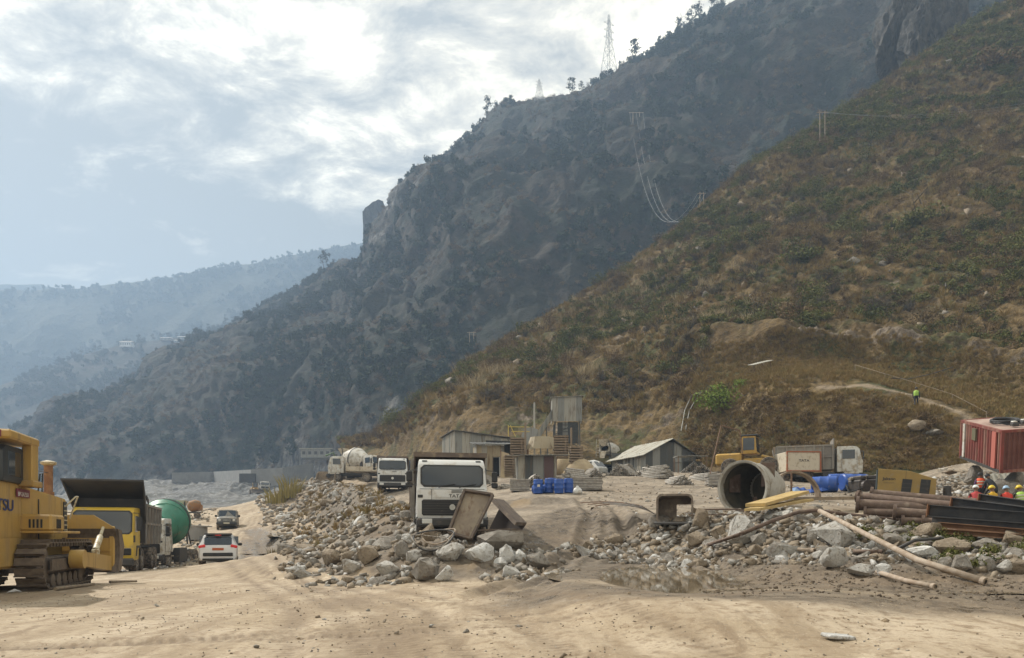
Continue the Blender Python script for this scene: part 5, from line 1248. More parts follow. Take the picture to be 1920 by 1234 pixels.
# ================================================================ stones, sheds and everything else on the site
_YS = np.exp(np.linspace(math.log(7), math.log(330), 700))
def hit(px, py, lo=7, hi=330):
    """where the sight line through a photo pixel meets the ground"""
    z, *_ = site((px - 960) / F * _YS, _YS); r = H + (HY - py) / F * _YS
    ok = (z >= r) & (_YS >= lo) & (_YS <= hi); i = int(np.argmax(ok)) if ok.any() else 500
    Y = _YS[i]; return Vector(((px - 960) / F * Y, Y, z[i]))
def stone_mat(name, a, b_, c, bs=9):
    m = land_mat(name, lambda k: (k.mix(k.rg(k.noise(bs * .9, 7, .7, .3), .52, .64), k.mix(k.rg(k.noise(bs * .3, 5, .6), .4, .6), a, b_), c), .85, k.bump(k.noise(bs * 2.2, 7, .7), .7, .05, k.bump(k.noise(bs * .6, 5, .6), .5, .10)), .3))
    return m
stone_m = [stone_mat('pale_stone', (.34, .325, .295), (.47, .45, .415), (.20, .17, .135)), stone_mat('grey_stone', (.20, .18, .155), (.28, .255, .22), (.15, .12, .09)), stone_mat('tan_stone', (.22, .175, .125), (.30, .245, .18), (.16, .12, .08)), stone_mat('white_stone', (.50, .49, .465), (.62, .61, .585), (.34, .31, .27))]
rs = random.Random(23)
def hull_stone(n, r, sx=1, sy=.8, sz=.7, rough=.0):
    bm = bmesh.new()
    for _ in range(n):
        d = Vector((r.gauss(0, 1), r.gauss(0, 1), r.gauss(0, 1))).normalized() * r.uniform(.78, 1.0)
        bm.verts.new((d.x * sx, d.y * sy, d.z * sz))
    res = bmesh.ops.convex_hull(bm, input=bm.verts)
    bmesh.ops.delete(bm, geom=list({g for g in res['geom_interior'] + res['geom_unused'] if isinstance(g, bmesh.types.BMVert)}), context='VERTS')
    if rough:
        bmesh.ops.bevel(bm, geom=bm.edges[:], offset=.07, segments=1, affect='EDGES', clamp_overlap=True)
        bmesh.ops.triangulate(bm, faces=bm.faces)
        bmesh.ops.subdivide_edges(bm, edges=bm.edges[:], cuts=1, use_grid_fill=True)
        for v in bm.verts: v.co += Vector((r.gauss(0, 1), r.gauss(0, 1), r.gauss(0, 1))) * rough
    return bm
def stone_mesh(name, m, n, rough=0.0, **k):
    bm = hull_stone(n, rs, rough=rough, **k); me = bpy.data.meshes.new(name); bm.to_mesh(me); bm.free(); me.materials.append(m)
    if rough: me.polygons.foreach_set('use_smooth', [True] * len(me.polygons)); me.set_sharp_from_angle(angle=R(28))
    return me
PIECES = [[stone_mesh('stone', m, rs.choice((11, 13, 16)), .012, sz=rs.uniform(.55, .9), sy=rs.uniform(.65, 1)) for _ in range(5)] for m in stone_m]
def rnd_rot(r): return (r.uniform(-.5, .5), r.uniform(-.5, .5), r.uniform(0, 6.28))
BIG = []
def boulder(x0, x1, y0, y1, label, tone=0, Y=None, rot=None, n=15, depth=.85):
    p = hit((x0 + x1) / 2, min(y1, 1230)) if Y is None else P((x0 + x1) / 2, y1, Y)
    w, h = (x1 - x0) / F * p.y / 2, (y1 - y0) / F * p.y / 2
    m = stone_mesh('boulder', stone_m[tone], n, .012)
    v = np.array([q.co for q in m.vertices]); lo, hi = v.min(0), v.max(0); v = (v - (lo + hi) / 2) / ((hi - lo) / 2)
    v *= np.array([w, w * depth, h * 1.06]); m.vertices.foreach_set('co', v.astype(np.float32).ravel()); m.update()
    o = link('boulder', m, None, p + Vector((0, w * depth * .6, h * .94)), rot or (0, 0, 0)); tag(o, label, 'boulder', 'big boulders on the rubble banks'); BIG.append((o.location.x, o.location.y, w))
    return o
for a in [(790, 819, 980, 1014, 'upright tan boulder standing inside the cable loops', 2, 22.6), (893, 983, 993, 1035, 'long flat grey block under the tilted rusty sheet', 1, 22.0), (815, 871, 1017, 1053, 'pale grey boulder left of the white one in the front row', 0),
          (870, 926, 1020, 1058, 'whitest rounded boulder in the front row below the rusty sheet', 3), (936, 968, 1022, 1060, 'tilted white slab at the right of the front row', 3), (962, 988, 1030, 1056, 'small white slab leaning on the tilted one', 3),
          (986, 1034, 1036, 1068, 'lone flat grey slab at the right tip of the left bank', 1), (738, 772, 1016, 1046, 'dusty grey boulder left of the cable loops', 1), (758, 792, 1030, 1054, 'light blue grey boulder below the dusty one', 0),
          (768, 822, 1046, 1092, 'large slanted split boulder at the foot of the left bank', 1), (703, 749, 1054, 1084, 'pale boulder at the lower foot of the left bank', 0), (598, 642, 1030, 1062, 'broad tan grey boulder on the road side of the left bank', 2),
          (668, 710, 1022, 1058, 'long tan boulder sloping down the left bank', 2), (925, 952, 1046, 1066, 'small white stone before the tilted slab', 3), (640, 676, 1048, 1076, 'flat pale stone at the road edge of the left bank', 0), (815, 850, 1060, 1090, 'low grey white stone in front of the slanted boulder', 0),
          (1535, 1604, 977, 1032, 'biggest pale boulder right under the bend of the long pipe', 0), (1543, 1595, 1026, 1064, 'dirty boulder directly below the biggest one', 0), (1369, 1426, 968, 1024, 'large pale boulder with a sloping face below the open drum', 0), (1438, 1500, 956, 1000, 'wide pale boulder under the yellow planks', 0, 22.3),
          (1500, 1543, 948, 990, 'brown grey boulder just left of the pipe bend', 2, 22), (1301, 1335, 954, 996, 'tall tan boulder beside the hollow steel box', 2), (1762, 1826, 1008, 1040, 'long rounded tan boulder below the steel beams', 2), (1826, 1890, 1008, 1034, 'flat grey boulder under the right end of the steel beams', 1),
          (1702, 1764, 1024, 1050, 'pale white boulder right of the long pipe', 3), (1758, 1793, 1046, 1076, 'grey block at the foot of the right bank', 1), (1792, 1834, 1040, 1074, 'mossy grey boulder low on the right bank', 1), (1874, 1904, 1050, 1076, 'pale cube-like stone low at the right edge', 0),
          (1592, 1647, 1058, 1082, 'flat pale rock at the edge of the mud', 0), (1645, 1675, 1058, 1082, 'small pale rock beside the flat one at the mud edge', 3), (1512, 1536, 990, 1024, 'narrow upright grey rock left of the biggest boulder', 1), (1410, 1440, 1000, 1026, 'middle sized grey rock between the two large pale boulders', 1), (1335, 1372, 985, 1012, 'flat tan rock left of the large pale boulder', 2),
          (1660, 1700, 1000, 1030, 'dull grey rock half hidden below the pipe ends', 1), (1838, 1872, 1044, 1072, 'split grey rock near the right edge of the bank', 1), (1290, 1330, 1000, 1030, 'mud stained rock at the left foot of the right bank', 2)]:
    boulder(*a[:6], Y=a[6] if len(a) > 6 else None)
hb_ = nh_at(1722, 812); m = stone_mesh('boulder', stone_m[2], 16, .012); o = link('boulder', m, None, hb_ + Vector((0, 0, .5)), (0, .1, .4)); o.scale = (1.3, 1.2, 1.0); tag(o, 'tan boulder half sunk in the grassy slope left of the red container', 'boulder')
hb_ = nh_at(1752, 815); o = link('boulder', stone_mesh('boulder', stone_m[1], 16, .012), None, hb_ + Vector((0, 0, .1)), (0, .1, 1.4)); o.scale = (1.2, 1.0, .5); tag(o, 'flat grey boulder beside the tan one on the grassy slope', 'boulder')

def bank(name, B, side, n_big, n_small, lab, spread_n, spread_f, along, size, yhi):
    root = link(name, None); tag(root, kind='structure')
    pts = [(x, y) for x, y, _ in B]; L = [0]
    for (ax, ay), (bx, by) in zip(pts, pts[1:]): L.append(L[-1] + math.hypot(bx - ax, by - ay))
    def sample(k, lo_, hi_):
        s = np.interp(rng.random(k) ** along, [0, 1], [L[-1], 0]) if along else rng.random(k) * L[-1]
        x, y = np.interp(s, L, [p[0] for p in pts]), np.interp(s, L, [p[1] for p in pts])
        i = np.clip(np.searchsorted(L, s) - 1, 0, len(pts) - 2); dx = np.array([pts[j + 1][0] - pts[j][0] for j in i]); dy = np.array([pts[j + 1][1] - pts[j][1] for j in i]); l = np.hypot(dx, dy)
        o = np.where(rng.random(k) < .78, rng.uniform(0, 1, k) ** .8 * spread_n, -rng.uniform(0, 1, k) * spread_f) * np.interp(y, [15, 25, 70], [.85, 1, 1.5])
        x, y = x - dy / l * o * side, y + dx / l * o * side
        return x, y
    x, y = sample(n_big * 3, 0, 1); keep = [i for i in range(len(x)) if all((x[i] - a) ** 2 + (y[i] - b) ** 2 > (w * .8) ** 2 for a, b, w in BIG)][:n_big]
    x, y = x[keep], y[keep]; z, *_ = site(x, y)
    for i in range(len(x)):
        s = rs.uniform(*size) * rs.choice((.45, .6, .8, 1, 1, 1.5)) * float(np.interp(y[i], [16, 24, 60], [1.0, 1.0, 1.25]))
        tone = rs.choices((0, 1, 2, 3), (5, 5, 4, 1.2))[0]
        o = link('stone', PIECES[tone][rs.randrange(5)], root, (x[i], y[i], z[i] + s * .12), rnd_rot(rs)); o.scale = (s * rs.uniform(.8, 1.3), s, s * rs.uniform(.7, 1))
    x, y = sample(n_small, 0, 1); x = x + rng.normal(0, .35, n_small); y = y + rng.normal(0, .35, n_small); z, *_ = site(x, y)
    pebbles('small_stones', x, y, z, rng.uniform(.2, 1, n_small) ** 2.1 * size[1] * .68 * np.interp(y, [15, 25, 90], [.8, 1, 2.0]), root)
    return root
_base = []
for _ in range(12):
    bm = hull_stone(9, rs, sz=.7); bmesh.ops.triangulate(bm, faces=bm.faces); bm.verts.index_update()
    _base.append((np.array([v.co for v in bm.verts]), np.array([[v.index for v in f.verts] for f in bm.faces]))); bm.free()
def pebbles(name, x, y, z, s, parent=None, mats=None):
    V, T, M_, o = [], [], [], 0
    for i in range(len(x)):
        v, f = _base[i % 12]; a = rng.uniform(0, 6.28); c, sn = math.cos(a), math.sin(a)
        q = v * s[i]; q = np.stack([q[:, 0] * c - q[:, 1] * sn + x[i], q[:, 0] * sn + q[:, 1] * c + y[i], q[:, 2] + z[i] + s[i] * .12], 1)
        V.append(q); T.append(f + o); M_.append(np.full(len(f), rng.choice(4, p=[.16, .32, .48, .04]))); o += len(v)
    me = raw_mesh(name, np.concatenate(V), np.concatenate(T), mats or stone_m, np.concatenate(M_))
    return tag(link(name, me, parent), kind='stuff')
bank('rubble_bank', BANK_L, -1, 295, 3600, '', 4.6, 1.0, 1.7, (.14, .46), 80)
bank('rubble_bank', BANK_R, -1, 298, 5600, '', 4.6, 2.2, None, (.15, .42), 30)
# loose grit and pebbles on the road, the yard and along the left verge
clod_m = stone_mat('dirt_clod', (.28, .21, .135), (.36, .28, .19), (.20, .15, .095)); k = 11000; x = rng.uniform(-13, 13, k); y = 6.5 + rng.random(k) ** 1.3 * 13; s_ = fbm(np.stack([x, y, x * 0], 1), 1.6, 3, .6, 40) + rng.normal(0, .22, k) > .1; x, y = x[s_], y[s_]; z, *_ = site(x, y); pebbles('loose_gravel', x, y, z, rng.uniform(.009, .026, len(x)) * (1 + (rng.random(len(x)) < .03) * 1.8), mats=[clod_m, stone_m[1], stone_m[2], stone_m[0]])
k = 1500; y = rng.uniform(30, 72, k); x = y * rng.uniform(.09, .68, k); z, *_ = site(x, y); pebbles('yard_gravel', x, y, z, rng.uniform(.02, .10, k) * rng.choice([1, 1, 1, 1.8], k))
k = 900; y = rng.uniform(36, 120, k); x = (np.interp(y, [36, 45, 66, 100, 120], [340, 372, 378, 430, 440]) - 960) / F * y - np.abs(rng.normal(0, 2.2, k)); z, *_ = site(x, y); pebbles('verge_rubble', x, y, z, rng.uniform(.05, .32, k))
k = 1600; x = rng.uniform(3, 14, k); y = rng.uniform(11, 19, k); _, mu, ru, _, ba = site(x, y); s_ = (mu > .25) & (ba < .4); x, y = x[s_], y[s_]; z, *_ = site(x, y); pebbles('mud_clods', x, y, z, rng.uniform(.015, .06, len(x)), mats=[stone_mat('mud_clod', (.11, .085, .06), (.16, .125, .09), (.08, .06, .045))] * 4)

g_ = pick(NG, 420, .25, .95, lambda p, t: m_slope(p, t) & (fbm(p, 14, 3, .6, 9) > .02)); pebbles('hillside_rocks', g_[:, 0], g_[:, 1], g_[:, 2], rng.uniform(.25, 1, len(g_)) ** 2 * 1.3 + .15, mats=[stone_m[1], stone_m[2], stone_m[2], stone_m[1]])
# ---- corrugated sheets ---------------------------------------------------
sheet_m = [mat('grey_sheet_metal', (.25, .25, .23), .6, metal=.15, dirt=(.155, .13, .10), ds=3, dlo=.5, dhi=.68, streak=True), mat('pale_sheet_metal', (.36, .34, .29), .6, metal=.1, dirt=(.20, .165, .125), ds=3, dlo=.5, dhi=.68, streak=True), mat('dark_sheet_metal', (.085, .088, .085), .65, metal=.2, dirt=(.13, .11, .085), ds=3, dlo=.52, dhi=.7, streak=True),
           mat('tan_sheet_metal', (.36, .30, .20), .6, dirt=(.22, .16, .10), ds=3, dlo=.5, dhi=.66, streak=True), mat('maroon_sheet', (.085, .045, .042), .65), mat('roof_sheet_metal', (.36, .345, .29), .55, metal=.15, dirt=(.24, .20, .145), ds=1.6, dlo=.48, dhi=.66)]
def sheet(parent, p0, p1, z0, z1, m, n=5, amp=.022, name='sheet', z1b=None):
    """upright corrugated sheet between two plan points"""
    a, b_ = Vector(p0), Vector(p1); d = b_ - a; nr = Vector((d.y, -d.x)).normalized(); vs, fs = [], []; k = n * 2
    for i in range(k + 1):
        t = i / k; q = a + d * t + nr * (amp if i % 2 else -amp); zt = z1 if z1b is None else z1 + (z1b - z1) * t
        vs += [(q.x, q.y, z0), (q.x, q.y, zt), (q.x - nr.x * .012, q.y - nr.y * .012, zt), (q.x - nr.x * .012, q.y - nr.y * .012, z0)]
    for i in range(k):
        o = i * 4; fs += [(o, o + 4, o + 5, o + 1), (o + 3, o + 2, o + 6, o + 7), (o + 1, o + 5, o + 6, o + 2), (o, o + 3, o + 7, o + 4)]
    return MB().add(vs, fs).build(name, m, parent, fix=False)
def wall(parent, p0, p1, z0, z1, cols, z1b=None, jig=.04, wall_name='wall', gap=()):
    """a wall made of single sheets"""
    n = len(cols); a, b_ = Vector(p0), Vector(p1); w = link(wall_name, None, parent)
    for i, c in enumerate(cols):
        if c is None: continue
        nr = Vector(((b_ - a).y, -(b_ - a).x)).normalized() * (.015 if i % 2 else -.015)
        za = z1 + (0 if z1b is None else (z1b - z1) * i / n); zb = z1 + (0 if z1b is None else (z1b - z1) * (i + 1) / n)
        sheet(w, a + (b_ - a) * (i / n) + nr, a + (b_ - a) * ((i + 1.04) / n) + nr, z0, za + rs.uniform(-jig, jig), sheet_m[c], z1b=zb + rs.uniform(-jig, jig))
    return w
def roof(parent, c, n, m, th=.05, name='roof'):
    """sloped roof of n sheets over corners c: eave left, eave right, ridge right, ridge left"""
    c = [Vector(q) for q in c]; r = link(name, None, parent)
    for i in range(n):
        a, b_ = c[0].lerp(c[1], i / n), c[0].lerp(c[1], (i + 1.03) / n); e, d = c[3].lerp(c[2], i / n), c[3].lerp(c[2], (i + 1.03) / n)
        u = Vector((0, 0, .02 * (i % 2) + rs.uniform(0, .015)))
        k = 6; vs, fs = [], []
        for j in range(k + 1):
            t = j / k; h = u + Vector((0, 0, .025 if j % 2 else 0)); vs += [a.lerp(b_, t) + h, e.lerp(d, t) + h]
        for j in range(k): fs.append((2 * j, 2 * j + 2, 2 * j + 3, 2 * j + 1))
        n0 = len(vs); vs += [v - Vector((0, 0, th)) for v in vs]; fs += [tuple(n0 + q for q in f[::-1]) for f in fs]
        rim = [2 * j for j in range(k + 1)] + [2 * j + 1 for j in range(k, -1, -1)]
        fs += [(rim[j], n0 + rim[j], n0 + rim[(j + 1) % len(rim)], rim[(j + 1) % len(rim)]) for j in range(len(rim))]
        MB().add(vs, fs).build('sheet', m, r, fix=True)
    return r
pole_m = mat('rusty_pole', (.13, .075, .045), .75, col2=(.20, .12, .07), vs=5)
pipe_m = mat('rusty_pipe', (.095, .062, .045), .7, metal=.2, col2=(.15, .10, .075), vs=4, dirt=(.21, .16, .12), ds=5, dlo=.5, dhi=.68)
palepipe_m = mat('pale_dusty_pipe', (.38, .31, .24), .75, col2=(.27, .20, .14), vs=5)
def rz(v, a): c, s = math.cos(a), math.sin(a); return (v[0] * c - v[1] * s, v[0] * s + v[1] * c)

# gabled shed
t = thing('gabled_shed', 'grey sheet metal shed with a pale gable roof facing the yard', 'shed', tuple(at(1210, 68, -.1)))
gd, ed = Vector((.92, .39)), Vector((-.39, .92)); Wd, Ld = 5.6, 6.0
A_, B_ = Vector((0, 0)), gd * Wd; C_, E_ = gd * Wd + ed * Ld, ed * Ld
wall(t, E_, A_, 0, 2.0, [0, 2, 0, 2, 0, 0])
f3 = lambda p, z: (p.x, p.y, z)
gable = link('wall', None, t)
for i in range(7):
    u0, u1 = i / 7, (i + 1.03) / 7; hh = lambda u: 2.0 + 1.33 * (1 - abs(2 * u - 1))
    sheet(gable, gd * Wd * u0, gd * Wd * u1, 0, hh(u0) - .05, sheet_m[(2, 0, 2, 2, 0, 2, 2)[i]], z1b=hh(min(u1, 1)) - .05)  # gable turned from the sun: mostly darker sheets carry its shade
wall(t, B_, C_, 0, 2.0, [2, 2, 0, 2, 2]); wall(t, C_, E_, 0, 2.6, [2, 2, 2, 2])
ov = .35
r0 = Vector(f3(gd * Wd / 2 - ed * ov, 3.4)); r1 = Vector(f3(gd * Wd / 2 + ed * (Ld + ov), 3.4))
roof(t, [f3(E_ + ed * ov - gd * .5, 1.72), f3(A_ - ed * ov - gd * .5, 1.72), r0, r1], 6, sheet_m[5])
roof(t, [f3(B_ - ed * ov + gd * .5, 1.72), f3(C_ + ed * ov + gd * .5, 1.72), r1, r0], 6, sheet_m[2])
for u, w_, c in ((.16, .5, 1), (.42, .42, 2), (.62, .42, 2), (.84, .55, 1)):
    q = ed * Ld * (1 - u) - gd * .05; d_ = MB().box((q.x, q.y, .95 if c == 1 else .85), (.06, w_, 1.25 if c == 1 else 1.7), rot=(0, 0, math.atan2(ed.y, ed.x) - math.pi / 2)).build('shutter' if c == 1 else 'door', sheet_m[1] if c == 1 else sheet_m[0], t)
    if c == 1: MB().box((q.x - gd.x * .03, q.y - gd.y * .03, .95), (.05, .04, 1.25), rot=(0, 0, math.atan2(ed.y, ed.x) - math.pi / 2)).build('mullion', sheet_m[2], d_)
q = gd * Wd * .62 - ed * .06; MB().box((q.x, q.y, 1.55), (.9, .05, .6), rot=(0, 0, math.atan2(gd.y, gd.x))).build('window', sheet_m[0], t)
# low awning on poles right of the shed
t = thing('awning', 'low dark awning sheet on thin poles right of the gabled shed', 'awning', tuple(at(1270, 62, -.05)))
roof(t, [(0, 0, 1.45), (2.6, .2, 1.50), (2.6, 2.2, 1.62), (.1, 2.2, 1.55)], 3, sheet_m[0])
for x_, y_ in ((.1, .1), (2.5, .2), (2.5, 2.1), (.2, 2.1)): MB().cyl((x_, y_, 0), (x_, y_, 1.5), .035, n=6).build('post', pole_m, t)
MB().box((1.7, 1.9, .6), (1.6, .05, 1.2)).build('back_sheet', sheet_m[2], t)

# big flat-roofed shed, lean-to, hut and the bits around them
t = thing('flat_roof_shed', 'tall grey flat-roofed sheet metal shed behind the white dump truck', 'shed', tuple(at(852, 72, -.15)), (0, 0, R(17)))
wall(t, (0, 0), (6.2, 0), 0, 4.85, [0, 1, 0, 0, 1, 0, 1, 0], 4.25); wall(t, (0, 6), (0, 0), 0, 4.85, [1, 0, 1, 1, 0, 1, 1]); wall(t, (6.2, 0), (6.2, 6), 0, 4.3, [0, 2, 0, 0])
roof(t, [(-.25, -.3, 4.9), (6.5, -.3, 4.3), (6.5, 6.2, 4.3), (-.25, 6.2, 4.95)], 7, sheet_m[2])
MB().box((0, 1.9, .9), (.08, .9, 1.9)).build('door', sheet_m[2], t); MB().box((4.4, -.06, 3.9), (2.6, .04, .28)).build('window_slot', black_m, t)
for x_ in (0, 3.1, 6.2): MB().box((x_, -.05, 2.2), (.10, .06, 4.3)).build('corner_post', sheet_m[1], t)
roof(t, [(.4, -1.3, 1.75), (2.6, -1.3, 1.75), (2.6, -.05, 2.05), (.4, -.05, 2.05)], 3, sheet_m[5], name='porch_roof')
t = thing('lean_to_hut', 'small tan sheet hut with a dark open doorway right of the dump truck', 'hut', tuple(at(893, 64, -.1)), (0, 0, R(10)))
wall(t, (0, 0), (1.4, 0), 0, 2.95, [3, 1, 3]); wall(t, (2.15, 0), (2.45, 0), 0, 2.95, [1]); wall(t, (1.4, 0.02), (2.15, .02), 1.95, 2.95, [3]); wall(t, (2.45, 0), (2.45, 2.4), 0, 2.9, [1, 3, 1]); wall(t, (0, 2.4), (0, 0), 0, 2.9, [3, 1])
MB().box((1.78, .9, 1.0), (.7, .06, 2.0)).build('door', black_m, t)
MB().box((1.42, -.02, 1.0), (.07, .08, 2.0)).box((2.14, -.02, 1.0), (.07, .08, 2.0)).box((1.78, -.02, 1.98), (.80, .08, .08)).build('door_frame', wood_m, t)
roof(t, [(-.3, -.4, 3.0), (4.6, -.4, 3.0), (4.6, 2.7, 3.5), (-.3, 2.7, 3.5)], 5, sheet_m[2])
wall(t, (2.6, .9), (4.6, .9), 2.2, 3.2, [2, 2, 2], wall_name='screen')
t = thing('store_hut', 'low grey sheet hut with a maroon door behind the blue drums', 'hut', tuple(at(970, 57, -.1)), (0, 0, R(2)))
wall(t, (0, 0), (3.0, 0), 0, 2.05, [1, 2, 0, 0, 1], 2.15); wall(t, (3.0, 0), (3.0, 2.0), 0, 2.1, [0, 1]); wall(t, (0, 2), (0, 0), 0, 2.0, [1, 0])
MB().box((2.42, -.05, 1.05), (.72, .05, 1.9)).build('door', sheet_m[4], t)
roof(t, [(-.8, -.5, 2.02), (3.9, -.5, 2.1), (3.7, 2.1, 2.3), (-.6, 2.1, 2.3)], 5, sheet_m[0])
t = thing('sheet_hopper', 'tan curved sheet hopper standing behind the store hut', 'hopper', tuple(at(1017, 62, 0)))
b = link('hopper_wall', None, t)
for i in range(7):
    a0, a1 = math.pi * (1.04 + .92 * i / 7), math.pi * (1.04 + .92 * (i + 1) / 7)
    MB().hexa([(1.35 * math.cos(a0), 1.1 * math.sin(a0) + 1, 2.3), (1.35 * math.cos(a1), 1.1 * math.sin(a1) + 1, 2.3), (1.3 * math.cos(a1), 1.05 * math.sin(a1) + 1, 2.3), (1.3 * math.cos(a0), 1.05 * math.sin(a0) + 1, 2.3)],
              [(1.0 * math.cos(a0), .8 * math.sin(a0) + 1, 3.35), (1.0 * math.cos(a1), .8 * math.sin(a1) + 1, 3.35), (.95 * math.cos(a1), .75 * math.sin(a1) + 1, 3.35), (.95 * math.cos(a0), .75 * math.sin(a0) + 1, 3.35)]).build('sheet', sheet_m[3], b)
for s in (-1, 1): MB().cyl((s * 1.2, .8, 0), (s * 1.2, .8, 2.4), .08, n=6).build('leg', pole_m, t)
tan_m = mat('tan_sand', (.44, .35, .22), .95, col2=(.36, .28, .18), vs=2, bump=.4, bs=12)
for i, (px, Y, r, h, lb) in enumerate(((1088, 60, 1.5, 1.5, 'tan sand heap right of the store hut'), (1062, 64, 1.3, 2.0, 'tan sand heap behind the timber stacks'))):
    o = MB().lathe([(r, 0), (r * .9, h * .25), (r * .68, h * .6), (r * .4, h * .86), (r * .15, h * .98), (.02, h)], (0, 0, 0), (0, 0, 1), 14).build('sand_heap', tan_m, loc=at(px, Y, -.05), smooth=True); o.scale = (1, .8, 1); tag(o, lb, 'heap')
t = thing('tan_tarpaulin', 'tan tarpaulin leaning between the lean-to and the store hut', 'tarpaulin', tuple(at(948, 61, 0))); MB().hexa([(-.45, 0, 0), (.6, 0, 0), (.6, .06, 0), (-.45, .06, 0)], [(-.35, .9, 2.3), (.3, .9, 2.1), (.3, .96, 2.1), (-.35, .96, 2.3)]).build('cloth', tan_m, t); MB().cyl((-.4, .95, -.1), (-.4, .95, 2.4), .05, n=6).build('post', pole_m, t)
crate_m = mat('brown_timber', (.19, .14, .095), .85, col2=(.25, .19, .13), vs=6)
def timber_stack(px, Y, dz, w, d, n, rot, lb):
    t = thing('timber_stack', lb, 'timber stack', tuple(at(px, Y, dz)), (0, 0, R(rot)), 'brown timber stacks between the huts')
    for i in range(n):
        for j in range(2): MB().box((0, (j - .5) * d * .55, .08 + i * .21), (w, d * .45, .13), rot=(0, 0, rs.uniform(-.05, .05))).build('beam', crate_m, t)
        MB().box((w * .3, 0, .08 + i * .21 + .105), (.09, d, .07)).build('batten', crate_m, t)
timber_stack(955, 61.5, 0, .85, .9, 9, 5, 'brown timber stack between the lean-to and the store hut'); timber_stack(970, 63, 1.6, 1.2, .9, 8, 0, 'brown timber stack high behind the store hut roof'); timber_stack(1052, 61, 1.4, 1.2, .9, 9, -4, 'brown timber stack right behind the tan hopper'); timber_stack(1080, 60, .3, 1.0, .9, 10, 6, 'brown timber stack beside the tan sand heap')
for px, Y, h, lb in ((1071, 60.5, 4.0, 'brown post rising right of the timber stacks'), (985, 62, 4.6, 'brown post rising behind the store hut')):
    p = at(px, Y, -.1); o = MB().box((0, 0, h / 2), (.16, .16, h)).build('wooden_post', crate_m, loc=p); tag(o, lb, 'post')
p = at(955, 73, 3.9); t = thing('yellow_ladder', 'yellow sawhorse frame on top of the dark roofs', 'frame', p)
yelp = mat('yellow_frame_paint', (.5, .38, .08), .6)
for a, c in (((-.1, 0, 0), (-.1, 0, 1.1)), ((.1, 0, 1.1), (.6, 0, 0)), ((-.1, 0, .95), (2.0, .2, .95)), ((.2, 0, .5), (2.0, .2, .5))): MB().cyl(a, c, .04, n=6).build('bar', yelp, t)
# batching tower and its conveyor
t = thing('batching_tower', 'sheet clad batching tower on a lattice base at the foot of the hill', 'tower', tuple(at(1063, 88, 0)))
tb = t.location.z; zt_ = lambda py: H + (HY - py) / F * 88 - tb
z0_, z1_ = zt_(790), zt_(745); base_z_ = 0
w1 = 1.75; wall(t, (-w1, 0), (w1, 0), z0_, z1_, [1, 0, 1, 1, 0], z1_ + .1); wall(t, (-w1, 3), (-w1, 0), z0_, z1_, [1, 1, 0, 1]); wall(t, (w1, 0), (w1, 3), z0_, z1_, [0, 1, 1])
roof(t, [(-w1 - .2, -.2, z1_), (w1 + .2, -.2, z1_ + .15), (w1 + .2, 3.2, z1_ + .2), (-w1 - .2, 3.2, z1_)], 4, sheet_m[1])
wall(t, (-1.1, .3), (1.3, .3), z0_ - 2.6, z0_ - .05, [2, 0, 2, 2], wall_name='lower_cladding')
for i in range(6): MB().box((.1, .24, z0_ - .4 - i * .4), (2.6, .07, .06)).build('rail', sheet_m[2], t)
for x_, y_ in ((-1.4, .2), (1.5, .2), (-1.4, 2.6), (1.5, 2.6)): MB().cyl((x_ * 1.08, y_, 0), (x_, y_, z0_), .09, n=6).build('leg', sheet_m[2], t)
b = MB()
for i in range(4): b.cyl((-1.45 if i % 2 else 1.5, .2, z0_ * i / 4), (1.5 if i % 2 else -1.45, .2, z0_ * (i + 1) / 4), .05, n=5)
b.build('brace', sheet_m[2], t)
t = thing('conveyor', 'inclined covered conveyor rising to the batching tower from the left', 'conveyor', P(1034, 778, 88.5))
e = P(1000, 832, 84) - P(1034, 778, 88.5)
def conv():
    k = 8; b_ = link('cover', None, t)
    for i in range(k):
        a, c = e * (i / k), e * ((i + 1) / k); MB().hexa([a + Vector((0, -.5, -.5)), c + Vector((0, -.5, -.5)), c + Vector((0, .5, -.5)), a + Vector((0, .5, -.5))], [a + Vector((0, -.5, .55)), c + Vector((0, -.5, .55)), c + Vector((0, .5, .55)), a + Vector((0, .5, .55))]).build('sheet', sheet_m[1 if i % 2 else 0], b_)
conv(); MB().cyl(e * .95 + Vector((0, -.6, -2.2)), e * .95 + Vector((0, -.6, 4.4)), .10, n=8).build('vertical_pipe', sheet_m[1], t); MB().box(e * .98 + Vector((-.6, -.2, .6)), (1.6, 1.4, 2.2), rot=(0, .3, 0)).build('feed_hopper', sheet_m[0], t)
for f in (.3, .65): MB().cyl(e * f + Vector((0, 0, -.4)), e * f + Vector((.2, 0, -4.5)), .07, n=6).build('leg', sheet_m[2], t)
# low dark shelter behind the gabled shed
t = thing('dark_shelter', 'low dark arched shelter roof behind the gabled shed', 'shelter', P(1150, 826, 97))
arc = [(-3.6 + 9.0 * i / 10, .15 + 1.15 * math.sin(math.pi * min(1, (i + .8) / 8) * .62)) for i in range(11)]
MB().prism(arc + [(x_, z_ - .12) for x_, z_ in arc[::-1]], 0, 6, 'y').build('roof', sheet_m[2], t); 
for x_ in (-3.2, .5, 4.8): MB().cyl((x_, .3, -3), (x_, .3, .9), .08, n=6).build('post', sheet_m[2], t)
MB().box((1, 5.5, -1.2), (8.6, .08, 3.2)).build('back_wall', sheet_m[2], t)

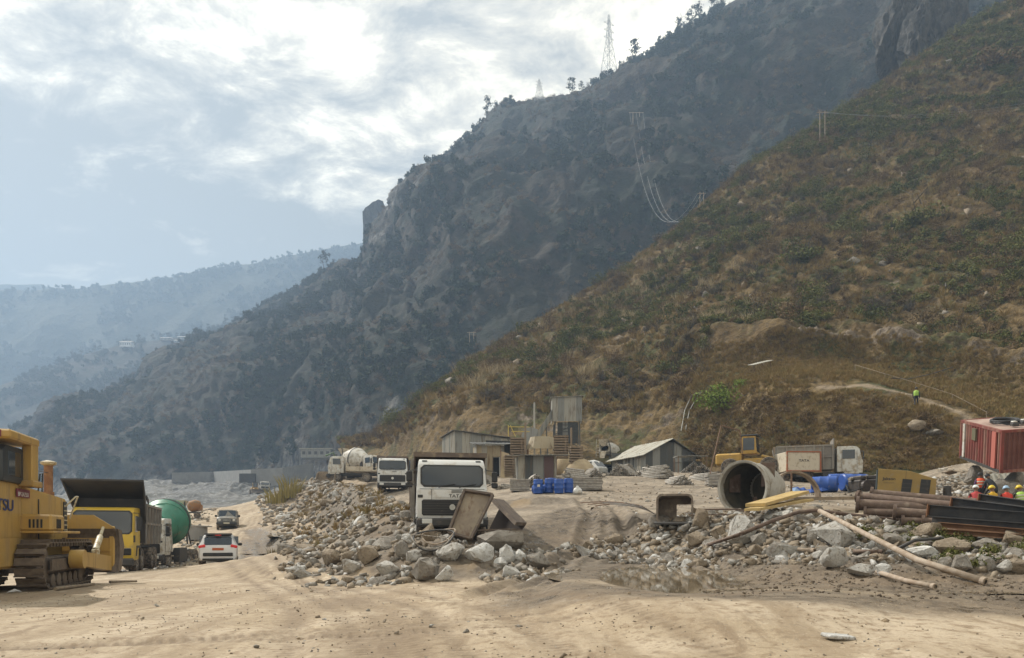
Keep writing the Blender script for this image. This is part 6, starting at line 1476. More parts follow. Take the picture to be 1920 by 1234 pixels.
# ---- scaffold pipe piles
rod_m = mat('grey_scaffold_pipe', (.44, .41, .365), .6, metal=.1, col2=(.30, .265, .225), vs=6)
def pipe_pile(px, Y, w, h, L, yaw, lb, r=.075, dz=0.0, shape='tri'):
    t = thing('pipe_pile', lb, 'pipe pile', tuple(at(px, Y, dz)), (0, 0, R(yaw)), 'piles of scaffold pipes in the yard')
    V, Q, MI = [], [], []; n = 6; rows = max(2, int(h / (r * 1.76)))
    for j in range(rows):
        f = 1 - j / rows; ww = w * (f if shape == 'tri' else (1 - .35 * j / rows)); k = max(1, int(ww / (2 * r)))
        for i in range(k):
            x0_ = (i - (k - 1) / 2) * 2 * r + rs.uniform(-.03, .03); z0__ = r + j * r * 1.76; y0_ = rs.uniform(-.32, .32); o = len(V); ln = L * rs.uniform(.9, 1.05)
            for y_, rad in ((y0_ + .12, r * .10), (y0_ + .12, r * .70), (y0_, r * .70), (y0_, r), (y0_ + ln, r)):
                for q in range(n): V.append((x0_ + math.cos(q * math.pi / 3) * rad, y_, z0__ + math.sin(q * math.pi / 3) * rad))
            for a in range(4):
                for q in range(n): MI.append(0 if a else 1); Q.append((o + a * n + q, o + a * n + (q + 1) % n, o + (a + 1) * n + (q + 1) % n, o + (a + 1) * n + q))  # black cap in each mouth stands in for the shade inside the pipe
    o = link('pipes', raw_mesh('pipes', np.array(V), np.array(Q), [rod_m, black_m], np.array(MI)), t); tag(o, kind='stuff')
    for s in (-1, 1): MB().box((0, L * (.3 if s < 0 else .75), -.03), (w * 1.05, .12, .10)).build('bearer', wood_m, t)
for a in [(1006, 51, 1.9, .95, 2.2, 8, 'rounded scaffold pipe pile in front of the store hut'), (1062, 49, 1.7, 1.45, 2.2, -38, 'tallest scaffold pipe pile behind the blue drums'), (940, 52, 1.1, .5, 2.0, -30, 'low scaffold pipe pile right of the dump truck mirror'), (1035, 47.5, 1.3, .45, 1.8, 20, 'low pipe pile just behind the standing drums'),
          (1160, 58, 2.3, .95, 2.4, -28, 'broad scaffold pipe pile in front of the minivan'), (1212, 57, 1.7, .95, 2.6, -12, 'scaffold pipe pile below the corner of the gabled shed'), (1252, 55, 1.5, 1.1, 3.0, 30, 'scaffold pipe pile with its ends turned to the left'), (1282, 51, 1.7, .75, 2.6, 12, 'low triangular pipe pile nearest to the camera in the yard'), (1316, 58, 1.9, 1.0, 2.6, -20, 'scaffold pipe pile beside the leaning pole frame'), (1180, 63, 2.2, .9, 2.4, 12, 'rear scaffold pipe pile beside the shed wall'), (1118, 57, 1.6, .8, 2.2, 15, 'scaffold pipe pile between the tan heap and the minivan'), (1340, 53, 1.5, .7, 2.4, 25, 'scaffold pipe pile just left of the open drum'), (905, 57, 1.4, .8, 2.2, -15, 'scaffold pipe pile before the dark doorway of the lean-to hut'), (1300, 62, 2.0, 1.0, 2.4, -8, 'scaffold pipe pile under the low awning edge')]: pipe_pile(*a)
for i, (px, Y, L_, yaw, lb) in enumerate(((1100, 47.5, 2.0, -6, 'stack of grey boards right of the tallest pipe pile'), (1350, 50, 1.9, 5, 'stack of grey boards behind the open drum'), (975, 49, 1.3, 0, 'small stack of grey boards left of the drums'))):
    t = thing('board_stack', lb, 'board stack', tuple(at(px, Y)), (0, 0, R(yaw)), 'stacks of grey boards')
    for j in range(8): MB().box((rs.uniform(-.05, .05), rs.uniform(-.05, .05), .05 + j * .10), (L_, .8, .07), rot=(0, 0, rs.uniform(-.04, .04))).build('board', rod_m, t)

# ---- blue drums
blue_m = mat('blue_plastic', (.016, .065, .28), .38, col2=(.022, .085, .35), vs=3, dirt=(.22, .20, .18), ds=5, dlo=.6, dhi=.8)
def drum(loc, lb, rot=(0, 0, 0), s=1.0, grp='blue plastic drums standing in the yard'):
    t = thing('blue_drum', lb, 'drum', loc, rot, grp); t.scale = (s, s, s)
    MB().lathe([(.25, 0), (.285, .03), (.29, .28), (.30, .30), (.30, .33), (.29, .35), (.29, .58), (.30, .60), (.30, .63), (.29, .65), (.285, .86), (.25, .89), (.24, .87)], (0, 0, 0), (0, 0, 1), 22).build('body', blue_m, t, smooth=40)
    MB().cyl((.15, 0, .86), (.15, 0, .90), .035, n=10).build('cap', black_m, t); MB().box((.02, -.292, .48), (.16, .012, .14)).build('sticker', white_dusty_m, t)
for i, (px, lb) in enumerate(((1009, 'leftmost standing blue drum, next to the fallen one'), (1030, 'second standing blue drum from the left'), (1048, 'third standing blue drum from the left'), (1066, 'rightmost standing blue drum beside the white sack'))): drum(tuple(hit(px, 926 - (i % 2) * 1.5, 35, 60)), lb, (0, 0, i * .9))
p = hit(989, 927, 35, 60); drum((p.x + .35, p.y + .1, p.z + .29), 'fallen blue drum lying left of the standing ones', (R(90), 0, R(68)))
p = hit(1036, 922, 35, 60); drum((p.x, p.y + .7, p.z), 'blue drum half hidden behind the second standing one', (0, 0, 2))
p = hit(1083, 927, 35, 60); o = MB().lathe([(.05, 0), (.26, .04), (.30, .16), (.22, .34), (.07, .44), (.10, .50), (.02, .52)], (0, 0, 0), (0, 0, 1), 10).build('white_sack', white_m, loc=p, smooth=True); o.scale = (1, .7, 1); tag(o, 'white knotted sack beside the rightmost drum', 'sack')
for i, (px, py, s_, yaw, lb) in enumerate(((1522, 924, 1.6, 60, 'large blue barrel lying under the rusty arch'), (1578, 922, 1.75, 96, 'largest blue barrel lying in front of the dusty dump truck'), (1553, 915, 1.5, 80, 'blue barrel lying between the two largest ones'))):
    p = hit(px, py, 30, 60); drum((p.x, p.y, p.z + .29 * s_), lb, (R(90), 0, R(yaw)), s_, 'blue barrels lying at the right of the yard')
t = thing('blue_tarpaulin', 'crumpled blue and pale plastic sheeting below the rusty arch', 'tarpaulin', hit(1512, 926, 30, 50)); palep = mat('pale_blue_plastic', (.20, .30, .48), .4)
for i in range(9):
    a, b_, c = rs.uniform(-.9, .9), rs.uniform(-.5, .5), rs.uniform(.1, .45); w_ = rs.uniform(.25, .6)
    MB().add([(a, b_, c * .3), (a + w_, b_ + .1, c * .5), (a + w_ * .9, b_ + .5, c), (a - .1, b_ + .4, c * 1.1), (a + w_ / 2, b_ + .25, c * 1.3)], [(0, 1, 4), (1, 2, 4), (2, 3, 4), (3, 0, 4)]).build('fold', palep if i % 3 == 0 else blue_m, t, fix=False)

# ---- the open drum
t = thing('mixing_drum', 'big open grey drum lying on its side behind the yellow planks', 'drum', (0, 0, 0)); p = hit(1412, 957, 25, 40); dax = Vector((.72, .69, .02)).normalized()
c0 = P(1391, 914, p.y); t.location = c0
MB().lathe([(.93, .02), (.99, .0), (1.03, .0), (1.03, .08), (.985, .09), (.985, .30), (1.0, .30), (1.0, .34), (.98, .35), (.96, .9), (.86, 1.6), (.70, 2.1), (.66, 2.14), (.62, 2.1), (.80, 1.5), (.90, .9), (.93, .02)], (0, 0, 0), dax, 40, False).build('shell', mat('grey_drum_paint', (.42, .40, .35), .6, col2=(.33, .30, .25), vs=2, dirt=(.24, .20, .15), ds=3, dlo=.5, dhi=.66), t, smooth=35)
MB().lathe([(.90, .25), (.88, .9), (.78, 1.45), (.66, 2.0), (.1, 2.05)], (0, 0, 0), dax, 32, False).build('inner_skin', mat('dark_inner_skin', (.055, .048, .036), .8, col2=(.09, .075, .05), vs=3), t, smooth=35, fix=False)  # separate dark surface inside the grey shell
for i in range(3):
    a = i * 2.1 + .4; q = dax.to_track_quat('Z', 'Y') @ Vector((math.cos(a) * .80, math.sin(a) * .80, .8)); MB().box(q, (.5, .06, .9), rot=(0, 0, a)).build('blade', pipe_m, t)
for s in (-.2, .9): q = dax * (.5 + s); MB().box((q.x, q.y, -1.04), (.5, .8, .22)).build('chock', wood_m, t)
# rusty steel arch right of it
t = thing('steel_arch', 'rusty steel arch standing over the blue sheeting', 'arch', P(1493, 934, 36))
pts = [(1.3 * math.cos(a), 0.2, 1.35 * math.sin(a)) for a in [math.pi * i / 14 for i in range(15)]]
b = MB()
for (x0_, y0_, z0__), (x1_, y1_, z1__) in zip(pts, pts[1:]): b.hexa([(x0_, y0_, z0__), (x1_, y0_, z1__), (x1_, y0_ + .5, z1__), (x0_, y0_ + .5, z0__)], [(x0_ * .93, y0_, z0__ * .93), (x1_ * .93, y0_, z1__ * .93), (x1_ * .93, y0_ + .5, z1__ * .93), (x0_ * .93, y0_ + .5, z0__ * .93)])
b.build('plate', mat('rusty_arch_plate', (.17, .125, .085), .75, col2=(.25, .19, .13), vs=4), t)
MB().cyl((-.2, .1, -.1), (-.2, .1, 1.25), .05, n=6).build('prop', pole_m, t)

# ---- wheel loader
def loader(px, Y, yaw, lb, dz=0):
    t = thing('wheel_loader', lb, 'loader', tuple(at(px, Y, dz)), (0, 0, R(yaw)), 'yellow loaders')
    for s in (-1, 1):
        for y_ in (-1.5, 1.4): wheel(t, s * .95, y_, .68, .5, s)
    MB().box((0, 1.6, 1.35), (1.5, 2.0, .9), ch=.12).build('engine_cover', yellow_m, t); MB().box((0, -.8, 1.0), (1.2, 2.6, .7), ch=.08).build('frame', yellow_m, t)
    c = MB().prism([(-.55, 1.7), (-.45, 3.05), (.55, 3.1), (.65, 1.7)], -.68, .68, 'x').build('cab', yellow_m, t, bevel=.04, smooth=35)
    MB().box((0, .05, 3.13), (1.5, 1.35, .12), ch=.04).build('cab_roof', cabgrey_m, c); on_slope(MB(), -.6, .6, (-.545, 1.85), (-.46, 2.98), .015, ch=.05).build('windscreen', glass_m, c)
    for s in (-1, 1): MB().box((s * .685, .05, 2.45), (.03, .85, .95), ch=.05).build('side_window', glass_m, c)
    for s in (-1, 1): MB().tube([(s * .55, -.9, 1.5), (s * .55, -2.0, 1.2), (s * .55, -2.7, .6)], .11, 6).build('arm', yellow_m, t)
    MB().prism([(-2.7, .15), (-3.6, .12), (-3.55, .20), (-2.9, .35), (-2.75, .8), (-2.95, 1.15), (-2.8, 1.15), (-2.55, .7)], -1.25, 1.25, 'x').build('bucket', rust_m, t)
    return t
lo1 = loader(1408, 58, 62, 'yellow wheel loader with a dark glazed cab behind the open drum')
o = copy_tree(lo1); o.location = at(478, 205, .1); o.rotation_euler = (0, 0, R(30)); o['label'] = 'distant yellow loader on the quarry track beyond the small dark car'
t = thing('parked_truck', 'tiny white truck beside the distant yellow loader', 'truck', tuple(at(497, 208, 0)), (0, 0, R(25))); tata_cab(t, white_dusty_m, False, False); chassis(t, 6, (.95, 4.6), duals=(4.6,)); MB().box((0, 3.9, 1.9), (2.4, 4.2, 1.3), ch=.04).build('bed', bed_m, t)
t = thing('loader_bucket', 'tan steel bucket standing at the rim of the left bank', 'bucket', tuple(at(608, 84, .0))); MB().prism([(0, 0), (1.4, 0), (1.5, 1.25), (1.35, 1.25), (1.25, .12), (0, .12)], -1.0, 1.0, 'x').build('shell', wood_m, t)
for s in (-1, 1): MB().prism([(0, 0), (1.4, 0), (1.5, 1.25), (.7, .95)], s * 1.0, s * 1.05, 'x').build('side_plate', wood_m, t)
t = thing('green_machine', 'green drilling machine standing behind the cream flatbed', 'machine', tuple(at(648, 96, .0))); MB().box((0, 0, 1.1), (2.6, 1.5, .9), ch=.08).build('body', green_m, t); MB().box((.6, 0, 2.2), (1.0, 1.2, 1.3), ch=.06).build('cab', green_m, t)
for s in (-1, 1): MB().box((0, s * .8, .35), (2.8, .4, .7), ch=.2).build('track', rust_m, t)
MB().tube([(-1, 0, 1.5), (-1.6, 0, 3.0), (-2.6, 0, 2.6)], .12, 6).build('boom', green_m, t)

# ---- yellow generator box, engines, pipes, beams
gen_m = mat('generator_yellow', (.30, .20, .055), .6, col2=(.25, .17, .05), vs=1.2, dirt=(.26, .20, .12), ds=3, dlo=.52, dhi=.7)
p = hit(1722, 941, 28, 50); t = thing('generator_box', 'tilted ochre generator enclosure with two dark louvred openings', 'generator', p + Vector((-.9, 0, -.1)), (R(2), R(3), R(-24)))
MB().prism([(-1.05, 0), (1.5, 0), (1.5, 1.25), (.35, 1.62), (-1.05, 1.72)], 0, 1.3, 'y').build('housing', gen_m, t, bevel=.03)
MB().box((-1.075, .65, .85), (.05, 1.2, 1.66)).build('end_panel', mat('dark_teal_panel', (.03, .045, .05), .5), t)
for x_ in (.22, 1.02):
    v = MB().box((x_, -.012, .72), (.42, .03, 1.0), rot=(0, R(4), 0)).build('opening', black_m, t)
    for j in range(4): MB().box((x_, -.034, .4 + j * .2), (.40, .012, .03)).build('louvre', dark_m, v)
text('lettering', 'Jakson', .20, (-.55, -.006, 1.22), (R(90), 0, 0), letter_m, t, .006, 1.1); MB().box((-.55, -.004, 1.02), (.5, .012, .012)).build('underline', letter_m, t); MB().box((.18, -.003, .85), (.012, .01, 1.55)).build('seam', dark_m, t)
iron_m = mat('oily_cast_iron', (.035, .03, .028), .55, metal=.4, col2=(.07, .055, .045), vs=6)
for i, (px, py, lb) in enumerate(((1608, 930, 'dark scrap engine at the left of the engine row'), (1630, 928, 'dark scrap engine in the middle of the engine row'), (1655, 928, 'dark scrap engine against the generator box'))):
    p = hit(px, py, 28, 50); t = thing('scrap_engine', lb, 'engine', p, (0, 0, R(20 + 35 * i)), 'scrap engines beside the generator box')
    MB().box((0, 0, .55), (.55, .95, .6), ch=.08).build('block', iron_m, t); MB().box((0, 0, .95), (.36, .9, .22), ch=.05).build('head', iron_m, t); MB().cyl((0, -.5, .5), (0, -.66, .5), .30, n=16).build('flywheel', iron_m, t); MB().tube([(.3, -.3, .8), (.45, 0, 1.0), (.3, .35, .8)], .07, 7).build('manifold', rust_m, t); MB().tube([(-.28, -.3, .3), (-.5, .1, .2), (-.3, .5, .6)], .05, 6).build('hose', black_m, t); MB().cyl((-.4, .2, .9), (.4, .2, 1.05), .09, n=10).build('air_pipe', rim_m, t)
def flanged(p0, p1, r, lb, m=None, fl=True):
    t = thing('steel_pipe', lb, 'pipe', p0, group='rusty flanged pipes stacked below the generator box'); d = Vector(p1) - Vector(p0)
    MB().pipe((0, 0, 0), d, r, r * .22, 16).build('tube', m or pipe_m, t, smooth=40)
    if fl: MB().lathe([(r * .78, -.01), (r * 1.5, -.01), (r * 1.5, .07), (r * .9, .07)], (0, 0, 0), d, 18, False).build('flange', m or pipe_m, t, smooth=40)
    return t
Q = lambda px, py, Y: P(px, py, Y)
flanged(Q(1608, 931, 22.5), Q(1800, 950, 20.5), .13, 'topmost rusty pipe of the stack with a small dark mouth'); flanged(Q(1632, 926, 23.0), Q(1830, 944, 21.6), .15, 'thick rusty pipe lying at the back of the top layer'); flanged(Q(1606, 946, 22), Q(1760, 955, 21), .17, 'rusty pipe with the widest open mouth at the left'); flanged(Q(1620, 961, 21.8), Q(1750, 962, 21), .13, 'lower left rusty pipe under the wide mouthed one')
flanged(Q(1675, 961, 20.6), Q(1860, 975, 19.6), .15, 'rusty pipe with a thick flange in the middle of the stack'); flanged(Q(1690, 976, 20.4), Q(1810, 980, 19.8), .10, 'thin low pipe with a ragged end'); flanged(Q(1728, 978, 20.2), Q(1880, 985, 19.4), .12, 'rusty pipe ending just left of the beams')
flanged(Q(1690, 985, 20.6), Q(1820, 990, 20.0), .09, 'lowest thin pipe of the stack lying on the stones', fl=False)
beam_m = mat('dark_steel_beam', (.030, .029, .030), .55, metal=.3, col2=(.055, .05, .047), vs=3, dirt=(.10, .075, .055), ds=4, dlo=.56, dhi=.72); rustend_m = mat('orange_rust', (.27, .13, .065), .8, col2=(.20, .095, .05), vs=8); rustbeam_m = mat('brown_rust_beam', (.13, .062, .03), .8, col2=(.19, .10, .05), vs=4)
def beam(p0, p1, h, w, lb, m, end=True, name='steel_beam'):
    """I-section beam from p0 to p1"""
    p0, p1 = Vector(p0), Vector(p1); t = thing(name, lb, 'beam', p0, group='steel beams stacked at the right edge'); d = p1 - p0; f = .018
    sec = [(-w / 2, -h / 2), (w / 2, -h / 2), (w / 2, -h / 2 + f), (f / 2, -h / 2 + f), (f / 2, h / 2 - f), (w / 2, h / 2 - f), (w / 2, h / 2), (-w / 2, h / 2), (-w / 2, h / 2 - f), (-f / 2, h / 2 - f), (-f / 2, -h / 2 + f), (-w / 2, -h / 2 + f)]
    x = d.normalized(); s = Vector((-x.y, x.x, 0)).normalized(); u = x.cross(s) * -1; u = u if u.z > 0 else -u
    vs = [s * a + u * c for a, c in sec] + [d + s * a + u * c for a, c in sec]; n = len(sec)
    MB().add(vs, [tuple(range(n)), tuple(range(2 * n - 1, n - 1, -1))] + [(i, n + i, n + (i + 1) % n, (i + 1) % n) for i in range(n)]).build('section', m, t)
    if end:
        e_ = [s * a * 1.1 + u * c * 1.08 for a, c in ((-w / 2, -h / 2), (w / 2, -h / 2), (w / 2, h / 2), (-w / 2, h / 2))]; MB().hexa([q - x * .015 for q in e_], [q + x * .01 for q in e_]).build('end_plate', rustend_m, t)
beam(Q(1742, 957, 19.2), Q(1990, 978, 16.8), .30, .20, 'dark beam with an orange rusted end plate at the front of the stack', beam_m); beam(Q(1786, 942, 20.2), Q(2010, 972, 17.6), .26, .18, 'dark beam with a tan end plate behind the front one', beam_m); beam(Q(1838, 934, 21.0), Q(2040, 965, 18.4), .24, .18, 'hindmost dark beam in front of the seated workers', beam_m)
beam(Q(1748, 974, 19.0), Q(1990, 992, 16.6), .16, .18, 'second dark beam lying under the front one', beam_m, False); beam(Q(1762, 984, 18.8), Q(1990, 1003, 16.6), .14, .2, 'brown rusty beam low in the stack', rustbeam_m, False); beam(Q(1768, 996, 18.6), Q(1990, 1012, 16.6), .13, .2, 'lowest brown rusty beam resting on the boulders', rustbeam_m, False); beam(Q(1770, 968, 19.8), Q(1990, 985, 17.4), .12, .16, 'thin dark beam between the front and rear beams', beam_m, False)
t = thing('steel_angle', 'bent rusty strip hanging down from the beam ends', 'steel strip', Q(1745, 984, 18.9)); MB().tube([(0, 0, 0), (.10, -.05, -.15), (.22, -.08, -.42)], [.05, .06, .03], 4).build('strip', rustend_m, t)
MB_w = (wood_m, mat('fresh_plank', (.46, .33, .13), .7, col2=(.38, .26, .10), vs=2, bump=.2, bs=20))
def plank(p0, p1, w, h, m, lb, name='plank', cat='plank'):
    p0, p1 = Vector(p0), Vector(p1); d = p1 - p0; x = d.normalized(); s = Vector((-x.y, x.x, 0)).normalized() * w / 2; u = Vector((0, 0, h))
    o = MB().hexa([p0 - s, p1 - s, p1 + s, p0 + s], [p0 - s + u, p1 - s + u, p1 + s + u, p0 + s + u]).build(name, m); return tag(o, lb, cat)
plank(Q(1416, 950, 22.6), Q(1500, 926, 25.5), .62, .10, MB_w[1], 'upper bright yellow plank on the boulders beside the open drum'); plank(Q(1410, 958, 22.2), Q(1512, 940, 25.0), .5, .08, MB_w[1], 'lower yellow plank partly covered by the upper one'); plank(Q(1480, 938, 26), Q(1640, 936, 28), .4, .10, wood_m, 'long brown board lying behind the boulders below the blue barrels')
def long_pipe(pts, r, m, lb):
    t = thing('long_pipe', lb, 'pipe', pts[0], group='long loose pipes on the right bank'); MB().tube([Vector(q) - Vector(pts[0]) for q in pts], r, 10).build('tube', m, t, smooth=True); MB().lathe([(r * .7, -.03), (r * 1.25, -.03), (r * 1.25, .05), (r, .05)], Vector(pts[-1]) - Vector(pts[0]), Vector(pts[-2]) - Vector(pts[-1]), 12, False).build('collar', m, t)
long_pipe([hit(1322, 1030) + Vector((0, 0, .1)), Q(1385, 1003, 20.0), Q(1450, 976, 20.8), Q(1498, 960, 21.4), Q(1530, 957, 21.6), Q(1600, 966, 21.4), Q(1690, 976, 20.9)], .055, pipe_m, 'long dark bent pipe crossing the boulders')
long_pipe([Q(1537, 958, 21.0), Q(1620, 1000, 18.0), Q(1720, 1050, 15.0), hit(1845, 1099) + Vector((0, 0, .07))], .066, palepipe_m, 'long pale brown pipe running down to the mud at the right'); long_pipe([hit(1440, 1036) + Vector((0, 0, .12)), hit(1526, 1046) + Vector((0, 0, .14))], .05, palepipe_m, 'short pale pipe lying low between the boulders'); long_pipe([hit(1600, 1046) + Vector((0, 0, .14)), hit(1652, 1047) + Vector((0, 0, .14))], .05, pipe_m, 'short rusty pipe stub beside the dirty boulder')
long_pipe([hit(1645, 1080) + Vector((0, 0, .06)), hit(1700, 1097) + Vector((0, 0, .06)), hit(1752, 1106) + Vector((0, 0, .05))], .045, palepipe_m, 'pale bent pipe at the edge of the mud'); long_pipe([hit(1684, 1038) + Vector((0, 0, .1)), hit(1715, 1036) + Vector((0, 0, .28)), hit(1765, 1030) + Vector((0, 0, .25))], .04, dark_m, 'dark hose arching over the pale white boulder')
long_pipe([hit(1593, 1042) + Vector((0, 0, .18)), hit(1597, 1050) + Vector((0, 0, .1)), hit(1610, 1054) + Vector((0, 0, .08)), hit(1640, 1052) + Vector((0, 0, .1))], .022, rim_m, 'bent grey rod hooked around the rusty pipe stub')

# ---- hollow steel box on the bank, bent strips, loose wire
p = hit(1266, 992, 20, 34); t = thing('steel_box', 'open hollow steel box with rounded corners at the left of the right bank', 'steel box', p + Vector((0, .1, .12)), (R(-4), 0, R(-14)))
def rrect(w, h, r, n=4):
    o = []
    for cx, cz, a0 in ((w / 2 - r, h / 2 - r, 0), (-w / 2 + r, h / 2 - r, 90), (-w / 2 + r, -h / 2 + r, 180), (w / 2 - r, -h / 2 + r, 270)):
        for i in range(n + 1): a = R(a0 + 90 * i / n); o.append((cx + r * math.cos(a), cz + r * math.sin(a)))
    return o
o1, o2 = rrect(1.28, 1.05, .20), rrect(1.14, .91, .15); n = len(o1); boxm = mat('rusty_grey_box', (.20, .165, .13), .75, col2=(.14, .105, .08), vs=3, dirt=(.30, .25, .19), ds=4, dlo=.5, dhi=.68)
vs = [(a, y_, b_ + .55) for o_, y_ in ((o1, 0), (o2, 0), (o1, .9), (o2, .9)) for a, b_ in o_]
MB().add(vs, [f for i in range(n) for j in ((i + 1) % n,) for f in ((i, j, n + j, n + i), (2 * n + i, 3 * n + i, 3 * n + j, 2 * n + j), (i, 2 * n + i, 2 * n + j, j), (n + i, n + j, 3 * n + j, 3 * n + i))]).build('shell', boxm, t, smooth=35)
MB().box((-.26, .88, .55), (.62, .04, .9)).box((.30, .88, .22), (.52, .04, .26)).box((.30, .88, .9), (.52, .04, .22)).build('back_plate', boxm, t); MB().box((-.05, -.28, .02), (1.3, .55, .05), rot=(R(10), 0, 0)).build('lip', dark_m, t)
strip_m = [mat('grey_steel_strip', (.30, .28, .26), .5, metal=.4, col2=(.20, .17, .15), vs=3), pole_m]
for i in range(9):
    y_ = 30 - i * .35; a, b_, c = Q(1088 + i * 14, 944 + (i % 3) * 3, y_), Q(1150 + i * 7, 938 + i * 1.5, y_ - .2), Q(1205 + i * 3.5, 950 + i * 2.4, y_ - .5)
    pts = [a * (1 - t_) ** 2 + b_ * 2 * t_ * (1 - t_) + c * t_ * t_ for t_ in [q / 6 for q in range(7)]]
    for q in pts: q.z = max(q.z, gz(q.x, q.y) + .05 + .03 * i)
    v = []; 
    for q in pts: v += [q + Vector((0, -.09, 0)), q + Vector((0, .09, .02)), q + Vector((0, .09, .05)), q + Vector((0, -.09, .03))]
    o = MB().add(v, [(4 * k + j, 4 * k + 4 + j, 4 * k + 4 + (j + 1) % 4, 4 * k + (j + 1) % 4) for k in range(6) for j in range(4)] + [(0, 1, 2, 3), (27, 26, 25, 24)]).build('steel_strip', strip_m[0 if i > 2 else 1])
    tag(o, 'bent steel strip in the fanned heap left of the hollow box', 'steel strip', 'fan of bent steel strips left of the hollow box')
for i in range(6):
    p = hit(1330 + i * 9, 968 + (i % 3) * 4, 22, 34); o = MB().tube([p + Vector((-.9, .1 * i, .10 + .04 * i)), p + Vector((.2, 0, .14 + .03 * i)), p + Vector((1.1, -.1, .08))], .018, 5).build('steel_bar', pipe_m); tag(o, 'thin dark reinforcing bar lying between the hollow box and the open drum', 'bar', 'reinforcing bars beside the open drum')

# ---- rusty tray, frame and cable beside the white truck
tray_m = mat('rusty_tray', (.22, .175, .13), .75, col2=(.29, .24, .175), vs=2.2, dirt=(.15, .095, .06), ds=4, dlo=.5, dhi=.66, streak=True)
a, b_, c, d_ = Q(842, 1001, 22.9), Q(884, 1012, 22.7), Q(925, 930, 23.4), Q(872, 922, 23.5)
t = thing('steel_tray', 'rusty rectangular steel tray leaning against the white dump truck', 'tray', (0, 0, 0)); nrm = (b_ - a).cross(d_ - a).normalized(); nrm = nrm if nrm.y < 0 else -nrm
MB().hexa([a, b_, c, d_], [q - nrm * .05 for q in (a, b_, c, d_)]).build('panel', tray_m, t)
for q0, q1 in ((a, b_), (b_, c), (c, d_), (d_, a)):
    x = (q1 - q0).normalized(); s = x.cross(nrm).normalized() * .035; MB().hexa([q0 - s, q1 - s, q1 + s, q0 + s], [q + nrm * .14 for q in (q0 - s, q1 - s, q1 + s, q0 + s)]).build('rim', brownbed_m, t)
t = thing('steel_chute', 'dark rusty steel chute lying right of the leaning tray', 'chute', (0, 0, 0)); A1 = [Q(921, 940, 23.8), Q(965, 985, 22.9), Q(958, 994, 22.8), Q(893, 996, 23.0)]
bk = Vector((.35, 1.1, .0)); MB().hexa(A1[:1] + [A1[1]] + [A1[1] + bk] + [A1[0] + bk], [q + Vector((.05, 0, .10)) for q in (A1[0], A1[1], A1[1] + bk, A1[0] + bk)]).build('top_plate', brownbed_m, t); MB().hexa([A1[3], A1[2], A1[2] + bk, A1[3] + bk], [q + Vector((0, 0, .05)) for q in (A1[3], A1[2], A1[2] + bk, A1[3] + bk)]).build('floor_plate', brownbed_m, t)
MB().hexa([A1[3] + bk * .95, A1[2] + bk * .95, A1[1] + bk * .95, A1[0] + bk * .95], [q + bk * .05 for q in (A1[3] + bk * .95, A1[2] + bk * .95, A1[1] + bk * .95, A1[0] + bk * .95)]).build('back_plate', mat('shaded_chute_back', (.05, .035, .028), .8), t)  # back plate in darker brown, shade of the chute's inside put into the colour
def loop(px, py, Y, w, h, r, lb, m, tilt):
    c = Q(px, py, Y); t_ = [c + Vector((w * math.cos(q) * (1 + .05 * math.sin(3 * q)), w * .6 * math.sin(q), h * math.sin(q) + .05 * math.cos(2 * q) + tilt * math.cos(q))) for q in [6.2832 * i / 30 for i in range(31)]]
    return tag(MB().tube(t_, r, 6).build('cable', m, smooth=True), lb, 'cable')
loop(813, 1010, 22.0, .60, .30, .028, 'dark cable loop lying around the upright tan boulder', dark_m, .05); loop(822, 1004, 22.2, .50, .20, .022, 'pale cable loop behind the upright tan boulder', palepipe_m, .08); loop(806, 1014, 21.8, .55, .18, .02, 'thin pale hose loop in front of the upright tan boulder', rim_m, -.06)

# ---- leaning pole frame
t = thing('goal_gantry', 'tall thin leaning pole frame between the pipe piles and the hill', 'frame', (0, 0, 0)); a, b_, c, d_ = Q(1325, 916, 50), Q(1352, 798, 50.5), Q(1387, 807, 52), Q(1392, 850, 52)
for q0, q1 in ((a, b_), (b_, c), (c, d_)): MB().cyl(q0, q1, .045, n=6).build('pole', pole_m, t)

